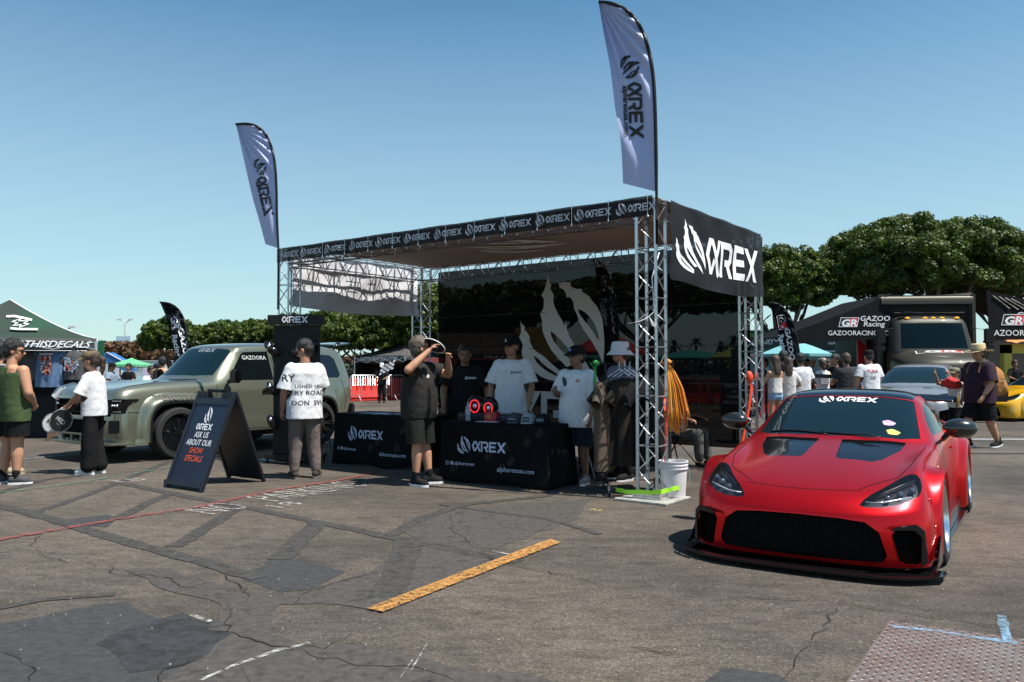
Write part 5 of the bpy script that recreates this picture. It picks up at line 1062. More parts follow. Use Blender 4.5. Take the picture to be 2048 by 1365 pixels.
# ================================================================ tents, barriers, stalls
def canopy_tent(name, label, c, rz, w, d, zv, zt, mtop, mval, val=.32, legs=True, group=None, legm=None, mback=None, sag=.18):
    t = thing(name, label, 'tent', c, rz, group)      # local x = along the front, y = depth; origin = front left foot
    mb = MB(); px, py = w / 2, d / 2
    cor = [(0, 0), (w, 0), (w, d), (0, d)]
    tops = []
    for k in range(4):
        a, b = cor[k], cor[(k + 1) % 4]
        def f(u, v, a=a, b=b):
            e = Vector((a[0] + (b[0] - a[0]) * u, a[1] + (b[1] - a[1]) * u, zv)); p = Vector((px, py, zt)); q = e.lerp(p, v); q.z = zv + (zt - zv) * (v ** 1.35) - sag * .25 * math.sin(math.pi * u) * (1 - v) * v * 2; return q
        m_ = MB(); m_.grid(f, 12, 12); m_.build('roof_panel', mtop if k == 0 or mback is None else mback, t, smooth=True, solid=.004)
        m_ = MB(); m_.grid(lambda u, v, a=a, b=b: (a[0] + (b[0] - a[0]) * u, a[1] + (b[1] - a[1]) * u, zv - val * v + .015 * math.sin(u * 11) * v), 16, 3); m_.build('valance', mval, t, smooth=True, solid=.004)
    if legs:
        for x, y in cor:
            m_ = MB(); m_.box((x * .99 + .01 * px, y * .99 + .01 * py, (zv - .05) / 2), (.045, .045, zv - .05)); m_.box((x, y, .01), (.14, .14, .02)); m_.build('leg', legm or ALU, t)
        m_ = MB(); 
        for k in range(4):
            a, b = cor[k], cor[(k + 1) % 4]
            for q in range(4):
                t0, t1 = q / 4, (q + 1) / 4; L = lambda t_: (a[0] + (b[0] - a[0]) * t_, a[1] + (b[1] - a[1]) * t_)
                m_.bar((*L(t0), zv - .06), (*L(t1), zv - val + .03), .018); m_.bar((*L(t0), zv - val + .03), (*L(t1), zv - .06), .018)
        m_.build('scissor_frame', ALU, t)
    return t
TENTK = mat('tent_black', (.03, .03, .03), .8, spec=.2, var=.25, vs=2, bump=.2, bs=4); TENTK2 = mat('tent_valance', (.02, .02, .022), .7)
qd = lambda a, b, c, d: ([(a, b), (c, b), (c, d), (a, d)], [(0, 1, 2, 3)])
# left decal stall
tl = G(193, 737 + 2286 / 16.6 / 1.0); TLx = (193 - 1024) / FPX * 16.4; TW = 3.15
lt = canopy_tent('canopy_tent', 'weathered black pop-up tent with white lettering at the far left', Vector((TLx - TW * math.cos(R(30)), 16.4 - TW * math.sin(R(30)), 0)), R(30), TW, 3.0, 2.02, 2.86, mat('tent_weathered', (.035, .038, .036), .8, vs=.9, bump=.2, bs=5, spec=.2, col2=(.02, .075, .045)), mat('tent_weathered_band', (.035, .038, .037), .75, var=.3, vs=3), .25, mback=mat('tent_green', (.03, .16, .09), .7))
put2d('lettering', text2d('STICKERTHISDECALS', .185, .014, .45, 1.12, align='RIGHT'), lambda u, v: Vector((TW - .14 + u, -.012, 1.895 + v)), WHITEP, lt)
lg = merge2d([(*stroke([(-.5, .30), (-.2, .33), (.15, .25), (.5, .16)], .10),), (*stroke([(-.30, -.28), (0, -.31), (.75, -.30)], .09),), (*stroke([(-.25, .05), (.1, .24), (.0, .10), (.35, .10), (.2, -.02), (.38, -.05), (.05, -.22), (.1, -.1), (-.2, -.14), (-.05, .0)], .035, True),)])
_zr = lambda x, z: (z - 2.02) / .84
put2d('emblem', lg, lambda u, v: Vector((TW - 1.38 + u * .45, .02 + 1.5 * (max(0, (v * .5 + .30) / .84)) ** (1 / 1.35) - .03, 2.02 + v * .45 + .325)), WHITEP, lt)
mb = MB(); mb.tube([(TW, 0, 2.02), (TW, 0, 1.77)], .012); mb.tube([(0, 0, 1.77), (TW, 0, 1.77)], .010); mb.tube([(TW - .03 - (TW / 2 - .03) * i / 8 if i < 9 else 0, .0 + 1.5 * i / 8, 2.02 + .84 * (i / 8) ** 1.35 + .01) for i in range(9)], .012); mb.build('white_piping', WHITEP, lt)
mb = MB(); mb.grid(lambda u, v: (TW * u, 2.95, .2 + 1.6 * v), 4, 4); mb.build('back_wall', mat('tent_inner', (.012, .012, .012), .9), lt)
# stock on the stall: table, hanging shirts
tb = thing('stall_table', 'dark draped stall table under the left tent with boxes stacked on it', 'table', Vector((TLx - 1.5, 16.9, 0)), R(20))
mb = MB(); mb.box((0, 0, .42), (2.6, .75, .84)); mb.build('cloth', mat('stall_cloth', (.018, .018, .02), .9), tb, bevel=.02)
bx = thing('stock_box', 'brown cardboard box on the ground under the left stall', 'box', G(130, 880)); mb = MB(); mb.box((0, 0, .18), (.5, .4, .36)); mb.build('carton', mat('cardboard', (.2, .11, .06), .85, var=.2, vs=12), bx, bevel=.01); mb = MB(); mb.box((0, -.202, .30), (.5, .004, .04)); mb.build('tape', mat('yellow_tape', (.7, .5, .03), .5), bx)
def shirt_shape(mb, w, L, sl=.26, dep=.10, wav=.015, neck=.09, ph=0.0):
    """hanging T-shirt, origin at the collar; w chest width, L length"""
    hw = w / 2
    def half(v):      # half width down the body
        return hw * (1 - .02 * math.sin(v * 9 + ph))
    def body(u, v):
        a = 2 * math.pi * u; z = -v * L; shoulder = max(0, 1 - v / .10); W = half(v) * (1 if v > .1 else .9 + .1 * v / .1); x = W * math.cos(a); y = dep * (.35 + .65 * min(1, v * 4)) * math.sin(a) + wav * math.sin(x * 38 + ph + v * 5) * min(1, v * 2)
        z -= (abs(x) / hw) * .07 * shoulder if v < .1 else 0; return (x, y, z if v > 0 else -(abs(x) / hw) * .07)
    mb.grid(body, 40, 18)
    for s in (1, -1):
        def slv(u, v):
            a = 2 * math.pi * u; r = .085 * (1 - .1 * v) + .01; c = Vector((s * (hw * .86), 0, -.10)); d = Vector((s * .62, 0, -.78)); n = Vector((.78 * s, 0, .62)); p = c + d * (sl * v) + n * (math.cos(a) * r) + Vector((0, 1, 0)) * (math.sin(a) * dep * .55); return p
        mb.grid(slv, 20, 6)
def hanging_shirt(label, c, rz, w, L, m, art=None, group=None, cat='t-shirt'):
    t = thing('hanging_shirt', label, cat, c, rz, group); mb = MB(); shirt_shape(mb, w, L, ph=c[0] * 7); mb.build('shirt_cloth', m, t, smooth=True)
    if art:
        for i, (nm, vf, mm, oy) in enumerate(art): put2d(nm, vf, lambda u, v: Vector((u, -.125 - .003 * i, oy + v)), mm, t)
    mb = MB(); mb.tube([(-.16, 0, -.05), (0, 0, .03), (.16, 0, -.05)], .005, 6); mb.tube([(0, 0, .03), (0, 0, .10), (.02, 0, .12)], .003, 6); mb.build('hanger', BLACK, t)
    return t
def art_patch(seed, w, h, n, big=.06):
    r_ = random.Random(seed); parts = []
    for _ in range(n):
        x, y, a, s = r_.uniform(-w / 2, w / 2), r_.uniform(-h / 2, h / 2), r_.uniform(0, 3.1), r_.uniform(.3, 1) * big
        parts.append(([(x + s * math.cos(a), y + s * math.sin(a)), (x - s * .5 * math.sin(a), y + s * .5 * math.cos(a)), (x - s * math.cos(a), y - s * math.sin(a)), (x + s * .5 * math.sin(a), y - s * .5 * math.cos(a))], [(0, 1, 2, 3)]))
    return merge2d(parts)
C = lambda n, c: mat(n, c, .7)
Ys = 16.2
for lab, px, py, w, L, m, art in (
    ('washed blue t-shirt with red car artwork hanging under the left tent', 100, 697, .56, .78, mat('shirt_blue', (.10, .17, .30), .85, var=.15, vs=20, bump=.3, bs=9), [('art_panel', art_patch(3, .20, .34, 60, .05), C('art_red', (.6, .10, .05)), -.34), ('art_panel', art_patch(4, .20, .34, 26, .04), C('art_cream', (.7, .6, .5)), -.34), ('caption', qd(-.14, -.012, .14, .012), C('art_cream', (.7, .6, .5)), -.12)]),
    ('charcoal t-shirt with blue car panel beside the blue shirt', 150, 700, .40, .60, mat('shirt_char', (.07, .07, .075), .85, bump=.3, bs=9), [('art_panel', art_patch(7, .26, .26, 60, .05), C('art_bluegrey', (.25, .32, .5)), -.30), ('art_panel', art_patch(8, .28, .28, 40, .04), C('art_pale', (.6, .62, .65)), -.30), ('art_panel', art_patch(9, .2, .2, 8, .04), C('art_red', (.6, .10, .05)), -.30)]),
    ('dark grey t-shirt hanging at the inner edge of the left tent', 62, 700, .30, .62, mat('shirt_char', (.07, .07, .075), .85), None),
    ('white t-shirt with green and yellow artwork hanging lowest on the left stall', 148, 765, .50, .62, mat('shirt_white', (.72, .72, .74), .85, bump=.3, bs=9), [('art_panel', art_patch(11, .24, .34, 70, .045), C('art_green', (.03, .35, .15)), -.30), ('art_panel', art_patch(12, .24, .34, 24, .04), C('art_yellow', (.7, .5, .05)), -.30), ('art_panel', art_patch(13, .2, .3, 10, .03), C('art_red', (.6, .10, .05)), -.30)])):
    hanging_shirt(lab, PD(px, py, Ys), 0, w, L, m, art, 'shirts hung under the left tent')
# grey tent tips, GR tent in the middle
ct = canopy_tent('canopy_tent', 'black racing tent with a red and white logo behind the red barrier', Vector(((706 - 1024) / FPX * 36, 36, 0)), R(-10), 3.3, 3.6, 1.98, 2.78, mat('tent_charcoal', (.075, .07, .065), .75, var=.2, vs=2), TENTK2, .34, sag=.1)
ct.rotation_euler.z = R(-38); ct.location = Vector(((709 - 1024) / FPX * 37, 37, 0)); 
put2d('lettering', text2d('GAZOORACING.COM', .24, .008, 0, 1.0), lambda u, v: Vector((1.62 + u * 1.02, -.02, 1.84 + v)), WHITEP, ct)
def gr_logo(s, fn, parent, wide=True):
    put2d('black_half', sh(qd(-1, -.5, 0, .5)), lambda u, v: fn(u * s, v * s, .0), INK, parent); put2d('red_half', sh(qd(0, -.5, 1, .5)), lambda u, v: fn(u * s, v * s, .002), GRred, parent)
    put2d('panel_outline', sh(stroke([(-1, -.5), (1, -.5), (1, .5), (-1, .5)], .06, True)), lambda u, v: fn(u * s, v * s, .004), GRw, parent)
    put2d('lettering', text2d('GR', 1.05, .04, .2, 1.25), lambda u, v: fn((u - .02) * s, (v - .12) * s, .006), GRw, parent)
def _roofr(u, v, k):    # on the right slope panel of the tent: panel between (w,0) and (w,d)
    e0 = Vector((3.3, 1.8 + u, 1.98)); f = min(1, max(0, (v + .36) / .8)) ** (1 / 1.35); p = e0.lerp(Vector((1.65, 1.8, 2.78)), f); p.y = 1.8 + u * (1 - f * .0); p.z = 1.98 + .8 * f ** 1.35 + .03 + k; p.x += .05; return p
gr_logo(.42, lambda u, v, k: _roofr(u - .1, v * 1.1 + .0, k), ct)
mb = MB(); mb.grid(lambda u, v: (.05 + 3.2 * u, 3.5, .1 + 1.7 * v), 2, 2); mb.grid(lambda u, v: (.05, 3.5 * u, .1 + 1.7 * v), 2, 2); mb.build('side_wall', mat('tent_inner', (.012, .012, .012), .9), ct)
canopy_tent('canopy_tent', 'plain dark grey tent peak showing above the green utility vehicle', Vector(((425 - 1024) / FPX * 45, 45, 0)), R(-30), 3.2, 3.2, 2.6, 3.45, mat('tent_charcoal', (.075, .07, .065), .75), TENTK2, .2)
canopy_tent('canopy_tent', 'bright blue tent roof just above the green utility vehicle', Vector(((490 - 1024) / FPX * 50, 50, 0)), 0, 3.4, 3, 2.7, 3.05, mat('tent_blue', (.03, .25, .5), .6), mat('tent_blue', (.03, .25, .5), .6), .2)
canopy_tent('canopy_tent', 'small bright green tent behind the woman in the cap', Vector(((222 - 1024) / FPX * 48, 48, 0)), 0, 1.5, 2, 1.7, 2.05, mat('tent_lime', (.12, .5, .22), .6), mat('tent_lime', (.12, .5, .22), .6), .25)
for nm, lab, px, Y, zv, zt, w, col in (('parasol', 'turquoise parasol behind the people queueing', 1592, 30, 1.95, 2.45, 2.7, (.16, .42, .46)), ('parasol', 'pale parasol left of the turquoise one', 1520, 34, 2.0, 2.4, 2.4, (.6, .5, .42)), ('parasol', 'teal parasol seen through the mesh wall', 1180, 40, 1.95, 2.4, 3.0, (.03, .25, .22)), ('parasol', 'red parasol seen through the mesh wall', 1215, 26, 1.95, 2.6, 2.6, (.5, .03, .03)), ('parasol', 'yellow green parasol seen through the right part of the mesh', 1478, 42, 2.0, 2.6, 3.0, (.35, .38, .08)), ('parasol', 'wide teal parasol seen through the mesh beside the near post', 1385, 46, 2.0, 2.5, 5.0, (.03, .28, .24))):
    t = thing(nm, lab, 'parasol', Vector(((px - 1024) / FPX * Y, Y, 0))); mb = MB(); mb.lathe([(.01, zt), (w / 4, (zt * .55 + zv * .45)), (w / 2, zv), (w / 2, zv - .1)], n=8, cap=False); mb.build('canopy', mat('parasol_' + lab.split()[0], col, .8), t, solid=.004); mb = MB(); mb.tube([(0, 0, 0), (0, 0, zt)], .025); mb.build('pole', ALU, t)
# red barriers and crowd fences
BARR = mat('barrier_red', (.55, .02, .012), .5, var=.15, vs=2)
def barrier():
    t = thing('water_barrier', 'red plastic barrier behind a steel crowd fence', 'barrier', group='red plastic barriers in a row'); mb = MB()
    pr = [(-.30, 0), (.30, 0), (.28, .22), (.14, .42), (.11, .98), (-.11, .98), (-.14, .42), (-.28, .22)]
    mb.prism(pr, lambda u, v, k: (k, u, v), -.94, .94); mb.build('shell', BARR, t, bevel=.02)
    mb = MB()
    for x in (-.7, -.35, 0, .35, .7): mb.box((x, -.135, .68), (.10, .03, .42))
    mb.build('ribs', BARR, t, bevel=.01); return t
def crowd_fence():
    t = thing('crowd_fence', 'steel crowd control fence in front of red barriers', 'fence', group='steel crowd fences in a row'); mb = MB(); W, H = 1.0, 1.12
    mb.tube([(-W, 0, .12), (-W, 0, H - .12), (-W + .04, 0, H - .03), (-W + .12, 0, H), (W - .12, 0, H), (W - .04, 0, H - .03), (W, 0, H - .12), (W, 0, .12)], .021, 8); mb.tube([(-W, 0, .26), (W, 0, .26)], .016); mb.build('frame', ALU, t, smooth=True)
    mb = MB()
    for i in range(1, 17): mb.tube([(-W + i * 2 * W / 17, 0, .26), (-W + i * 2 * W / 17, 0, H - .01)], .009, 6)
    mb.build('bars', ALU, t, smooth=True)
    for s in (-.62, .62):
        mb = MB(); mb.tube([(s, -.3, .01), (s, -.04, .26), (s, .04, .26), (s, .3, .01)], .014, 6); mb.build('foot', ALU, t)
    return t
b0, f0 = barrier(), crowd_fence(); first = True
rows = [((706, 804), (846, 800), 5), ((905, 800), (1520, 812), 15), ((1520, 838), (1640, 842), 3)]
k = 0
for a, b, n in rows:
    A, B = G(*a), G(*b); d = (B - A); rz = math.atan2(d.y, d.x); n = max(1, round(d.length / 2.05))
    for i in range(n):
        p = A + d * ((i + .5) / n)
        for src, off, lab in ((b0, .75, 'red plastic barrier number from the left end'), (f0, 0, '')):
            o = src if k == 0 else copy_tree(src); o.location = p + Vector((-d.normalized().y, d.normalized().x, 0)) * off; o.rotation_euler.z = rz
        k += 1
# mural wall and far left bits
mw = thing('mural_wall', 'long low wall painted with pale multicoloured murals in the far left', 'wall', Vector(((215 - 1024) / FPX * 62, 62, 0)))
mm = mat('mural', (.5, .6, .65), .8); nt = mm.node_tree; bs_ = nt.nodes['Principled BSDF']; tc = nt.nodes.new('ShaderNodeTexCoord'); vz = nt.nodes.new('ShaderNodeTexVoronoi'); vz.inputs['Scale'].default_value = 1.6; nt.links.new(tc.outputs['Object'], vz.inputs[0]); hs = nt.nodes.new('ShaderNodeHueSaturation'); hs.inputs['Saturation'].default_value = .45; hs.inputs['Value'].default_value = .85; nt.links.new(vz.outputs['Color'], hs.inputs['Color']); mxx = nt.nodes.new('ShaderNodeMix'); mxx.data_type = 'RGBA'; mxx.inputs[0].default_value = .5; mxx.inputs[7].default_value = (.55, .65, .68, 1); nt.links.new(hs.outputs[0], mxx.inputs[6]); nt.links.new(mxx.outputs[2], bs_.inputs['Base Color'])
mb = MB(); mb.box((7, 0, 1.0), (20, .3, 1.95)); mb.build('painted_face', mm, mw); mb = MB(); mb.box((7, 0, 2.0), (20.1, .4, .06)); mb.build('coping', mat('coping_grey', (.45, .43, .42), .8), mw)
rp_ = thing('slide_ramp', 'blue inclined ramp with faint white letters beyond the left tent', 'ramp', Vector(((205 - 1024) / FPX * 56, 56, 0)))
mb = MB(); mb.prism([(0, 2.05), (0, 2.5), (.35, 2.52), (2.05, 1.55), (2.05, 1.2), (1.6, 1.2)], lambda u, v, k: (u, k, v), 0, 1.0); mb.build('side_panel', mat('ramp_blue', (.03, .14, .36), .5), rp_); mb = MB(); mb.bar((.3, -.02, 2.53), (2.08, -.02, 1.57), .08, .05); mb.build('rail', mat('ramp_white', (.7, .7, .72), .5), rp_)
for x in (.2, 1.0): mb = MB(); mb.tube([(x, .5, 0), (x, .5, 2.1)], .05); mb.build('support', DARKM, rp_)
gs = thing('green_panel', 'tall narrow green sign standing behind the left tent corner', 'sign', Vector(((202 - 1024) / FPX * 40, 40, 0))); mb = MB(); mb.box((0, 0, 2.25), (.26, .1, 1.1)); mb.build('panel', mat('sign_green', (.01, .12, .06), .5), gs); mb = MB(); mb.tube([(0, 0, 0), (0, 0, 1.75)], .04); mb.build('post', DARKM, gs)
for px, py, Y, lab in ((250, 640, 85, 'tall white light pole with twin lamps above the brown trees'), (128, 655, 60, 'white twin lamp pole rising behind the left tent')):
    t = thing('light_pole', lab, 'light pole', Vector(((px - 1024) / FPX * Y, Y, 0))); zt = PD(px, py, Y).z
    mb = MB(); mb.tube([(0, 0, 0), (0, 0, zt - .3)], [.14, .09], 8); mb.build('pole', mat('pole_white', (.75, .75, .75), .6), t)
    for s in (1, -1):
        mb = MB(); mb.tube([(0, 0, zt - .5), (s * .15, 0, zt - .2), (s * .5, 0, zt)], .05, 6); mb.box((s * .6, 0, zt + .02), (.5, .3, .14)); mb.build('lamp_head', mat('lamp_head', (.6, .6, .6), .5), t)
    if px == 250: mb = MB(); mb.box((-.1, -.2, 4.1), (1.5, .06, 1.4)); mb.build('blue_sign', mat('sign_paleblue', (.45, .6, .68), .5), t)
# ---------------------------------------------------------------- truck awnings
def awning(label, pts_l, Y0, Y1, texts, sgn, group=None):
    t = thing('truck_awning', label, 'awning', Vector((pts_l[0][0], Y0, 0))); o = Vector((pts_l[0][0], Y0, 0))
    # front face polygon (x, z) and a sloping roof going back
    vs, fs = poly2d([[(x, z) for x, z in pts_l]])
    mb = MB(); mb.prism(pts_l, lambda u, v, k: (u - o.x, k, v), -.01, .01); mb.build('front_cloth', mat('awning_black', (.007, .008, .010), .7, spec=.15, var=.2, vs=2, bump=.3, bs=3), t)
    top = texts.pop(0); mb = MB(); mb.grid(lambda u, v: (lerp_curve(top, u)[0] - o.x, .02 + (Y1 - Y0) * v, lerp_curve(top, u)[1] - .003), 12, 6); mb.build('roof_cloth', mat('awning_top', (.008, .008, .009), .8, spec=.1), t, smooth=True, solid=.01)
    return t, o
def WX(px, py, Y=23.2): p = PD(px, py, Y); return (p.x, p.z)
YA = 23.2
pl = [WX(*q) for q in ((1784, 588), (1784, 676), (1730, 680), (1600, 688), (1562, 690), (1558, 676), (1575, 668), (1640, 645), (1710, 618))]
ta, oa = awning('black racing awning sloping down to the left from the tall truck', pl, YA, YA + 3.5, [[WX(1558, 676), WX(1640, 645), WX(1710, 618), WX(1784, 588)]], 1)
def put_aw(t, o, nm, vf, px, py, m, s=1, k=.0): c = WX(px, py); put2d(nm, vf, lambda u, v: Vector((c[0] - o.x + u * s, -.02 - k, c[1] + v * s)), m, t)
gr_logo(.26, lambda u, v, k: Vector((WX(1688, 0)[0] - oa.x + u, -.02 - k, WX(0, 645)[1] + v)), ta)
put_aw(ta, oa, 'lettering', text2d('GAZOO', .205, .010, .15, 1.15), 1749, 638, WHITEP); put_aw(ta, oa, 'lettering', text2d('Racing', .205, .010, .15, 1.15), 1747, 649, WHITEP)
put_aw(ta, oa, 'lettering', text2d('GAZOORACING.CO', .195, .004, 0, 1.0), 1717, 667, WHITEP)
pr = [WX(*q) for q in ((1972, 582), (2048, 598), (2130, 618), (2130, 678), (1985, 681), (1979, 676))]
tb2, ob = awning('black racing awning on the right of the truck, cut off by the photo edge', pr, YA, YA + 3.5, [[WX(1972, 582), WX(2010, 590), WX(2048, 598), WX(2130, 618)]], -1)
gr_logo(.30, lambda u, v, k: Vector((WX(2012, 0)[0] - ob.x + u, -.02 - k, WX(0, 640)[1] + v)), tb2)
put_aw(tb2, ob, 'lettering', text2d('GAZOO', .27, .012, .15, 1.2), 2072, 632, WHITEP); put_aw(tb2, ob, 'lettering', text2d('Racing', .27, .012, .15, 1.1), 2072, 646, GRred)
put_aw(tb2, ob, 'lettering', text2d('GAZOORACING.COM', .24, .004, 0, 1.03), 2060, 667, WHITEP)
mb = MB()
for k in range(4): mb.tube([(WX(1985 + k * 12, 590)[0] - ob.x, -.03, WX(0, 592 + k * 2)[1]), (WX(2005 + k * 17, 0)[0] - ob.x, -.03, WX(0, 618 + k * 2)[1])], .012, 6)
mb.build('pale_straps', mat('strap_pale', (.5, .48, .45), .6), tb2)
# panel stands and stalls under and beyond the awning
wp = thing('banner_panel', 'white and red display panel under the awning left of the truck', 'display panel', Vector(((1738 - 1024) / FPX * 24.5, 24.5, 0)))
mb = MB(); mb.box((0, 0, 1.25), (.72, .06, 2.2)); mb.build('panel', mat('panel_pale', (.55, .50, .50), .6), wp); mb = MB(); mb.prism([(-.36, 1.2), (-.36, 2.3), (-.12, 2.1), (-.2, 1.0)], lambda u, v, k: (u, k, v), -.045, -.035); mb.build('red_band', GRred, wp)
mb = MB(); mb.box((0, 0, .07), (.8, .4, .14)); mb.build('foot', BLACK, wp)
ft = thing('food_truck', 'dark green food stall with menu boards and a rounded window behind the queue', 'food truck', Vector(((1500 - 1024) / FPX * 33, 33, 0)))
mb = MB(); mb.box((2.5, 1.2, 1.3), (5.4, 2.2, 2.2)); mb.build('body', mat('stall_teal', (.10, .22, .22), .5), ft, bevel=.15)
mb = MB(); mb.box((2.3, -.05, 2.6), (5.6, .1, .75)); mb.build('menu_board', mat('menu_dark', (.012, .03, .02), .5), ft)
for s_, x, z, sz, m_ in (('CHRONIC TACOS', 1.6, 2.62, .34, WHITEP), ('NACHOS TACOS', 4.0, 2.45, .22, WHITEP), ('TORTILLAS', 4.2, 2.72, .18, C('menu_green', (.2, .6, .1))), ('BURRITOS FRIES', .1, 2.75, .18, C('menu_green', (.2, .6, .1))), ('QUESADILLAS BOWLS', .1, 2.45, .16, WHITEP)):
    put2d('lettering', text2d(s_, sz, .01), lambda u, v: Vector((x + u, -.11, z + v)), m_, ft)
mb = MB(); mb.box((3.2, .06, 1.55), (3.0, .1, 1.0)); mb.build('window', mat('stall_window', (.05, .16, .16), .1), ft, bevel=.04)
mb = MB(); mb.tube([(1.6, .0, .9), (1.6, 0, 2.0), (1.75, 0, 2.12), (4.7, 0, 2.12), (4.85, 0, 2.0), (4.85, 0, .9)], .06, 8); mb.build('window_frame', ALU, ft, smooth=True)
for x in (.6, 4.4):
    mb = MB(); mb.lathe([(.32, -.1), (.32, .1)], c=(x, .4, .32), n=20, axis='Y'); mb.build('wheel', RUBBER, ft)
ys = thing('drink_stall', 'yellow framed kiosk with an orange awning at the far right', 'stall', Vector(((2004 - 1024) / FPX * 30, 30, 0)))
YK = mat('kiosk_yellow', (.55, .45, .06), .6)
mb = MB(); mb.box((.15, 0, 1.15), (.3, .25, 2.3)); mb.box((2.0, 0, 2.15), (4.0, .25, .35)); mb.box((3.9, 0, 1.15), (.3, .25, 2.3)); mb.build('frame', YK, ys)
mb = MB(); mb.grid(lambda u, v: (-.1 + 4.3 * u, -.5 * v, 2.65 - .28 * v + .03 * math.sin(u * 60)), 80, 4); mb.build('awning', mat('kiosk_orange', (.75, .22, .03), .6), ys, smooth=True, solid=.01)
mb = MB(); mb.box((2.0, .5, .5), (3.4, .5, 1.0)); mb.build('counter', mat('kiosk_pale', (.55, .58, .65), .5), ys)
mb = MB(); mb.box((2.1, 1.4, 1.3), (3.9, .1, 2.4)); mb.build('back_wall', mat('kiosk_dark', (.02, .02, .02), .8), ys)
bt = thing('bar_table', 'small pale round bar counter by the yellow kiosk', 'table', Vector(((1998 - 1024) / FPX * 26, 26, 0))); mb = MB(); mb.lathe([(.36, .0), (.36, .85), (.40, .86), (.40, .92)], n=24); mb.build('drum', mat('kiosk_pale2', (.5, .52, .56), .4), bt, smooth=40); mb = MB(); mb.lathe([(.42, .92), (.42, .97)], n=24); mb.build('top', BLACK, bt)
hg = thing('hedge', 'green clipped hedge behind the truck on the right', 'hedge', Vector(((1990 - 1024) / FPX * 36, 36, 0)))
# belt rope in front of the queue
for a, b, lab in (((1532, 752), (1625, 752), 'left'), ((1625, 752), (1757, 757), 'right')):
    A, B = PD(*a, 18.6), PD(*b, 18.6); t = thing('queue_belt', 'black belt barrier ' + ('between the truss post and the man in the white shirt' if lab == 'left' else 'behind the red coupe roof ending by the silver hatchback'), 'belt barrier', Vector((A.x, A.y, 0))); o = Vector((A.x, A.y, 0))
    mb = MB(); mb.bar(A - o, B - o, .02, .09); mb.build('belt', BLACK, t)
    for P_ in (A, B):
        mb = MB(); mb.tube([(P_.x - o.x, 0, 0), (P_.x - o.x, 0, P_.z + .06)], .03); mb.lathe([(.18, 0), (.17, .03), (.03, .05)], c=(P_.x - o.x, 0, 0), n=20); mb.build('post', BLACK, t)
# far stalls seen through the mesh
for px, py, w, h, col, lab in ((965, 690, 3.2, .8, (.16, .11, .06), 'brown roofed stall seen through the left part of the mesh wall'), (1070, 692, 1.5, 1.3, (.30, .18, .04), 'orange and yellow poster panel seen through the mesh wall'), (930, 735, 3.0, .7, (.3, .05, .05), 'low maroon stall seen through the mesh behind the man in black'), (1000, 735, 3.2, .6, (.25, .2, .15), 'tan low stall seen through the mesh behind the man in the black cap')):
    p = PD(px, py, 30); t = thing('market_stall', lab, 'stall', Vector((p.x, p.y, 0))); mb = MB(); mb.box((0, 0, p.z), (w, 1.5, h)); mb.build('fascia', mat('stall_cloth_' + lab.split()[0], col, .7, var=.3, vs=4), t, bevel=.03)
    for s in (-1, 1): mb = MB(); mb.box((s * w * .45, 0, (p.z - h / 2) / 2), (.08, .08, p.z - h / 2)); mb.build('leg', DARKM, t)
sg = thing('charm_sign', 'tall black charm keychain poster stand seen through the mesh wall', 'sign', Vector(((1467 - 1024) / FPX * 15.5, 15.5, 0)))
mb = MB(); mb.box((0, 0, .96), (.50, .04, .92)); mb.build('poster', mat('poster_black', (.012, .012, .013), .6), sg)
for i, (s_, sz) in enumerate((('CREATE A', .09), ('GR', .07), ('CHARM', .09), ('KEYCHAIN!', .085))): put2d('lettering', text2d(s_, sz, .004), lambda u, v: Vector((u, -.03, 1.08 - i * .105 + v)), WHITEP, sg)
mb = MB(); mb.box((0, 0, .02), (.6, .4, .04)); mb.tube([(0, 0, .02), (0, 0, .5)], .03); mb.build('stand', BLACK, sg)
# ================================================================ trees
LEAF = {}
def leaf_mat(name, c1, c2, tr=.25):
    m = bpy.data.materials.new(name); m.use_nodes = True; nt = m.node_tree; b = nt.nodes['Principled BSDF']; b.inputs['Roughness'].default_value = .5; b.inputs['Specular IOR Level'].default_value = .4
    tc = nt.nodes.new('ShaderNodeTexCoord'); nz = nt.nodes.new('ShaderNodeTexNoise'); nz.inputs['Scale'].default_value = 2.5; nz.inputs['Detail'].default_value = 8; nt.links.new(tc.outputs['Object'], nz.inputs[0])
    r = nt.nodes.new('ShaderNodeValToRGB'); r.color_ramp.elements[0].position = .35; r.color_ramp.elements[0].color = (*c1, 1); r.color_ramp.elements[1].position = .65; r.color_ramp.elements[1].color = (*c2, 1); nt.links.new(nz.outputs[0], r.inputs[0]); nt.links.new(r.outputs[0], b.inputs['Base Color'])
    t = nt.nodes.new('ShaderNodeBsdfTranslucent'); nt.links.new(r.outputs[0], t.inputs[0]); ms = nt.nodes.new('ShaderNodeMixShader'); ms.inputs[0].default_value = tr; nt.links.new(b.outputs[0], ms.inputs[1]); nt.links.new(t.outputs[0], ms.inputs[2]); nt.links.new(ms.outputs[0], nt.nodes['Material Output'].inputs[0]); return m
LG = leaf_mat('ficus_leaf', (.018, .042, .005), (.10, .15, .014), .25); LB = leaf_mat('brown_leaf', (.10, .05, .025), (.20, .12, .06)); LP = leaf_mat('palm_leaf', (.03, .05, .02), (.07, .09, .03))
BARK = mat('bark', (.10, .085, .07), .9, var=.3, vs=9, bump=.6, bs=14)
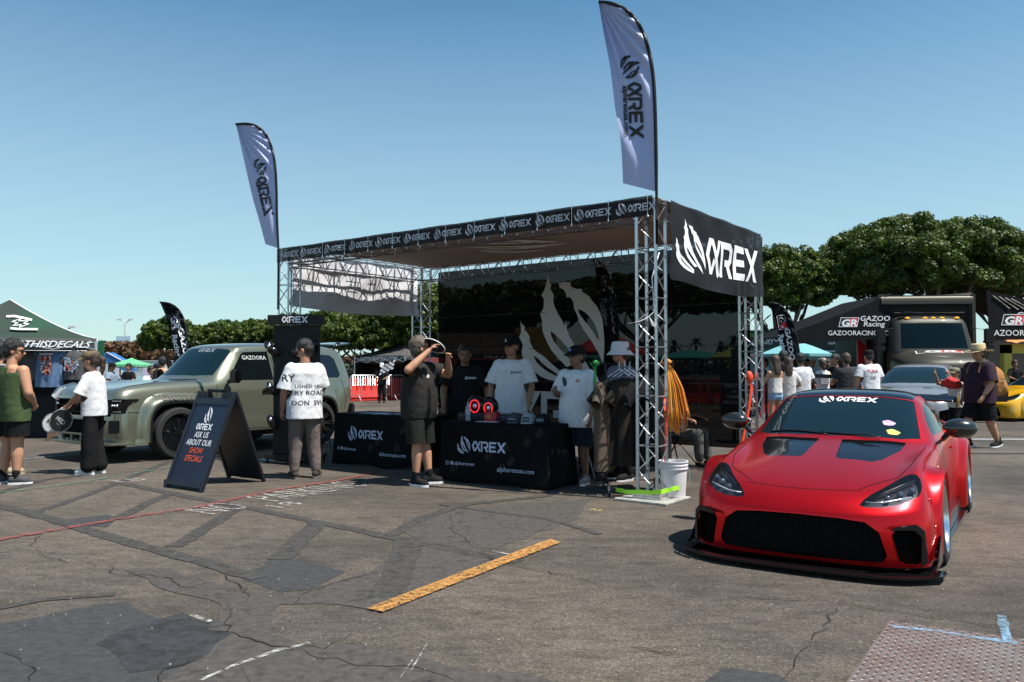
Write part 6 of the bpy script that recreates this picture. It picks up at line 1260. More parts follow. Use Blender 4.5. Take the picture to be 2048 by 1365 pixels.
def crown_mesh(rng, centers, leaf, per, squash=.8):
    """leaf quads spread through and over clump spheres"""
    V = []; 
    for (c, r, n) in centers:
        k = int(n); d = rng.normal(size=(k, 3)); d /= np.linalg.norm(d, axis=1)[:, None]; rad = r * (0.45 + 0.6 * rng.random(k) ** .5); p = np.array(c) + d * rad[:, None] * np.array([1, 1, squash])
        nrm = d + rng.normal(size=(k, 3)) * .55; nrm[:, 2] += .25; nrm /= np.linalg.norm(nrm, axis=1)[:, None]
        t = np.cross(nrm, rng.normal(size=(k, 3))); t /= np.linalg.norm(t, axis=1)[:, None]; b = np.cross(nrm, t); s = leaf * (.6 + .8 * rng.random(k))[:, None]
        V.append(np.stack([p - t * s, p + b * s * .55, p + t * s, p - b * s * .55], 1))
    V = np.concatenate(V).reshape(-1, 3); n = len(V) // 4; me = bpy.data.meshes.new('crown'); me.vertices.add(4 * n); me.vertices.foreach_set('co', V.ravel().astype(np.float32)); me.loops.add(4 * n); me.loops.foreach_set('vertex_index', np.arange(4 * n, dtype=np.int32)); me.polygons.add(n); me.polygons.foreach_set('loop_start', np.arange(0, 4 * n, 4, dtype=np.int32)); me.polygons.foreach_set('loop_total', np.full(n, 4, dtype=np.int32)); me.update(calc_edges=True); return me
def tree(label, x, y, h, rx, ry, trunk_h, seed, leaf=.13, nq=26000, m=None, group=None, bottom=.25, name='ficus_tree', lean=0, gaps=0.0, nlimb=6):
    rng = np.random.default_rng(seed); t = thing(name, label, 'tree', (x, y, 0), 0, group)
    cz = (h + trunk_h) / 2; rz_ = (h - trunk_h) / 2; cs = []
    ncl = 600
    for i in range(ncl):
        d = rng.normal(size=3); d /= np.linalg.norm(d); 
        if d[2] < -.55: d[2] *= .4
        q = rng.random() ** .22; c = np.array([d[0] * rx * q * .9, d[1] * ry * q * .9, cz + d[2] * rz_ * q * .88]); r = (.065 + .07 * rng.random()) * min(rx, rz_ * 1.6)
        if rng.random() < gaps: continue
        cs.append((c, r, nq / ncl))
    me = crown_mesh(rng, cs, leaf, nq); mesh_obj('crown', me, m or LG, t)
    mb = MB(); tr_ = .045 * h; rr = random.Random(seed)
    for k in range(2 if nlimb > 4 else 1):
        ox = (k - .5) * tr_ * .8 if nlimb > 4 else 0; mb.tube([(ox, 0, -.05), (ox * 1.3 + lean * .3, 0, trunk_h * .5), (ox * 2 + lean * .6, 0, trunk_h)], [tr_ * .9, tr_ * .6, tr_ * .5], 10)
    for k in range(nlimb):
        a = 2 * math.pi * k / nlimb + rr.uniform(-.4, .4); L = rx * rr.uniform(.45, .75); z0 = trunk_h * rr.uniform(.45, .85)
        P = [Vector((lean * .4, 0, z0)), Vector((L * .35 * math.cos(a), ry / rx * L * .35 * math.sin(a), z0 + (trunk_h + .3 - z0) * .6)), Vector((L * .7 * math.cos(a), ry / rx * L * .7 * math.sin(a), trunk_h + rz_ * .35)), Vector((L * math.cos(a), ry / rx * L * math.sin(a), cz + rz_ * .1))]
        mb.tube(P, [tr_ * .42, tr_ * .34, tr_ * .22, tr_ * .1], 8)
        for q in range(2):
            b = P[1].lerp(P[2], rr.uniform(.2, .9)); e = b + Vector((rr.uniform(-1, 1), rr.uniform(-1, 1), rr.uniform(.5, 1.3))) * L * .35; mb.tube([b, b.lerp(e, .5) + Vector((rr.uniform(-.1, .1), 0, .05)), e], [tr_ * .16, tr_ * .11, tr_ * .05], 6)
    mb.build('trunk', BARK, t, smooth=True); return t
def TX(px, Y): return (px - 1024) / FPX * Y
def TZ(py, Y): return CAM_H + (737 - py) / FPX * Y
Yt = 33
tree('huge dark ficus tree with a broad domed crown behind the tall truck', TX(1845, Yt), Yt, TZ(425, Yt), 4.5, 4.5, TZ(640, Yt), 1, .062, 260000)
tree('ficus tree with bare forking limbs just right of the booth', TX(1575, Yt), Yt + 1, TZ(478, Yt), 2.6, 3, TZ(655, Yt), 2, .066, 120000)
tree('ficus tree at the far right edge behind the right awning', TX(2060, Yt), Yt + 2, TZ(515, Yt), 2.8, 3, TZ(600, Yt), 3, .075, 70000)
tree('wide ficus tree filling the right part of the mesh wall view', TX(1290, Yt), Yt, TZ(545, Yt), 4.2, 3.5, TZ(650, Yt), 4, .12, 40000, lean=.5)
tree('ficus tree seen through the middle of the mesh wall', TX(1060, Yt), Yt + 2, TZ(550, Yt), 4.0, 3.5, TZ(665, Yt), 5, .12, 36000)
Yr = 44
for i, (px, py, w, lab) in enumerate(((345, 632, 1.8, 'nearest round ficus of the row, left of the black racing flag'), (402, 650, 1.5, 'lower ficus of the row behind the black racing flag'), (455, 640, 1.7, 'ficus of the row above the windscreen of the green vehicle'), (515, 636, 1.6, 'ficus of the row left of the black display stand'), (585, 624, 1.8, 'ficus of the row directly behind the black display stand'), (655, 618, 2.3, 'ficus of the row below the pale inner banner'), (745, 622, 2.8, 'dark ficus of the row beside the rear truss post'), (835, 560, 3.4, 'tall dark ficus behind the rear left truss post'), (930, 575, 3.6, 'dark ficus seen through the left part of the mesh wall'))):
    Y = Yr if i < 6 else 38
    tree(lab, TX(px, Y), Y, TZ(py, Y), w, 2.2, TZ(722, Y), 20 + i, .08, 46000, group='row of clipped ficus trees')
for i, (px, py, w, lab) in enumerate(((222, 682, 2.6, 'sparse brown tree behind the tall green sign'), (268, 682, 3.2, 'sparse brown tree behind the tall light pole'), (305, 703, 3.0, 'low reddish brown tree right of the light pole'), (340, 700, 3.0, 'brown tree partly behind the first green ficus'), (372, 705, 2.6, 'reddish brown tree glimpsed below the racing flag'), (700, 715, 5, 'dry tree line beyond the racing tent'))):
    tree(lab, TX(px, 84), 84, TZ(py, 84), w, 2.5, 2.0, 50 + i, .26, 7000, LB, 'dry brown trees far to the left', name='brown_tree', gaps=.5, nlimb=4)
for i, (px, py, Y, lab) in enumerate(((1392, 685, 70, 'slender palm seen through the mesh near the front post'), (1442, 690, 75, 'slim palm seen through the mesh above the poster'), (1468, 683, 62, 'palm with a shaggy head seen through the right of the mesh'), (1350, 690, 70, 'palm seen through the mesh just right of the near truss post'))):
    t = thing('palm_tree', lab, 'palm', (TX(px, Y), Y, 0)); z = TZ(py, Y); mb = MB(); mb.tube([(0, 0, 0), (.05, 0, z * .5), (0, 0, z)], [.2, .13, .12], 8); mb.build('trunk', BARK, t); mb = MB(); rr = random.Random(i)
    for k in range(26):
        a, e = rr.uniform(0, 6.28), rr.uniform(-.5, 1.1); L = 1.1; P = [Vector((math.cos(a) * math.cos(e) * L * q, math.sin(a) * math.cos(e) * L * q, z + math.sin(e) * L * q - .5 * q * q)) for q in (0, .3, .6, 1)]
        for j in range(3): s_ = Vector((-math.sin(a), math.cos(a), 0)) * (.16 - .04 * j); mb.add([P[j] - s_, P[j] + s_, P[j + 1] + s_ * .7, P[j + 1] - s_ * .7], [(0, 1, 2, 3)])
    mb.build('fronds', LP, t, fix=False)
rng = np.random.default_rng(8); mesh_obj('leaves', crown_mesh(rng, [((x, 0, z), .55, 500) for x in np.arange(-1, 2.2, .5) for z in (.5, 1.0, 1.5)], .07, 1), LG, hg)
far = thing('tree_line', 'low dark distant tree line along the horizon behind everything', 'trees', (0, 140, 0)); far['kind'] = 'stuff'
mesh_obj('foliage', crown_mesh(rng, [((x, rng.uniform(-3, 3), rng.uniform(.8, 2.2)), rng.uniform(1.8, 3.0), 260) for x in np.arange(-110, 110, 2.0)], .40, 1), leaf_mat('far_leaf', (.03, .05, .025), (.07, .08, .04)), far); far.children[0]['kind'] = 'stuff'
# ================================================================ people
def remesh(mb, vox, smooth_it=2, noise_amp=0.0, noise_s=8.0, stretch=(1, 1, .45), seed=0, cut=None):
    me = mb.mesh(); bm = bmesh.new(); bm.from_mesh(me); bmesh.ops.recalc_face_normals(bm, faces=bm.faces); bm.to_mesh(me); bm.free()
    o = link(bpy.data.objects.new('r', me)); r = o.modifiers.new('r', 'REMESH'); r.mode = 'VOXEL'; r.voxel_size = vox; r.adaptivity = 0
    s = o.modifiers.new('s', 'SMOOTH'); s.iterations = smooth_it; s.factor = .5
    dg = bpy.context.evaluated_depsgraph_get(); dg.update(); me2 = bpy.data.meshes.new_from_object(o.evaluated_get(dg)); bpy.data.objects.remove(o)
    if noise_amp:
        n = len(me2.vertices); co = np.empty(n * 3, np.float32); no = np.empty(n * 3, np.float32); me2.vertices.foreach_get('co', co); me2.vertices.foreach_get('normal', no); co = co.reshape(-1, 3); no = no.reshape(-1, 3)
        off = Vector((seed * 3.7, seed * 1.3, seed)); d = np.array([(noise.noise(Vector((p[0] * stretch[0], p[1] * stretch[1], p[2] * stretch[2])) * noise_s + off) + .5 * abs(noise.noise(Vector((p[0] + p[2] * .6, p[1], p[2] * .9 - p[0] * .5)) * noise_s * 1.9 + off))) for p in co], np.float32)
        co += no * (d * noise_amp)[:, None]; me2.vertices.foreach_set('co', co.ravel()); me2.update()
    return me2
def cap(mb, a, b, ra, rb, n=14, flat=1.0, axis=None):
    """tapered limb with round ends"""
    a, b = Vector(a), Vector(b); d = (b - a); L = max(d.length, 1e-4); d.normalize(); pts = []; rs = []
    for k in range(4): t = k / 3 * math.pi / 2; pts.append(a - d * ra * math.cos(t) * .9); rs.append(max(.001, ra * math.sin(t)))
    for k in range(1, 4): pts.append(a.lerp(b, k / 4)); rs.append(ra + (rb - ra) * k / 4)
    for k in range(4): t = k / 3 * math.pi / 2; pts.append(b + d * rb * math.sin(t) * .9); rs.append(max(.001, rb * math.cos(t)))
    return mb.tube(pts, rs, n, flat=flat)
def ring_loft(mb, secs, n=24):
    """sections: (centre, rx, ry, yaw) elliptical, z varying, closed at both ends"""
    vs = []
    for c, rx, ry, *yw in secs:
        a0 = yw[0] if yw else 0
        for k in range(n):
            t = 2 * math.pi * k / n; x, y = rx * math.copysign(abs(math.cos(t)) ** .85, math.cos(t)), ry * math.copysign(abs(math.sin(t)) ** .85, math.sin(t)); vs.append((c[0] + x * math.cos(a0) - y * math.sin(a0), c[1] + x * math.sin(a0) + y * math.cos(a0), c[2]))
    m = len(secs); fs = [(i * n + k, i * n + (k + 1) % n, (i + 1) * n + (k + 1) % n, (i + 1) * n + k) for i in range(m - 1) for k in range(n)]
    fs += [tuple(range(n))[::-1], tuple(range((m - 1) * n, m * n))]; return mb.add(vs, fs)
def hand(mb, wr, d, pn, k=1.0, curl=.5, side=1):
    """palm, four fingers and a thumb: wr wrist, d direction of the hand, pn palm normal, side +1/-1 thumb side along d x pn"""
    wr, d, pn = Vector(wr), Vector(d).normalized(), Vector(pn).normalized(); pn = (pn - d * pn.dot(d)).normalized(); s = d.cross(pn) * side
    c0 = wr + d * .01 * k; c1 = wr + d * .085 * k
    for q in (-.6, -.2, .2, .6): cap(mb, c0 + s * .024 * q * k, c1 + s * .034 * q * 1.1 * k, .017 * k, .0145 * k, 8)
    for i, (q, L) in enumerate(((1.0, .066), (.34, .076), (-.32, .071), (-1.0, .055))):
        p = c1 + s * .030 * q * k + d * (-.004 * abs(q)) * k; a1 = curl * .75; a2 = curl * 1.9
        d1 = (d * math.cos(a1) + pn * math.sin(a1) + s * .07 * q).normalized(); d2 = (d * math.cos(a2) + pn * math.sin(a2)).normalized(); m = p + d1 * L * .52 * k
        cap(mb, p, m, .0092 * k, .0084 * k, 8); cap(mb, m, m + d2 * L * .5 * k, .0084 * k, .0068 * k, 8)
    t0 = wr + d * .03 * k + s * .024 * k; td = (d * .65 + s * .7 + pn * .35).normalized(); t1 = t0 + td * .035 * k; cap(mb, t0, t1, .0125 * k, .0105 * k, 8); cap(mb, t1, t1 + (d * .8 + s * .15 + pn * .5).normalized() * .03 * k, .0105 * k, .0085 * k, 8)
SKINS = {}
def skin(n, c): return mat('skin_' + n, c, .5, var=.06, vs=12, spec=.4)
SK_L, SK_M, SK_T = (.46, .235, .145), (.33, .165, .10), (.22, .11, .065)
def cloth(n, c, sheen=.0): return mat('cloth_' + n, c, .85, var=.10, vs=18, bump=.12, bs=30, spec=.15)
def person(label, loc, face, H=1.75, w=1.0, sk='m', P=None, top=None, bottom=None, shoes=None, hair=None, extra=None, vox=.0085, far=False, group=None, head_turn=0.0, head_down=0.0, belly=0.0, lean=(0, 0), fem=False, sock=None, cat='person'):
    """figure facing local +y, x to its right; P overrides joints (fractions of H)"""
    rz = face - math.pi / 2
    t = thing('person', label, cat, loc, rz, group); K = H
    KH = K * 1.13; J = dict(neck=(0, -.01, .835), chest=(0, 0, .74), waist=(0, 0, .61), hip=(0, 0, .53), shR=(.108, 0, .812), shL=(-.108, 0, .812), elR=(.135, -.01, .635), elL=(-.135, -.01, .635), wrR=(.145, .035, .49), wrL=(-.145, .035, .49),
             hpR=(.05, 0, .52), hpL=(-.05, 0, .52), knR=(.058, .012, .285), knL=(-.058, .012, .285), anR=(.062, -.012, .045), anL=(-.062, -.012, .045), head=(0, .012, .938), palmR=(-1, 0, 0), palmL=(1, 0, 0), hdR=None, hdL=None, curl=.5, ftR=.1, ftL=-.1)
    if w != 1.0:
        for q in ('shR', 'shL', 'elR', 'elL', 'wrR', 'wrL', 'hpR', 'hpL'): x, y, z = J[q]; J[q] = (x * (1 + (w - 1) * (.8 if 'sh' in q else 1.0)), y, z)
    if fem:
        for q in ('shR', 'shL'): x, y, z = J[q]; J[q] = (x * .88, y, z)
    if P: J.update(P)
    lx, ly = lean
    def V(n):
        v = J[n] if isinstance(n, str) else n; f = max(0, (v[2] - .53)) / .4; return Vector((v[0] * K + lx * f * K, v[1] * K + ly * f * K, v[2] * K))
    if far: vox = .014
    s_ = K / 1.75; sm = skin(sk, {'l': SK_L, 'm': SK_M, 't': SK_T}[sk])
    mb = MB()
    # torso under the clothes
    def tw(z): return V((0, 0, z))
    ring_loft(mb, [(tw(.50), .085 * w * K, .06 * K), (tw(.55), .092 * w * K, .066 * K), (tw(.62), .078 * w * K, .058 * K + belly * .6), (tw(.70), .086 * w * K, .062 * K), (tw(.77), .093 * w * K, .062 * K), (tw(.815), .078 * w * K, .05 * K), (tw(.835), .04 * K, .036 * K)], 18)
    nk = V('neck'); hd = V('head'); cap(mb, nk - Vector((0, 0, .02 * K)), hd - Vector((0, .012 * K, .035 * K)), .036 * K * (1 if not fem else .85), .033 * K * (1 if not fem else .85), 14)
    HR = Matrix.Rotation(head_turn, 3, 'Z') @ Matrix.Rotation(-head_down, 3, 'X')
    def hp(x, y, z): return hd + HR @ Vector((x * KH, y * KH, z * KH))
    mb.ellipsoid(hp(0, -.004, .018), (.0445 * KH, .054 * KH, .052 * KH), 20, 14, HR); mb.ellipsoid(hp(0, .012, -.020), (.036 * KH, .038 * KH, .046 * KH), 18, 12, HR); mb.ellipsoid(hp(0, .022, -.044), (.020 * KH, .02 * KH, .016 * KH), 12, 8, HR)
    cap(mb, hp(0, .044, .010), hp(0, .057, -.010), .0065 * KH, .0095 * KH, 8)                                     # nose
    for s in (1, -1):
        mb.ellipsoid(hp(s * .0455, -.003, -.004), (.006 * KH, .012 * KH, .018 * KH), 10, 8, HR)                      # ears
        mb.ellipsoid(hp(s * .018, .040, .016), (.012 * KH, .008 * KH, .006 * KH), 8, 6, HR)                         # brow ridge
    mb.ellipsoid(hp(0, .045, -.026), (.014 * KH, .007 * KH, .006 * KH), 10, 6, HR)                                   # lips
    am = 1 + (w - 1) * .9; af = .88 if fem else 1.0
    for S in 'RL':
        sg = 1 if S == 'R' else -1; sh, el, wr = V('sh' + S), V('el' + S), V('wr' + S)
        cap(mb, sh - Vector((sg * .01, 0, .012 * K)), el, .034 * K * am * af, .025 * K * am * af); fm = el.lerp(wr, .3); cap(mb, el, fm, .0255 * K * am * af, .0255 * K * am * af); cap(mb, fm, wr, .0255 * K * am * af, .0155 * K * (1 + (am - 1) * .5))
        hdv = J['hd' + S]; hv = Vector(hdv) if hdv is not None else (wr - el).normalized(); hand(mb, wr, hv, J['palm' + S], s_, J['curl'], side=-1 if S == 'R' else 1) if not far else cap(mb, wr, wr + hv * .11 * s_, .02 * s_, .022 * s_, 8, flat=.6)
        h_, kn, an = V('hp' + S), V('kn' + S), V('an' + S)
        cap(mb, h_, kn, .052 * K * am, .033 * K * am); cf = kn.lerp(an, .32); cap(mb, kn, cf, .032 * K * am, .0335 * K * am); cap(mb, cf, an, .0335 * K * am, .0195 * K)
        ft = J['ft' + S] * 1.0; fd = Vector((math.sin(ft), math.cos(ft), 0)); cap(mb, an - Vector((0, 0, .014 * K)), an + fd * .07 * K - Vector((0, 0, .028 * K)), .018 * K, .014 * K, 10)
    body_me = remesh(mb, vox, 3); body = mesh_obj('body', body_me, sm, t, True)
    # face: eyes, brows, mouth
    if not far:
        for s in (1, -1):
            e = MB(); e.ellipsoid(hp(s * .0185, .0475, .004), (.0085 * KH, .004 * KH, .0042 * KH), 10, 6, HR); e.build('eye', mat('eye_dark', (.03, .02, .015), .3), t, smooth=True)
            e = MB(); e.tube([hp(s * .009, .0515, .0155), hp(s * .0185, .052, .019), hp(s * .029, .045, .0155)], .0022 * KH, 6); e.build('eyebrow', mat('hair_dark', (.012, .009, .007), .6), t, smooth=True)
        e = MB(); e.tube([hp(-.014, .0495, -.0265), hp(0, .054, -.026), hp(.014, .0495, -.0265)], .0016 * KH, 6); e.build('mouth', mat('lip_dark', (.18, .06, .05), .5), t, smooth=True)
    ctx = dict(KH=KH, t=t, V=V, hp=hp, HR=HR, K=K, J=J, vox=vox, w=w, am=am, af=af, far=far, belly=belly, body=body, hd=hd)
    seed = abs(hash(label)) % 97 if 0 else sum(map(ord, label)) % 97
    # hair
    if hair:
        kind, hm = hair; b = MB()
        if kind in ('short', 'messy', 'long', 'tail', 'fringe', 'buzz'):
            g = .004 if kind == 'buzz' else .009
            b.ellipsoid(hp(0, -.012, .026), ((.0455 + g) * KH, (.053 + g) * KH, (.050 + g) * KH), 20, 14, HR)
            b.ellipsoid(hp(0, -.028, .0), ((.042 + g) * KH, (.034 + g) * KH, (.045 + g) * KH), 16, 10, HR)
        if kind == 'fringe': b.ellipsoid(hp(0, .025, .046), (.042 * KH, .03 * KH, .022 * KH), 12, 8, HR)
        if kind == 'messy':
            rr = random.Random(4)
            for _ in range(26): a, e_ = rr.uniform(0, 6.28), rr.uniform(.2, 1.4); q = hp(math.cos(a) * .05 * math.cos(e_), -.012 + math.sin(a) * .055 * math.cos(e_), .026 + .055 * math.sin(e_)); cap(b, q, q + Vector((rr.uniform(-1, 1), rr.uniform(-1, 1), rr.uniform(.2, 1))).normalized() * .02 * s_, .012 * s_, .006 * s_, 6)
        if kind == 'long': ring_loft(b, [(hp(0, -.035, -.16), .035 * KH, .018 * KH), (hp(0, -.04, -.10), .046 * KH, .024 * KH), (hp(0, -.034, -.03), .050 * KH, .034 * KH), (hp(0, -.03, .03), .048 * KH, .035 * KH)], 14)
        if kind == 'tail': cap(b, hp(0, -.055, .02), hp(0, -.085, .005), .018 * KH, .022 * KH); cap(b, hp(0, -.085, .005), hp(0, -.078, -.07), .022 * KH, .018 * KH); cap(b, hp(0, -.078, -.07), hp(0, -.065, -.115), .018 * KH, .008 * KH)
        me = remesh(b, vox * .9, 1, .006 * s_ if kind != 'buzz' else .002, 26, (1, 1, 1), seed)
        # keep the face clear
        bm = bmesh.new(); bm.from_mesh(me); inv = HR.inverted(); dl = []
        for f in bm.faces:
            c = inv @ (f.calc_center_median() - hd) / KH
            if (c.y > .022 and c.z < .036) or (abs(c.x) > .02 and c.y > .004 and c.z < .01): dl.append(f)
        bmesh.ops.delete(bm, geom=dl, context='FACES'); bm.to_mesh(me); bm.free(); mesh_obj('hair', me, hm, t, True)
    # top
    if top:
        kind, m, tm = top[0], top[1], top[2] if len(top) > 2 else {}
        b = MB(); hem = tm.get('hem', .47); lo = tm.get('loose', 1.12); W = .1 * w * K * lo * (.9 if fem else 1)
        dp = .07 * K * lo
        bl = belly
        ring_loft(b, [(V((0, 0, hem)), W * 1.0, dp * 1.03 + bl * .4), (V((0, 0, hem + .06)), W * .98, dp * 1.02 + bl * .9), (V((0, 0, .62)), W * .95, dp + bl), (V((0, 0, .70)), W * .98, dp + bl * .5), (V((0, 0, .77)), W * 1.02, dp * .98), (V((0, 0, .812)), W * .93, dp * .82), (V((0, -.004, .832)), W * .62, dp * .68), (V((0, -.006, .845)), .050 * K, .046 * K)], 28)
        if kind in ('tee', 'long'):
            for S in 'RL':
                sg = 1 if S == 'R' else -1; sh, el, wr = V('sh' + S), V('el' + S), V('wr' + S); f = tm.get('sleeve', .72)
                end = sh.lerp(el, f); cap(b, sh - Vector((sg * .02 * K, 0, .012 * K)), end, .043 * K * am * af * lo * .95, .043 * K * am * af * lo * 1.02, 16)
                if kind == 'long': cap(b, end, el, .04 * K * am, .034 * K * am); cap(b, el, wr, .034 * K * am, .025 * K * am)
        me = remesh(b, vox * 1.15, 3, .016 * s_, 5.0, (1, 1, .42), seed)
        bm = bmesh.new(); bm.from_mesh(me)          # open hem and cuffs cleanly
        bmesh.ops.bisect_plane(bm, geom=bm.verts[:] + bm.edges[:] + bm.faces[:], plane_co=V((0, 0, hem + .004)), plane_no=(0, 0, -1), clear_outer=True) if hem > .3 else None
        if kind == 'tee':
            for S in 'RL':
                sh, el = V('sh' + S), V('el' + S); f = tm.get('sleeve', .72); c = sh.lerp(el, f); n = (el - sh).normalized()
                dl = [v for v in bm.verts if (v.co - c).dot(n) > 0 and (v.co - c).length < .12 * s_ and abs(v.co.x) > .06 * K]
                bmesh.ops.delete(bm, geom=dl, context='VERTS')
        if kind == 'tank':
            dl = [v for v in bm.verts if v.co.z > .79 * K and (abs(v.co.x) > .062 * K or (v.co.z > .826 * K))]; bmesh.ops.delete(bm, geom=dl, context='VERTS')
        if kind == 'tube':
            dl = [v for v in bm.verts if v.co.z > .735 * K]; bmesh.ops.delete(bm, geom=dl, context='VERTS')
        bm.to_mesh(me); bm.free(); ctx['top'] = mesh_obj('shirt' if kind != 'tank' else 'tank_top', me, m, t, True)
    if bottom:
        kind, m = bottom[:2]; bt = bottom[2] if len(bottom) > 2 else {}; b = MB(); lo = bt.get('loose', 1.0)
        f = {'shorts': .78, 'hot': .30, 'trousers': 1.9, 'wide': 1.95, 'knee': 1.02}[kind]
        ring_loft(b, [(V((0, 0, .475)), .094 * w * K * lo, .066 * K * lo), (V((0, 0, .52)), .096 * w * K * lo, .070 * K * lo), (V((0, 0, .575)), .088 * w * K, .066 * K)], 22)
        for S in 'RL':
            sg = 1 if S == 'R' else -1; h_, kn, an = V('hp' + S), V('kn' + S), V('an' + S); h_ = h_ + Vector((0, 0, -.01 * K))
            if f <= 1.05: e = h_.lerp(kn, f); cap(b, h_, e, .058 * K * am * lo, .056 * K * am * lo * (1.0 if kind != 'hot' else .9), 18)
            else:
                r2 = .045 if kind == 'trousers' else .064; r3 = .034 if kind == 'trousers' else .062; g2 = an + Vector((0, -.004 * K, -.008 * K))
                cap(b, h_, kn, .058 * K * am * lo, r2 * K * am * lo, 18); cap(b, kn, kn.lerp(g2, .5), r2 * K * am * lo, (r2 + r3) / 2 * K * am * lo, 18); cap(b, kn.lerp(g2, .5), g2 + Vector((0, 0, .03 * K)), (r2 + r3) / 2 * K * am * lo, r3 * K * lo, 18)
        me = remesh(b, vox * 1.15, 2, .010 * s_, 8.5, (1, 1, .8 if f > 1.1 else .5), seed + 5)
        if f <= 1.05:
            bm = bmesh.new(); bm.from_mesh(me)
            for S in 'RL':
                h_, kn = V('hp' + S), V('kn' + S); e = h_.lerp(kn, f); n = (kn - h_).normalized(); sg = 1 if S == 'R' else -1
                bmesh.ops.delete(bm, geom=[v for v in bm.verts if (v.co - e).dot(n) > 0 and (v.co - e).length < .16 * s_ and (v.co.x - (e.x + (V('kn' + ('L' if S == 'R' else 'R')).x)) / 2) * sg > -.03 * K * 2], context='VERTS')
            bm.to_mesh(me); bm.free()
        ctx['bottom'] = mesh_obj('shorts' if f <= 1.05 else 'trousers', me, m, t, True)
    if shoes:
        sm_, sole = shoes[:2]
        for S in 'RL':
            an = V('an' + S); a = J['ft' + S]; fd = Vector((math.sin(a), math.cos(a), 0)); rt = Vector((math.cos(a), -math.sin(a), 0)); g = an.z - .045 * K; b = MB(); tilt = J.get('tilt' + S, 0)
            def fp(u, v, z): return Vector((an.x, an.y, g)) + fd * u * s_ + rt * v * s_ + Vector((0, 0, z * s_ + max(0, -u + .05) * tilt * s_))
            cap(b, fp(-.045, 0, .058), fp(.05, 0, .066), .044 * s_, .044 * s_); cap(b, fp(.03, 0, .058), fp(.13, 0, .044), .046 * s_, .042 * s_); cap(b, fp(-.02, 0, .085), fp(.03, 0, .10), .040 * s_, .036 * s_); cap(b, fp(.10, .008, .042), fp(.155, .0, .036), .042 * s_, .030 * s_)
            me = remesh(b, vox, 2); mesh_obj('shoe', me, sm_, t, True); so = t.children[-1]
            b = MB(); out = [(-.092, 0), (-.082, .032), (-.02, .040), (.06, .044), (.12, .046), (.17, .026), (.188, 0), (.17, -.024), (.12, -.040), (.06, -.036), (-.02, -.034), (-.082, -.030)]
            out = chaikin(out, 1); n = len(out); vs = [fp(u, v, .0) for u, v in out] + [fp(u * .98, v * .98, .026) for u, v in out]; b.add(vs, [tuple(range(n))[::-1], tuple(range(n, 2 * n))] + [(i, (i + 1) % n, n + (i + 1) % n, n + i) for i in range(n)]); b.build('sole', sole, so)
            if sock: b = MB(); cap(b, an + Vector((0, 0, -.01 * K)), an + Vector((0, -.002, .045 * K)), .024 * K, .026 * K); b.build('sock', sock, t, smooth=True)
    if extra: extra(ctx)
    return t, ctx
def cap_hat(ctx, m, brim=None, back=False, bucket=False, straw=False, logo=None):
    hp, K, t, HR = ctx['hp'], ctx['KH'], ctx['t'], ctx['HR']; b = MB()
    def ringf(r1, r2, z, n=28, oy=-.006): return [hp(r1 * math.cos(2 * math.pi * k / n), oy + r2 * math.sin(2 * math.pi * k / n), z) for k in range(n)]
    n = 28; secs = [(.051, .062, .022), (.052, .063, .034), (.050, .060, .052), (.040, .048, .068), (.022, .028, .077), (.002, .002, .079)]
    if straw: secs = [(.053, .064, .020), (.053, .064, .04), (.050, .060, .075), (.046, .056, .086), (.034, .044, .082), (.004, .004, .074)]
    if bucket: secs = [(.055, .066, .018), (.053, .064, .04), (.048, .058, .065), (.044, .054, .074), (.02, .03, .078), (.002, .002, .078)]
    vs = [p for r1, r2, z in secs for p in ringf(r1, r2, z)]; fs = [(i * n + k, i * n + (k + 1) % n, (i + 1) * n + (k + 1) % n, (i + 1) * n + k) for i in range(len(secs) - 1) for k in range(n)]
    if straw or bucket:
        R0 = .112 if straw else .084; o2 = [hp(R0 * math.cos(a) * (1.0 if straw else 1), -.006 + (R0 + .012) * math.sin(a), (.022 - (.014 if straw else .034) + (.02 * math.cos(a) ** 2 if straw else 0))) for a in [2 * math.pi * k / n for k in range(n)]]
        base = len(vs); vs += o2; fs += [(k, (k + 1) % n, base + (k + 1) % n, base + k) for k in range(n)]
    b.add(vs, fs); o = b.build('hat', m, t, smooth=True, solid=.004)
    if straw: q = MB(); q.add(ringf(.0545, .0655, .024) + ringf(.0540, .065, .038), [(k, (k + 1) % n, n + (k + 1) % n, n + k) for k in range(n)]); q.build('hat_band', cloth('band', (.25, .20, .12)), o)
    if not (straw or bucket):
        sy = -1 if back else 1; q = MB()
        q.grid(lambda u, v: hp((.046 - .006 * v) * math.sin((u - .5) * 2.6), sy * (.046 * math.cos((u - .5) * 2.2) + .052 * v * (1 - .35 * abs(2 * u - 1) ** 2)) + .006, .028 - .012 * v - .010 * (2 * u - 1) ** 2), 14, 6); q.build('brim', brim or m, o, smooth=True, solid=.004)
    if logo:
        vf, lm = logo; put2d('hat_badge', vf, lambda u, v: hp(u / K * 1.0, -.006 + .0645 * math.cos(u / K / .06) , .046 + v / K) + HR @ Vector((0, .004, 0)), lm, o)
    return o
def shirt_mark(ctx, nm, vf, m, x, z, back=False, up=(0, 0, 1)):
    """writing on the shirt; x to the reader's right"""
    K = ctx['K']; s = -1 if back else 1; bv = bvh_of(ctx['top']); c = ctx['V']((0, 0, z))
    ux = Vector((1 if back else -1, 0, 0)); f = onto(bv, c + Vector((ux.x * x, s * .25, 0)), ux, Vector(up), .006, back=.05)
    # cast towards the body
    n = ux.cross(Vector(up)).normalized()
    def fn(u, v):
        p = c + Vector((ux.x * (x + u), 0, v)); h = bv.ray_cast(p + n * .5, -n, 1.0); q = h[0] if h[0] is not None else p + n * .12; return q + n * .005
    put2d(nm, vf, fn, m, ctx['top'], cut=.03)
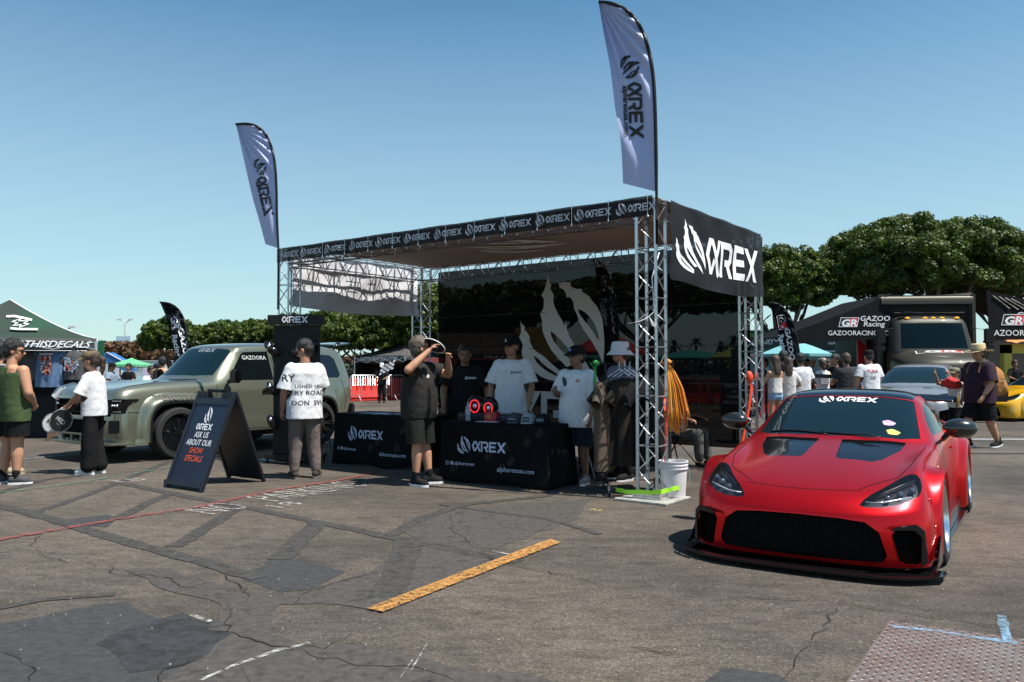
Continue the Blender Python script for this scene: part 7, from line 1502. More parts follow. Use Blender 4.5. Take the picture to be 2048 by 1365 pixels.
def glasses(ctx, m=None):
    hp, K, KH = ctx['hp'], ctx['KH'], ctx['KH']; b = MB()
    for s in (1, -1): b.ellipsoid(hp(s * .019, .052, .004), (.016 * KH, .005 * KH, .011 * KH), 12, 8, ctx['HR']); b.tube([hp(s * .034, .046, .008), hp(s * .047, .0, .008)], .0022 * KH, 6)
    b.tube([hp(-.01, .056, .008), hp(.01, .056, .008)], .0022 * KH, 6); b.build('sunglasses', GLOSSK, ctx['t'], smooth=True)
def watch(ctx, S, m=BLACK):
    el, wr = ctx['V']('el' + S), ctx['V']('wr' + S); p = el.lerp(wr, .93); d = (wr - el).normalized(); b = MB(); b.tube([p - d * .011, p + d * .011], .031 * ctx['K'] / 1.75, 14); sg = 1 if S == 'R' else -1; x, y, _ = frame_of(d); b.box(p + Vector((sg * .031, 0, 0)), (.012, .032, .036)); b.build('watch', m, ctx['t'], bevel=.003)
HAIRK = mat('hair_black', (.010, .008, .007), .45, bump=.6, bs=60, stretch=(3, 3, .6)); HAIRB = mat('hair_brown', (.045, .025, .014), .5, bump=.6, bs=60); HAIRG = mat('hair_greybrown', (.10, .075, .055), .6, bump=.6, bs=60)
def ang(x, y): return math.atan2(y, x)
def at(px, py): return G(px, py)
WT = cloth('white', (.68, .68, .70)); BK = cloth('black', (.010, .010, .011)); WSOLE = mat('sole_white', (.7, .7, .7), .6); KSOLE = mat('sole_dark', (.06, .055, .05), .7); SHK = cloth('shoe_black', (.016, .016, .017))
# --- left group
def x_wht(c): shirt_mark(c, 'lettering', text2d('RY', .13, .006), INK, -.235, .735, True, (.05, 0, 1)); [shirt_mark(c, 'lettering', text2d(s, z_, .002, 0, 1.12), INK, x, z, True, (-.10, 0, 1)) for s, x, z, z_ in (('LISHED 1856', .03, .675, .062), ('ERY ROAD', .015, .628, .082), ('DON  SW1', .035, .555, .085))]; glasses(c); watch(c, 'L')
pw, cw = person('man seen from behind in white t-shirt with black writing, looking at the display stand', at(608, 957), R(118), 1.76, 1.06, 'm', dict(elL=(-.148, -.005, .635), wrL=(-.155, .04, .50), palmL=(1, .2, 0), elR=(.14, .03, .66), wrR=(.10, .15, .60), hpR=(.05, 0, .52), anR=(.085, -.01, .045), anL=(-.07, .01, .045), knR=(.068, .01, .285), knL=(-.062, .012, .285), ftR=.5, ftL=-.15, curl=.6),
    ('tee', WT, dict(hem=.435, loose=1.28, sleeve=.92)), ('trousers', cloth('taupe', (.145, .115, .105)), dict(loose=1.05)), (cloth('shoe_grey', (.055, .048, .042)), mat('sole_grey', (.12, .11, .10), .7)), ('buzz', HAIRK), x_wht, head_turn=R(52), head_down=R(26), fem=False, sock=cloth('sock_dark', (.02, .02, .02)))
def x_gt(c): glasses(c)
person('man in olive green tank top and black shorts seen from behind at the left edge', at(20, 968), R(62), 1.74, 1.26, 'l', dict(elR=(.175, .01, .645), wrR=(.10, .10, .56), elL=(-.175, .02, .65), wrL=(-.10, .14, .60), anR=(.07, 0, .045), anL=(-.075, -.01, .045), ftR=.75, ftL=-.3),
    ('tank', cloth('olive', (.055, .085, .035)), dict(hem=.44, loose=1.22)), ('shorts', BK, dict(loose=1.15)), (cloth('shoe_char', (.07, .07, .075)), WSOLE), ('messy', HAIRK), x_gt, head_turn=R(-42), head_down=R(8), belly=.02, sock=BK)
person('dark haired person cut off by the left edge beside the green tank top man', at(-8, 952), R(80), 1.74, 1.0, 'l', dict(anR=(.10, .05, .045)), ('tee', cloth('greytee', (.2, .2, .21)), {}), ('shorts', BK, {}), (cloth('shoe_beige', (.35, .28, .2)), mat('sole_beige', (.4, .33, .25), .7)), ('messy', HAIRK))
def x_wom(c):
    cap_hat(c, cloth('cap_olive', (.16, .125, .07)))
wl = at(186, 948)
pwm, cwm = person('woman in olive cap, white t-shirt and wide black trousers holding racket cases', wl, R(186), 1.62, .98, 'l', dict(elR=(.13, .055, .665), wrR=(.055, .19, .575), elL=(-.12, .07, .66), wrL=(-.02, .20, .565), palmR=(-1, .2, -.3), palmL=(1, .1, -.3), hdR=(-.35, .75, -.6), hdL=(.3, .8, -.6), curl=1.15, ftR=.05, ftL=-.05, anR=(.05, -.03, .045), anL=(-.05, .02, .045)),
    ('tee', WT, dict(hem=.48, loose=1.28, sleeve=.98)), ('wide', BK, dict(loose=1.0)), (cloth('shoe_white', (.75, .74, .72)), WSOLE), ('tail', HAIRB), x_wom, fem=True, head_down=R(4), lean=(0, .02))
def racket(label, c, m, r, txt, tm, tilt, rz):
    t = thing('racket_case', label, 'racket case', c, rz); M = Matrix.Rotation(tilt, 3, 'Y'); b = MB()
    n = 32; P = [(r * math.cos(a), r * 1.12 * math.sin(a)) for a in [2 * math.pi * k / n for k in range(n)]]
    b.prism(P, lambda u, v, k: M @ Vector((v, k, u)), -.022, .022); b.prism([(-.035, r), (.035, r), (.025, r + .14), (-.025, r + .14)], lambda u, v, k: M @ Vector((v, k, u)), -.018, .018); b.build('case', m, t, bevel=.012)
    q = MB(); q.tube([M @ Vector((r * 1.12 * math.sin(a), -.012, r * math.cos(a))) for a in [2 * math.pi * k / 40 for k in range(40)]], .006, 6, closed=True); q.build('piping', mat('case_piping', (.4, .4, .4), .5), t)
    put2d('lettering', txt, lambda u, v: M @ Vector((u, -.026, v)), tm, t)
MARK = merge2d([(*text2d('MIΔ' if 0 else 'MID', .11, .006, 0, .9),), (*text2d('racket', .025, .0), (1, 1, 0, -.07))])
racket('large black racket case in the woman\'s hands', wl + Vector((-.40, -.07, .72)), mat('case_black', (.02, .02, .02), .35), .14, ([(y * .8, -x * .8) for x, y in MARK[0]], MARK[1]), GREYP, R(-50 + 0), R(4))
racket('white round racket paddle behind the black case', wl + Vector((-.57, .02, .68)), mat('paddle_white', (.78, .78, .78), .4), .12, ([(y * .8, -x * .8) for x, y in MARK[0]], MARK[1]), INK, R(-55), R(4))
def x_blk(c): glasses(c); shirt_mark(c, 'chest_logo', ([(x * .05, y * .05) for x, y in CLAW[0]], CLAW[1]), WHITEP, -.10, .735, False); watch(c, 'L', DARKM)
pb, cb = person('man in faded black t-shirt and dark shorts shading his eyes in front of the tables', at(838, 969), R(-25), 1.77, 1.14, 'l', dict(elR=(.225, .05, .79), wrR=(.10, .14, .925), elL=(-.215, .11, .755), wrL=(-.085, .18, .865), palmR=(-.5, .6, -.6), palmL=(.7, .2, -.6), hdR=(-.5, .35, .55), hdL=(.55, .35, .65), anR=(.085, .03, .045), anL=(-.055, .05, .045), knR=(.075, .03, .285), ftR=.1, ftL=-.75, curl=.55),
    ('tee', cloth('faded_black', (.026, .024, .023)), dict(hem=.455, loose=1.22, sleeve=.62)), ('knee', cloth('dark_shorts', (.016, .017, .015)), dict(loose=1.12)), (SHK, WSOLE), ('messy', HAIRG), x_blk, head_turn=R(38), head_down=R(-6), belly=.055, sock=BK)
tf = thing('visor_fan', 'round black and white hand fan held above the head of the man in faded black', 'hand fan', bpy.context.scene.camera.location * 0 + PD(868, 692, 9.9))
b_ = MB(); M_ = Matrix.Rotation(R(24), 3, 'Y') @ Matrix.Rotation(R(62), 3, 'X'); b_.prism([(.15 * math.cos(a), .15 * math.sin(a)) for a in [2 * math.pi * k / 36 for k in range(36)]], lambda u, v, k: M_ @ Vector((u, k, v)), -.003, .003); b_.build('disc', INK, tf); b_ = MB(); b_.tube([M_ @ Vector((.145 * math.cos(a), 0, .145 * math.sin(a))) for a in [2 * math.pi * k / 40 for k in range(40)]], .007, 6, closed=True); b_.build('rim', WHITEP, tf); b_ = MB(); b_.bar(M_ @ Vector((-.14, 0, 0)), M_ @ Vector((-.24, 0, 0)), .022, .01); b_.build('handle', WHITEP, tf); put2d('mark', ([(x * .13 - .07, y * .1 - .05) for x, y in CLAW[0]], CLAW[1]), lambda u, v: M_ @ Vector((u, -.006, v)), GREYP, tf)
# --- staff behind the tables
def staff(px, Y, *a, **k): return person(a[0], Vector(((px - 1024) / FPX * Y, Y, 0)), *a[1:], **k)
def x_s1(c): shirt_mark(c, 'chest_logo', arex_logo(.028), WHITEP, .085, .745, False)
staff(930, 11.6, 'stocky man with black hair in plain black t-shirt leaning hands on the left table', R(-88), 1.72, 1.22, 't', dict(elR=(.175, .05, .65), wrR=(.17, .13, .51), elL=(-.19, .05, .65), wrL=(-.21, .13, .50), palmR=(0, .1, -1), palmL=(0, .1, -1), hdR=(0, .9, -.4), hdL=(0, .9, -.4), curl=.3), top=('tee', BK, dict(hem=.44, loose=1.25, sleeve=.9)), bottom=('shorts', BK, {}), shoes=(SHK, KSOLE), hair=('fringe', HAIRK), extra=x_s1, belly=.03, head_down=R(5))
LA = merge2d([(*stroke([(-.012, -.02), (0, .02), (.012, -.02)], .007),), (*stroke([(-.006, -.006), (.008, -.006)], .005),)])
def x_s2(c): cap_hat(c, BK, logo=(LA, WHITEP)); shirt_mark(c, 'chest_logo', arex_logo(.028), INK, .085, .745, False); watch(c, 'L')
staff(1023, 11.2, 'tall man in white t-shirt and black cap standing behind the caps on the table', R(-98), 1.83, 1.06, 'm', dict(elR=(.155, .0, .64), wrR=(.16, .06, .50), elL=(-.155, .02, .64), wrL=(-.145, .09, .505), curl=.8, palmL=(0, .5, -1), palmR=(-1, .3, 0)), top=('tee', WT, dict(hem=.43, loose=1.25, sleeve=.88)), bottom=('trousers', BK, {}), shoes=(SHK, KSOLE), hair=('buzz', HAIRK), extra=x_s2, head_turn=R(-28), head_down=R(4))
BADGE = ([(-.022, -.012), (.022, -.012), (.022, .014), (-.022, .014)], [(0, 1, 2, 3)])
def x_s3(c): cap_hat(c, BK, logo=(BADGE, mat('badge_blue', (.15, .25, .6), .5))); shirt_mark(c, 'chest_logo', ([(x * .06, y * .05) for x, y in CLAW[0]], CLAW[1]), C('art_red', (.6, .1, .05)), .06, .75, False); watch(c, 'L', mat('watch_pale', (.55, .55, .58), .4)); b = MB(); b.ellipsoid(c['V']((.055, .085, .745)), (.03, .01, .085), 12, 8, Matrix.Rotation(R(22), 3, 'Y')); b.build('dark_print', cloth('print_slate', (.05, .06, .08)), c['top'], smooth=True)
staff(1155, 9.95, 'tattooed man in white t-shirt and navy cap at the right end of the table', R(-128), 1.66, 1.12, 't', dict(elR=(.15, .03, .66), wrR=(.10, .16, .68), hdR=(-.3, .6, .5), elL=(-.155, -.01, .635), wrL=(-.145, .045, .49), ftR=.1, ftL=-.2, curl=1.0), top=('tee', WT, dict(hem=.42, loose=1.28, sleeve=.95)), bottom=('knee', cloth('navy', (.02, .025, .04)), dict(loose=1.0)), shoes=(cloth('shoe_greywhite', (.25, .25, .25)), WSOLE), hair=('buzz', HAIRK), extra=x_s3, head_turn=R(-14), belly=.035)
def x_s4(c): cap_hat(c, WT, bucket=True); glasses(c)
staff(1242, 10.3, 'person in white bucket hat and sunglasses behind the clothes rack', R(-155), 1.72, 1.02, 'l', {}, top=('tee', cloth('mauve_grey', (.20, .19, .24)), dict(loose=1.25, sleeve=.9)), bottom=('trousers', BK, {}), shoes=(SHK, WSOLE), hair=('short', HAIRB), extra=x_s4)
# seated person behind the front truss post
seat = person('seated person in a camping chair behind the front truss post, forearm and pale t-shirt showing', G(1352, 938), R(-150), 1.70, 1.05, 'l', dict(hip=(0, 0, .28), neck=(0, -.03, .60), head=(0, .0, .69), shR=(.11, -.02, .575), shL=(-.11, -.02, .575), elR=(.16, .02, .42), elL=(-.17, .03, .42), wrR=(.13, .17, .40), wrL=(-.14, .19, .41), hpR=(.055, .02, .27), hpL=(-.055, .02, .27), knR=(.075, .25, .29), knL=(-.075, .25, .29), anR=(.07, .24, .045), anL=(-.07, .28, .045)) if 0 else dict(curl=.8), top=None) if 0 else None
def seated(label, loc, face, H, sk, m_top, m_bot, hairm):
    rz = face - math.pi / 2; t = thing('person', label, 'person', loc, rz); K = H; b = MB(); s_ = H / 1.75
    P = lambda x, y, z: Vector((x * K, y * K, z * K))
    ring_loft(b, [(P(0, 0, .24), .095 * K, .07 * K), (P(0, -.01, .30), .09 * K, .065 * K), (P(0, -.02, .42), .085 * K, .06 * K), (P(0, -.02, .53), .095 * K, .06 * K), (P(0, -.015, .575), .06 * K, .045 * K)], 18); cap(b, P(0, -.01, .57), P(0, .0, .65), .034 * K, .032 * K)
    b.ellipsoid(P(0, .0, .695), (.0445 * K, .054 * K, .052 * K), 20, 14); b.ellipsoid(P(0, .014, .66), (.036 * K, .038 * K, .044 * K), 16, 10); cap(b, P(0, .05, .69), P(0, .06, .67), .006 * K, .009 * K, 8)
    for s in (1, -1):
        cap(b, P(s * .1, -.015, .56), P(s * .155, .03, .41), .033 * K, .025 * K); cap(b, P(s * .155, .03, .41), P(s * .12, .18, .40), .025 * K, .016 * K); hand(b, P(s * .12, .18, .40), (-.2 * s, .9, -.1), (0, 0, -1), s_, .7, -s); b.ellipsoid(P(s * .046, 0, .68), (.006 * K, .012 * K, .018 * K), 8, 6)
        cap(b, P(s * .05, 0, .26), P(s * .08, .24, .28), .052 * K, .035 * K); cap(b, P(s * .08, .24, .28), P(s * .075, .26, .05), .034 * K, .02 * K)
    mesh_obj('body', remesh(b, .0085, 3), skin(sk, {'l': SK_L, 'm': SK_M, 't': SK_T}[sk]), t, True)
    b = MB(); ring_loft(b, [(P(0, 0, .235), .11 * K, .085 * K), (P(0, -.01, .33), .105 * K, .08 * K), (P(0, -.02, .45), .105 * K, .075 * K), (P(0, -.02, .54), .105 * K, .07 * K), (P(0, -.012, .585), .05 * K, .046 * K)], 22)
    for s in (1, -1): cap(b, P(s * .09, -.015, .555), P(s * .138, .015, .455), .045 * K, .045 * K)
    mesh_obj('shirt', remesh(b, .01, 3, .01, 8), m_top, t, True); b = MB()
    for s in (1, -1): cap(b, P(s * .05, 0, .255), P(s * .08, .245, .28), .062 * K, .045 * K); cap(b, P(s * .08, .245, .28), P(s * .075, .26, .08), .046 * K, .036 * K)
    mesh_obj('trousers', remesh(b, .01, 2, .01, 9), m_bot, t, True); b = MB(); b.ellipsoid(P(0, -.012, .70), (.053 * K, .06 * K, .056 * K), 16, 10); me = remesh(b, .01, 1); mesh_obj('hair', me, hairm, t, True)
    for s in (1, -1): b = MB(); cap(b, P(s * .075, .24, .03), P(s * .075, .33, .02), .036, .03); b.build('shoe', SHK, t, smooth=True)
    for s in (1, -1): b = MB(); b.ellipsoid(P(s * .0185, .050, .70), (.0085 * K, .004 * K, .004 * K), 8, 6); b.build('eye', INK, t)
    return t
seated('seated person in pale blue t-shirt behind the front truss post, one forearm showing', G(1352, 930), R(-40), 1.72, 'l', cloth('paleblue', (.30, .36, .46)), cloth('camo', (.10, .10, .09)), HAIRB)
chf = thing('camping_chair', 'black folding camping chair under the seated person behind the truss post', 'chair', G(1345, 930), R(-130))
b_ = MB(); b_.grid(lambda u, v: (-.26 + .52 * u, -.22 + .46 * v, .44 - .05 * math.sin(math.pi * u)), 8, 6); b_.build('seat', BK, chf, solid=.01); b_ = MB(); b_.grid(lambda u, v: (-.26 + .52 * u, -.24 - .06 * v, .46 + .42 * v), 8, 6); b_.build('backrest', BK, chf, solid=.01)
for a, b in (((-.27, -.26, 0), (.27, .26, .44)), ((.27, -.26, 0), (-.27, .26, .44)), ((-.27, .26, 0), (.27, -.26, .86)), ((.27, .26, 0), (-.27, -.26, .86))):
    b_ = MB(); b_.tube([a, b], .011, 8); b_.build('leg', BLACK, chf, smooth=True)
# --- walkers on the right
def x_wk(c):
    cap_hat(c, mat('straw', (.55, .42, .24), .8, var=.2, vs=60, bump=.4, bs=90), straw=True); watch(c, 'L')
    V, K = c['V'], c['K']; b = MB(); b.ellipsoid(V((0, -.175, .655)), (.16, .19, .27), 20, 14); b.ellipsoid(V((0, -.25, .60)), (.13, .13, .16), 16, 10); me = remesh(b, .014, 2, .02, 9); o = mesh_obj('backpack', me, cloth('tan_canvas', (.36, .17, .06)), c['t'], True)
    for s in (1, -1): q = MB(); q.tube([V((s * .06, -.10, .77)), V((s * .062, -.03, .86)), V((s * .062, .05, .835)), V((s * .07, .085, .76)), V((s * .085, .05, .66)), V((s * .08, -.06, .60))], .018, 6, flat=.5); q.build('strap', cloth('tan_canvas', (.36, .17, .06)), o, smooth=True)
    q = MB(); el, wr = V('elL'), V('wrL'); p = el.lerp(wr, .86); d = (wr - el).normalized(); q.tube([p - d * .006, p + d * .006], .036, 12); q.build('red_wristband', GRred, c['t'])
pk, ck = person('walking man in straw hat and plum t-shirt with a tan backpack', at(1962, 896), R(196), 1.80, 1.25, 'l', dict(knL=(-.062, -.045, .285), anL=(-.062, -.15, .05), knR=(.058, .09, .285), anR=(.062, .09, .045), elL=(-.165, .03, .64), wrL=(-.15, .11, .52), palmL=(1, 0, 0), ftR=.05, ftL=-.05, tiltL=.3), ('tee', cloth('plum', (.035, .018, .032)), dict(hem=.44, loose=1.22, sleeve=.92)), ('knee', BK, dict(loose=1.1)), (SHK, WSOLE), ('short', HAIRB), x_wk, belly=.05, sock=BK, head_down=R(4))
def x_kid(c): cap_hat(c, cloth('khaki_cap', (.2, .18, .12)))
person('child reaching up with a red patterned cap beside the walking man', G(1914, 884), R(200), 1.40, .95, 'm', dict(elR=(.17, .14, .80), wrR=(.14, .22, .94), hdR=(0, .3, .95), elL=(-.15, .15, .78), wrL=(-.1, .24, .92), hdL=(0, .3, .9), knL=(-.06, .06, .285), anL=(-.06, .02, .045)), ('tee', cloth('cream_tee', (.6, .56, .5)), dict(loose=1.2)), ('knee', BK, dict(loose=1.05)), (SHK, WSOLE), ('short', HAIRK), x_kid, sock=BK)
rc = thing('sun_hat', 'red patterned soft hat held up by the child', 'cap', PD(1905, 766, 14.9)); b_ = MB(); b_.ellipsoid((0, 0, 0), (.16, .12, .10), 18, 12); mesh_obj('cloth', remesh(b_, .012, 1, .05, 9, (1, 1, 1)), mat('red_pattern', (.5, .02, .02), .8, var=.9, vs=26), rc, True)
# --- people queueing at the back
def far_p(px, Y, label, face, H, w, top, bot, hair, sk='m', P=None, extra=None, shoes=None, fem=False, grp='people queueing at the back', hd=10): return person(label, Vector(((px - 1024) / FPX * Y, Y, 0)), face, H, w, sk, P or dict(elR=(.15, .05, .65), wrR=(.08, .14, .62), elL=(-.15, .05, .65), wrL=(-.08, .14, .62)), top, bot, shoes or (SHK, KSOLE), hair, extra, far=True, group=grp, fem=fem, head_down=R(hd))
G3 = cloth('slate', (.045, .045, .05)); JN = cloth('denim', (.06, .11, .2)); JL = cloth('denim_light', (.25, .38, .55)); LW = cloth('offwhite', (.6, .58, .55))
far_p(1550, 17.2, 'woman in pale strapless top and light denim shorts at the left of the queue', R(110), 1.66, .95, ('tube', LW, dict(hem=.53, loose=1.05)), ('hot', JL, {}), ('long', HAIRB), 'l', fem=True)
far_p(1567, 18.6, 'dark dressed man behind the two long haired women in the queue', R(60), 1.78, 1.0, ('tee', BK, {}), ('trousers', JN, {}), ('short', HAIRK))
far_p(1577, 17.5, 'long haired woman in white shirt and grey shorts second in the queue', R(75), 1.62, .93, ('tee', LW, dict(loose=1.1)), ('hot', cloth('grey_marl', (.3, .3, .31)), dict(loose=1.1)), ('long', HAIRB), 'l', fem=True)
far_p(1601, 18.2, 'man in plain white t-shirt seen from behind in the queue', R(88), 1.72, 1.06, ('tee', WT, dict(loose=1.2)), ('trousers', cloth('char_trs', (.04, .04, .045)), {}), ('short', HAIRK))
def xc(c): cap_hat(c, cloth('sand_cap', (.45, .36, .28))); b = MB(); b.box(c['V']((0, -.075, .70)), (.22, .10, .24)); b.build('small_backpack', cloth('pale_bag', (.5, .5, .52)), c['t'], bevel=.03)
far_p(1645, 19.0, 'woman in sand cap and white top with a small pale backpack in the queue', R(80), 1.62, .95, ('tee', WT, dict(loose=1.1)), ('shorts', BK, {}), ('tail', HAIRB), 'l', extra=xc, fem=True)
far_p(1671, 19.6, 'man in black with black hair right of the woman in the sand cap', R(200), 1.72, 1.0, ('tee', BK, {}), ('trousers', BK, {}), ('short', HAIRK))
far_p(1692, 18.4, 'man in charcoal t-shirt and blue jeans seen from behind in the queue', R(85), 1.72, 1.10, ('tee', G3, dict(loose=1.2)), ('trousers', JN, {}), ('short', HAIRB))
def xd(c): cap_hat(c, BK); shirt_mark(c, 'lettering', text2d('TUNE', .10, .006), C('art_red2', (.55, .08, .06)), 0, .76, True); shirt_mark(c, 'lettering', text2d('DK', .10, .004), INK, 0.01, .68, True)
far_p(1738, 17.8, 'man in black cap and white t-shirt with red writing on its back', R(95), 1.78, 1.10, ('tee', WT, dict(loose=1.2)), ('trousers', BK, {}), ('buzz', HAIRK), 'l', extra=xd, P=dict(elL=(-.15, 0, .64), wrL=(-.14, .04, .50), elR=(.15, .03, .65), wrR=(.12, .12, .58)))
for i, (px, Y, lab, m1, hm, fc) in enumerate(((1530, 26, 'woman with dark hair by the pale parasol behind the queue', LW, HAIRK, 200), (1520, 25, 'person in grey glimpsed beside the rear truss post', G3, HAIRB, 20), (1625, 28, 'blonde person in white beyond the queue by the food stall', LW, mat('hair_blond', (.35, .2, .09), .6), -80), (1612, 27, 'person in black between the queue and the food stall', BK, HAIRK, -60), (1655, 29, 'person in dark top by the food stall window', BK, HAIRK, -90))):
    far_p(px, Y, lab, R(fc), 1.7, 1, ('tee', m1, {}), ('trousers', BK, {}), ('short', hm), grp='people beyond the queue')
far_p(2029, 29.0, 'person in black serving inside the yellow kiosk', R(-95), 1.68, 1.0, ('tee', BK, {}), ('trousers', BK, {}), ('short', HAIRK), grp='people beyond the queue')
for px, Y, lab, m1, fc, H in ((224, 24, 'man in blue grey t-shirt and dark cap behind the hood of the green vehicle', cloth('bluegrey', (.2, .26, .32)), -20, 1.55), (258, 27, 'dark haired person in black far behind the green vehicle hood', BK, -100, 1.55), (313, 22, 'person in black cap beside the windscreen of the green vehicle', GRred if 0 else cloth('crimson', (.4, .03, .04)), -60, 1.50), (302, 21.5, 'person in white hat low behind the green vehicle windscreen', WT, -40, 1.45), (325, 21, 'tall dark haired person behind the windscreen of the green vehicle', cloth('tan_tee', (.5, .3, .2)), 100, 1.68)):
    far_p(px, Y, lab, R(fc), H, 1.05, ('tee', m1, {}), ('trousers', BK, {}), ('short', HAIRK), grp='people far left', extra=(lambda c: cap_hat(c, BK)) if 'cap' in lab else None)
def xf(c):
    cap_hat(c, WT)
far_p(764, 33.0, 'person in dark clothes and pale cap holding a chequered flag under the racing tent', R(-90), 1.6, 1.0, ('tee', BK, {}), ('trousers', BK, {}), ('buzz', HAIRK), grp='people far left', extra=xf)
cfp = PD(772, 742, 32.5); cf = thing('chequered_flag', 'black and white chequered flag behind the crowd fence', 'flag', cfp); b1, b2 = MB(), MB()
for i in range(7):
    for j in range(5):
        (b1 if (i + j) % 2 else b2).add([( -.45 + i * .13 + a * .13 + (j + b) * .03, .03 * math.sin(i + a), -.3 + (j + b) * .12 + (i + a) * .06) for a, b in ((0, 0), (1, 0), (1, 1), (0, 1))], [(0, 1, 2, 3)])
cf.scale = (.62, .62, .62); b1.build('dark_squares', INK, cf, fix=False); b2.build('pale_squares', WHITEP, cf, fix=False); b1 = MB(); b1.tube([(.62, 0, -.6), (.68, 0, .85)], .015); b1.build('stick', BLACK, cf)
# ================================================================ booth furniture and stock
CLK = mat('cover_black', (.006, .006, .007), .8, spec=.12, var=.2, vs=5, bump=.25, bs=7); BLUEW = mat('print_paleblue', (.50, .55, .70), .7)
def cloth_table(label, pts, rz, L, D, Ht=.74, seed=0):
    t = thing('cloth_table', label, 'table', pts, rz)           # origin: right front foot; x runs left(-), y back
    def F(x, z, off=0): q = 1 - z / Ht; return Vector((x, -.01 - .05 * q * q - .018 * q * math.sin(x * 9 + seed) - off, z))
    b = MB(); b.grid(lambda u, v: F(-L + (L + .012 + .052 * (1 - v) ** 2) * u, .06 * math.sin(u * 5 + seed) ** 2 * (1 - v) + Ht * v), 60, 14)
    b.grid(lambda u, v: (.01 + .05 * (1 - v) ** 2 + .014 * (1 - v) * math.sin(u * 8), D * u - .01 - .05 * (1 - v) ** 2 * (1 - u), Ht * v + .02 * (1 - v)), 24, 14); b.grid(lambda u, v: (-L - .01 - .05 * (1 - v) ** 2, D * u, Ht * v + .02 * (1 - v)), 16, 14)
    b.build('cloth_skirt', CLK, t, smooth=True, solid=.004)
    b = MB(); b.box((-L / 2, D / 2, Ht), (L + .02, D + .02, .02)); b.build('cloth_top', CLK, t, bevel=.008)
    for x in (-L + .08, -.08):
        for y in (.06, D - .06): b = MB(); b.tube([(x, y, 0), (x, y, Ht - .02)], .014); b.build('leg', DARKM, t)
    def put(nm, vf, x, z, m=BLUEW, off=.006): put2d(nm, vf, lambda u, v: F(x + u, z + v, off), m, t, cut=.1)
    put('logo', arex_logo(.125), -L * .60, .46); 
    put('social_mark', stroke([(-.02, -.02), (.02, -.02), (.02, .02), (-.02, .02)], .005, True), -L + .12, .235); put('social_mark', stroke([(.009 * math.cos(a), .009 * math.sin(a)) for a in np.linspace(0, 6.28, 12)[:-1]], .004, True), -L + .12, .235)
    put('social_mark', poly2d([[(.024 * math.cos(a), .024 * math.sin(a)) for a in np.linspace(0, 6.28, 20)[:-1]]]), -L + .19, .235); put('social_mark', text2d('f', .05, .004), -L + .192, .23, INK, .009)
    put('lettering', text2d('alpharexusa', .062, .003, align='LEFT'), -L + .225, .235); put('lettering', text2d('alpharexusa.com', .078, .003), -L * .27, .20)
    rr = random.Random(seed)
    for k in range(7 if seed else 4): put('faint_mark', ([(x * .10, y * .12) for x, y in CLAW[0]], CLAW[1]), -L + .1 + (L - .2) * rr.random(), .08 + .55 * rr.random(), mat('faint_black', (.011, .011, .013), .6), .003)
    return t
T2 = Vector((.42, 9.43, 0)); A2 = R(-33); cloth_table('near black cloth table with white logo and three caps on it', T2, A2, 1.56, .62, seed=2)
T1 = Vector((-1.29, 11.12, 0)); A1 = R(-37); cloth_table('far black cloth table with papers on it, behind the man in faded black', T1, A1, 1.72, .70, seed=0)
def on2(x, y, z=.752): return Matrix.Translation(T2) @ Matrix.Rotation(A2, 4, 'Z') @ Vector((x, y, z))
def on1(x, y, z=.752): return Matrix.Translation(T1) @ Matrix.Rotation(A1, 4, 'Z') @ Vector((x, y, z))
def snap(label, loc, rz, m, bm_, txt):
    t = thing('snapback_cap', label, 'cap', loc, rz); b = MB(); prof = [(.100, 0), (.102, .03), (.095, .075), (.070, .11), (.03, .125), (.002, .127)]
    n = 28; vs = [(r * .92 * math.cos(2 * math.pi * k / n), r * 1.08 * math.sin(2 * math.pi * k / n), z) for r, z in prof for k in range(n)]; b.add(vs, [(i * n + k, i * n + (k + 1) % n, (i + 1) * n + (k + 1) % n, (i + 1) * n + k) for i in range(len(prof) - 1) for k in range(n)]); b.build('crown', m, t, smooth=True, solid=.003)
    b = MB(); b.grid(lambda u, v: ((.095 - .012 * v) * math.sin((u - .5) * 2.5), -(.095 * math.cos((u - .5) * 2.3) + .075 * v * (1 - .4 * (2 * u - 1) ** 2)), .010 - .008 * v + .0 - .006 * (2 * u - 1) ** 2 + .006), 14, 6); b.build('brim', bm_, t, smooth=True, solid=.003)
    f = lambda u, v: Vector((u, -math.sqrt(max(.001, (.106 - (v) * .15) ** 2 - u * u * 1.1)) - .006, .055 + v)); put2d('patch', ([(-.045, -.028), (.045, -.028), (.045, .028), (-.045, .028)], [(0, 1, 2, 3)]), f, mat('patch_navy', (.02, .03, .045), .7), t, cut=.02)
    put2d('lettering', text2d('Alpharex', .026, .0016, .15), lambda u, v: f(u, v) + Vector((0, -.003, 0)), mat('patch_letter', (.45, .6, .7), .6), t, cut=.03)
for lab, x, c, bc in (('dark grey cap on the near table with a pale badge on its side', -.57, (.06, .06, .062), (.14, .14, .14)), ('light grey cap in the middle of the three on the near table', -.37, (.30, .29, .31), (.42, .40, .38)), ('black cap at the right of the three on the near table', -.17, (.012, .012, .013), (.012, .012, .013))):
    snap(lab, on2(x, .17), A2 + R(10), cloth('cap_' + lab.split()[0] + lab.split()[1], c), cloth('brim_' + lab.split()[0] + lab.split()[1], bc), None)
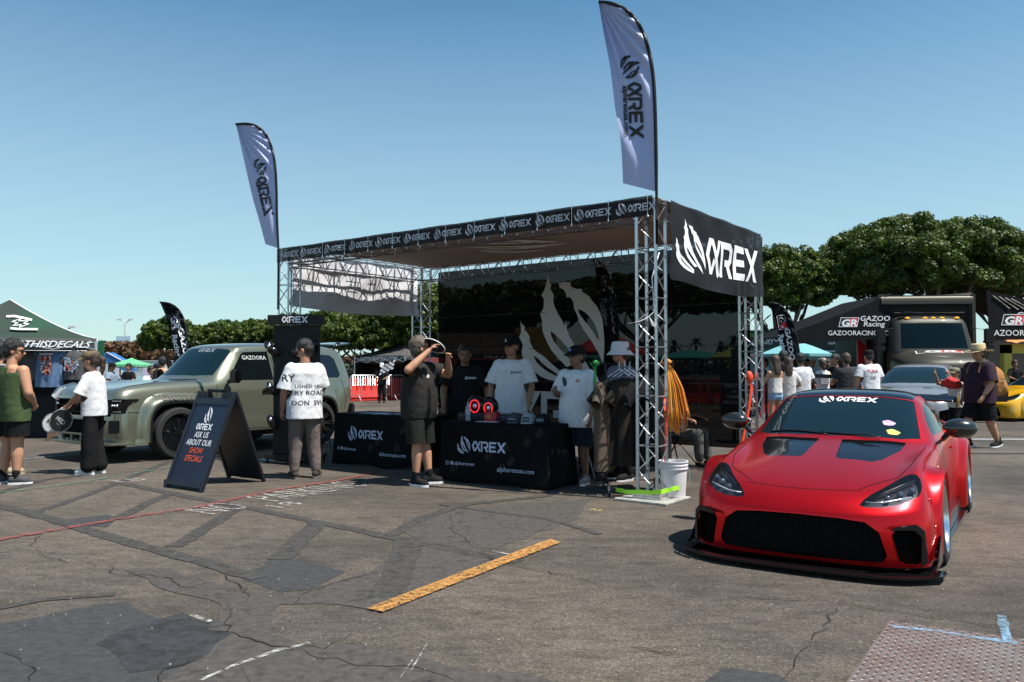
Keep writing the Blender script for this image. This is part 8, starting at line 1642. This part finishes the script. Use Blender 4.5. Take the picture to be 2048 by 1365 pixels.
bo = thing('water_bottle', 'clear plastic water bottle standing on the near table', 'bottle', on2(-1.28, .17)); b = MB(); b.lathe([(.005, 0), (.032, 0), (.034, .02), (.031, .05), (.034, .08), (.031, .11), (.034, .14), (.030, .175), (.014, .20), (.013, .215)], n=20); b.build('body', mat('bottle_plastic', (.55, .65, .75), .1, alpha=.4, spec=1), bo, smooth=True); b = MB(); b.lathe([(.015, .212), (.015, .232)], n=16); b.build('lid', mat('cap_blue', (.3, .4, .6), .5), bo); b = MB(); b.lathe([(.0345, .085), (.0345, .14)], n=20, cap=False); b.build('paper_label', mat('bottle_label', (.5, .45, .5), .6), bo)
rb = thing('red_box', 'small red product box on the near table beside the dark grey cap', 'box', on2(-.98, .28), A2 + R(4)); b = MB(); b.box((0, 0, .06), (.17, .12, .12)); b.build('carton', mat('carton_red', (.45, .03, .04), .5, var=.6, vs=40), rb, bevel=.004); put2d('lettering', text2d('SHOP LIGHT' if 0 else '100', .05, .003), lambda u, v: Vector((u - .03, -.062, .06 + v)), C('art_yellow', (.7, .5, .05)), rb)
sh_ = thing('paper_sheet', 'white paper sheet lying flat between the bottle and the caps', 'paper', on2(-.95, .13, .7535), A2 + R(8)); b = MB(); b.box((0, 0, .001), (.30, .12, .001)); b.build('sheet', WHITEP, sh_)
bk_ = thing('product_tray', 'long low black product case on the near table in front of the man in black', 'case', on2(-1.36, .42), A2); b = MB(); b.box((.25, 0, .045), (.85, .26, .09)); b.build('case_body', mat('case_dark', (.012, .014, .02), .4), bk_, bevel=.008); b = MB(); b.box((.25, -.131, .06), (.8, .004, .02)); b.build('label_strip', mat('strip_blue', (.03, .05, .09), .5), bk_)
b4 = thing('product_box', 'dark blue box on the right end of the far table', 'box', on1(-.18, .22), A1); b = MB(); b.box((0, 0, .06), (.40, .28, .12)); b.build('carton', mat('carton_navy', (.015, .022, .04), .4), b4, bevel=.006); put2d('lettering', text2d('AREX', .05, .002), lambda u, v: Vector((u, -.142, .06 + v)), mat('dim_print', (.08, .10, .15), .6), b4)
for i, (x, y, r, s) in enumerate(((-1.25, .25, .1, 1), (-1.02, .30, -.3, 1), (-.85, .14, .4, 1), (-.62, .28, 0, 1))):
    t = thing('brochure', ('pale blue brochure spread on the far table, ' + ('left end', 'second from the left', 'nearest the front edge', 'beside the navy box')[i]), 'brochure', on1(x, y, .752 + i * .0015), A1 + r); b = MB(); b.box((0, 0, .001), (.26, .19, .0012)); b.build('sheet', mat('paper_blue', (.40, .55, .68), .5), t); b = MB(); b.box((-.04, .02, .0022), (.12, .08, .0006)); b.build('picture', mat('paper_dark', (.12, .18, .25), .5), t)
# lit ring head lamp unit
rl = thing('ring_lamp', 'car headlamp unit with two glowing red rings standing on the table', 'headlamp', on2(-1.30, .50, .752), R(-8)); b = MB(); b.box((0, .05, .09), (.34, .10, .05)); b.ellipsoid((-.09, .05, .17), (.12, .09, .15), 16, 12); b.ellipsoid((.10, .05, .16), (.12, .09, .14), 16, 12); mesh_obj('housing', remesh(b, .01, 2), GLOSSK, rl, True)
for x, r, z in ((-.085, .072, .175), (.095, .062, .15)):
    b = MB(); b.tube([(x + r * .85 * math.cos(a), -.05, z + r * 1.1 * math.sin(a)) for a in [2 * math.pi * k / 32 for k in range(32)]], .0052, 8, closed=True); b.build('glowing_ring', mat('ring_glow', (1, .03, .04), .4, emit=1.1), rl, smooth=True); b = MB(); b.ellipsoid((x, -.03, z), (.03, .02, .03), 12, 8); b.build('lens', LED, rl, smooth=True)
# A-frame board
P0, P1, P2, P3 = G(330, 975), G(404, 986), G(528, 963), G(457, 955); apx = .5 * (P0 + P3); ax = (P1 - P0).normalized(); ay = Vector((-ax.y, ax.x, 0)); Wd = (P1 - P0).length; dp = (P3 - P0).length; HtA = 1.13
af = thing('a_frame_sign', 'black folding a-frame board asking visitors about the show specials', 'sign', P0, math.atan2(ax.y, ax.x))
back = (P3 - P0); bx_, by_ = back.dot(ax), back.dot(ay)
def panel(sgn):   # local frame: x along the board, y towards the back
    def f(u, v, off=0):      # u across (m), v up the slope 0..1
        if sgn < 0: return Vector((u + bx_ / 2 * v, by_ / 2 * v, HtA * v)) + Vector((0, -.92, .39)) * off
        return Vector((u + bx_ - bx_ / 2 * v, by_ - by_ / 2 * v, HtA * v)) + Vector((0, .92, .39)) * off
    return f
AF = mat('board_black', (.012, .014, .020), .35, var=.2, vs=20, bump=.2, bs=40); AFP = mat('board_poster', (.010, .016, .035), .3)
for sg in (-1, 1):
    f = panel(sg); b = MB()
    for u0, u1, v0, v1, th in ((0, Wd, .05, .93, .0), ): b.prism([(u0, v0), (u1, v0), (u1, v1), (u0, v1)], lambda u, v, k: f(u, v, k), -.008, .008)
    b.build('board', AFP if sg < 0 else AF, af)
    b = MB()
    for u0, u1, v0, v1 in ((-.005, .045, 0, 1.0), (Wd - .045, Wd + .005, 0, 1.0), (.045, Wd - .045, .03, .09), (.045, Wd - .045, .86, .93), (.20, .235, .93, 1.03), (Wd - .235, Wd - .20, .93, 1.03), (.20, Wd - .20, 1.0, 1.03), (.10, .13, .93, 1.0), (Wd - .13, Wd - .10, .93, 1.0)): b.prism([(u0, v0), (u1, v0), (u1, v1), (u0, v1)], lambda u, v, k: f(u, v, k), -.02, .02)
    b.build('board_frame', AF, af, bevel=.005)
f = panel(-1); SL = math.hypot(HtA, by_ / 2)
W_ = lambda vf, x, v, m, nm='lettering': put2d(nm, vf, lambda u, w_: f(x + u, v + w_ / SL, .012), m, af)
OR = mat('orange_print', (.75, .10, .03), .5)
W_(([(x * .13 - .065, y * .22 - .11) for x, y in CLAW[0]], CLAW[1]), Wd / 2 + .01, .755, WHITEP, 'claw_mark'); W_(arex_word(.078), Wd / 2 + .0, .63, WHITEP)
for s_, v, m in (('ASK US', .545, WHITEP), ('ABOUT OUR', .465, WHITEP), ('SHOW', .385, OR), ('SPECIALS', .305, OR)): W_(text2d(s_, .104, .007, .12, .82), Wd / 2, v, m)
# gridwall display stand
ds = G(592, 925); dst = thing('display_stand', 'tall black pegboard display stand with white logo header and lamps mounted on it', 'display stand', ds, R(-2))
GW = mat('pegboard', (.008, .008, .009), .6)
b = MB(); b.box((0, 0, 1.10), (.70, .05, 1.95)); b.build('board', GW, dst, bevel=.006)
b = MB()
for i in range(34): b.box((-.34 + i * .0206, -.031, 1.12), (.004, .006, 1.86))
for j in range(90): b.box((0, -.031, .20 + j * .0206), (.68, .006, .004))
b.build('grid_wire', mat('grid_wire', (.014, .014, .015), .5), dst)
b = MB(); b.box((0, -.04, 2.155), (.84, .16, .14)); b.build('header', BLACK, dst, bevel=.006); put2d('header_logo', arex_word(.098), lambda u, v: Vector((u, -.124, 2.155 + v)), WHITEP, dst)
b = MB(); b.box((0, 0, .10), (.84, .42, .07)); b.build('base', BLACK, dst, bevel=.01)
for x in (-.38, .38):
    for y in (-.17, .17): b = MB(); b.lathe([(.03, -.012), (.03, .012)], c=(x, y, .032), n=14, axis='X'); b.build('caster', RUBBER, dst)
for i, (x, z, a, s) in enumerate(((-.37, 1.72, .9, .8), (.12, 1.70, -.30, 1.3), (-.37, 1.12, 1.2, .62), (-.35, .62, 1.2, .7), (.28, .75, 0, .8))):
    t = thing('headlamp_unit', 'glossy black car lamp mounted on the pegboard stand, ' + ('upper left', 'long one at the top centre', 'round one at the left edge', 'lower left', 'right side behind the man')[i], 'headlamp', ds + Vector((x, -.10, z)), a * .3, 'car lamps on the display stand'); b = MB(); M = Matrix.Rotation(a, 3, 'Y')
    b.ellipsoid((0, 0, 0), (.17 * s, .06, .085 * s), 20, 12, M); b.ellipsoid(M @ Vector((.09 * s, .0, .02)), (.12 * s, .07, .06 * s), 16, 10, M); mesh_obj('housing', remesh(b, .012, 2), GLOSSK, t, True); b = MB(); b.ellipsoid(M @ Vector((0, -.03, 0)), (.15 * s, .07, .07 * s), 18, 10, M); b.build('lens', LENS, t, smooth=True); b = MB(); b.ellipsoid(M @ Vector((-.05 * s, -.075, 0)), (.03, .02, .03), 12, 8); b.build('projector', CHROME, t, smooth=True)
cbl = MB(); cbl.tube([(ds.x + .34, ds.y, .12), (ds.x + .48, ds.y - .05, .5), (ds.x + .55, ds.y - .1, .2), (ds.x + .75, ds.y - .15, .01)], .006, 6); tag(cbl.build('power_cable', BLACK, smooth=True), 'thin black cable hanging between the display stand and the far table', 'cable')
# clothes rack
ra, rb2 = Vector((TX(1190, 9.3), 9.3, 0)), Vector((TX(1318, 9.35), 9.35, 0)); rk = thing('clothes_rack', 'black rolling clothes rack on casters beside the front truss post', 'clothes rack', ra, 0)
L_ = (rb2 - ra).length; zt = CAM_H + (737 - 728) / FPX * 9.3
b = MB(); b.tube([(-.04, 0, zt), (L_ + .02, 0, zt)], .014, 10); b.build('rail', BLACK, rk)
for x in (.12, L_ - .02):
    b = MB(); b.tube([(x, 0, .1), (x, 0, zt)], .014, 10); b.build('upright', BLACK, rk)
    b = MB(); b.tube([(x, -.3, .12), (x, .25, .12)], .014, 8); b.build('base_bar', BLACK, rk)
    for y in (-.3, .25):
        b = MB(); b.lathe([(.018, -.014), (.048, -.014), (.05, 0), (.048, .014), (.018, .014)], c=(x, y, .05), n=20, axis='X'); b.bar((x, y, .06), (x, y, .13), .03, .02); b.build('caster', mat('caster_grey', (.10, .10, .11), .4, .3), rk, smooth=30)
b = MB(); b.tube([(.0, -.02, .14), (L_, -.02, .14)], .012); b.build('lower_bar', BLACK, rk)
def rack_shirt(label, x, rz, m, w=.56, L=.95, dy=0): return hanging_shirt(label, ra + Vector((x, dy, zt - .16)), rz, w, L, m, None, 'shirts on the clothes rack')
rack_shirt('taupe long t-shirt at the left end of the clothes rack', .11, R(70), cloth('taupe_tee', (.10, .075, .055)), L=1.05)
rack_shirt('black t-shirt with green tag facing out on the clothes rack', .32, R(12), cloth('black_tee', (.014, .013, .012)), .50, 1.0, -.05); rack_shirt('dark brown t-shirt just behind the black one on the rack', .42, R(40), cloth('brown_tee', (.022, .018, .015)), .5, 1.0)
rack_shirt('black t-shirt hanging just left of the truss post', .62, R(35), BK, .5, 1.0); rack_shirt('black t-shirt hanging behind the truss post', .74, R(60), BK, .5, 1.0)
tgm = thing('price_tag', 'small green price tag on the front black shirt', 'tag', ra + Vector((.33, -.21, zt - .42))); b = MB(); b.box((0, 0, 0), (.04, .004, .09)); b.build('card', mat('tag_green', (.05, .16, .15), .5), tgm)
for k in range(3):
    t = thing('hanger', ('white hook hanger on the rack rail, ' + ('left', 'middle', 'right')[k] + ' of three'), 'hanger', ra + Vector((.28 + k * .06, 0, zt))); b = MB(); b.tube([(0, -.012, -.01), (0, -.016, .012), (0, 0, .018), (0, .014, .006), (0, 0, -.03), (.0, 0, -.06)], .004, 6); b.tube([(-.13, 0, -.15), (0, 0, -.06), (.13, 0, -.15)], .006, 6); b.build('hook', WHITEP, t)
# lanyards
def lanyards(label, c, n, spread, L, m1, m2, seed, name='lanyard_bundle'):
    t = thing(name, label, 'lanyards', c); rr = random.Random(seed); b1, b2 = MB(), MB()
    for i in range(n):
        x = (i / max(1, n - 1)) * spread + rr.uniform(-.01, .01); y = rr.uniform(-.05, .05); l = L * rr.uniform(.78, 1.0) * (.85 + .15 * math.sin(i / n * 3.1)); P = [Vector((rr.uniform(-.03, .05), y * .3, 0)), Vector((x * .35 + .01, y * .6, -.12 * L)), Vector((x * .7, y, -.35 * L)), Vector((x * .92 + rr.uniform(-.01, .01), y, -.65 * L)), Vector((x + rr.uniform(-.012, .012), y, -l))]
        (b1 if i % 3 else b2).tube(P, .0085, 5, flat=.5)
    b1.build('cords', m1, t, smooth=True); b2.build('paler_cords', m2, t, smooth=True)
    for o in t.children: o['kind'] = 'stuff'
    b = MB(); b.tube([(-.03, 0, .0), (.02, 0, .03), (.06, 0, .0)], .03, 8); b.build('knot', m1, t, smooth=True)
ORG = mat('cord_orange', (.80, .24, .02), .5); ORG2 = mat('cord_yellow', (.85, .42, .05), .5)
lanyards('big bunch of bright orange lanyards hanging on the front truss post', Vector((TX(1330, 8.95), 8.95, CAM_H + (737 - 727) / FPX * 8.95)), 74, .27, .80, ORG, ORG2, 3)
lanyards('glossy green lanyards hanging from the left end of the clothes rack', ra + Vector((-.02, -.03, zt - .01)), 10, .05, .58, mat('cord_green', (.05, .35, .08), .25), mat('cord_lime', (.3, .6, .2), .2), 5)
# bucket, strap, ties
bu = thing('plastic_bucket', 'white plastic bucket on the base plate of the front truss post', 'bucket', Vector((TX(1345, 8.85), 8.85, .025))); b = MB(); b.lathe([(.001, .0), (.125, .0), (.130, .02), (.148, .30), (.158, .30), (.158, .315), (.150, .318), (.151, .335), (.160, .336), (.160, .348), (.153, .352), (.154, .372), (.162, .374), (.162, .385), (.148, .385), (.146, .33), (.126, .02), (.001, .015)], n=40, cap=False); b.build('shell', mat('bucket_white', (.74, .74, .76), .4), bu, smooth=45)
b = MB(); b.tube([(.155, 0, .33), (.18, -.02, .25), (.165, -.05, .15), (.15, 0, .12)], .0035, 6); b.build('handle', CHROME, bu)
sp = thing('ratchet_strap', 'lime green strap running from the rack foot round the truss post to the bucket', 'strap', Vector((TX(1228, 8.9), 8.9, 0))); o_ = Vector((TX(1228, 8.9), 8.9, 0))
SP = [PD(1228, 978, 8.95), PD(1250, 983, 8.8), PD(1300, 985, 8.62), PD(1322, 984, 8.55), PD(1345, 978, 8.62), PD(1369, 973, 8.80)]
b = MB(); pts = [p - o_ for p in SP]; vs = []
for i in range(len(pts) - 1):
    for k in range(6): p = pts[i].lerp(pts[i + 1], k / 6); vs += [p + Vector((0, 0, .020 - .004 * math.sin(i + k))), p - Vector((0, .004 * math.sin(k), .026))]
b.add(vs, [(2 * i, 2 * i + 1, 2 * i + 3, 2 * i + 2) for i in range(len(vs) // 2 - 1)]); b.build('webbing', mat('lime_webbing', (.35, .75, .04), .5), sp, solid=.003); b = MB(); b.box(pts[0] + Vector((0, 0, -.01)), (.08, .06, .05)); b.build('ratchet', DARKM, sp, bevel=.008)
zt_ = thing('white_tie', 'loose white tie wrapped on the upper part of the front truss post', 'tie', bw(-.1, -.02, 1.95)); b = MB(); b.tube([(-.22, 0, -.05), (-.1, -.02, -.03), (0, -.04, .02), (.05, -.04, -.06), (.09, -.03, -.10), (.03, -.05, -.07), (.0, -.04, .03), (.06, -.03, .08), (.04, 0, .45), (.12, 0, .72)], .006, 6); b.build('cord', WHITEP, zt_, smooth=True)
rs_ = thing('red_strap', 'bright red orange strap tied down the rear right truss post', 'strap', bw(-.1, BW - .3, 0)); b = MB(); b.tube([(0, 0, 1.38), (.02, -.05, 1.15), (-.02, -.06, .9), (-.12, -.1, .45), (-.2, -.15, .05)], .022, 6, flat=.4); b.ellipsoid((0, -.03, 1.3), (.05, .04, .08), 10, 8); b.build('webbing', mat('strap_red', (.80, .07, .02), .5), rs_, smooth=True)
rs2 = thing('red_strap', 'thin red strap hanging inside the front right truss post', 'strap', bw(-.03, .2, 0)); b = MB(); b.tube([(0, 0, 1.12), (.02, 0, .8), (.01, .02, .38)], .012, 6, flat=.4); b.build('webbing', mat('strap_red', (.80, .07, .02), .5), rs2, smooth=True)
# stuff behind the tables
bn = thing('black_bin', 'black cylindrical bin standing behind the right end of the near table', 'bin', Vector((TX(1183, 11.0), 11.0, 0))); b = MB(); b.lathe([(.17, 0), (.20, .42), (.21, .43), (.21, .45), (.19, .45)], n=28); b.build('shell', BLACK, bn, smooth=40)
bl_ = thing('blue_cooler', 'blue and white cool box behind the table between the two staff', 'cool box', Vector((TX(968, 12.4), 12.4, 0)), R(-20)); b = MB(); b.box((0, 0, .48), (.62, .4, .5)); b.build('body', mat('cooler_blue', (.02, .12, .28), .4), bl_, bevel=.03); b = MB(); b.box((0, 0, .80), (.66, .44, .14)); b.build('lid', mat('cooler_white', (.6, .6, .6), .4), bl_, bevel=.03); b = MB(); b.box((0, 0, .11), (.7, .45, .22)); b.build('stand', BLACK, bl_)
fc = thing('folding_chair', 'grey folding chair frame behind the right end of the table', 'chair', Vector((TX(1196, 10.6), 10.6, 0)), R(30))
for s in (-.2, .2):
    for a, b2_ in (((s, -.2, 0), (s, .2, .85)), ((s, .25, 0), (s, -.15, .46))): b = MB(); b.tube([a, b2_], .012); b.build('leg', ALU, fc)
b = MB(); b.box((0, -.0, .46), (.42, .38, .03)); b.build('seat', DARKM, fc, bevel=.01); b = MB(); b.box((0, .19, .78), (.42, .03, .2)); b.build('backrest', DARKM, fc, bevel=.01)
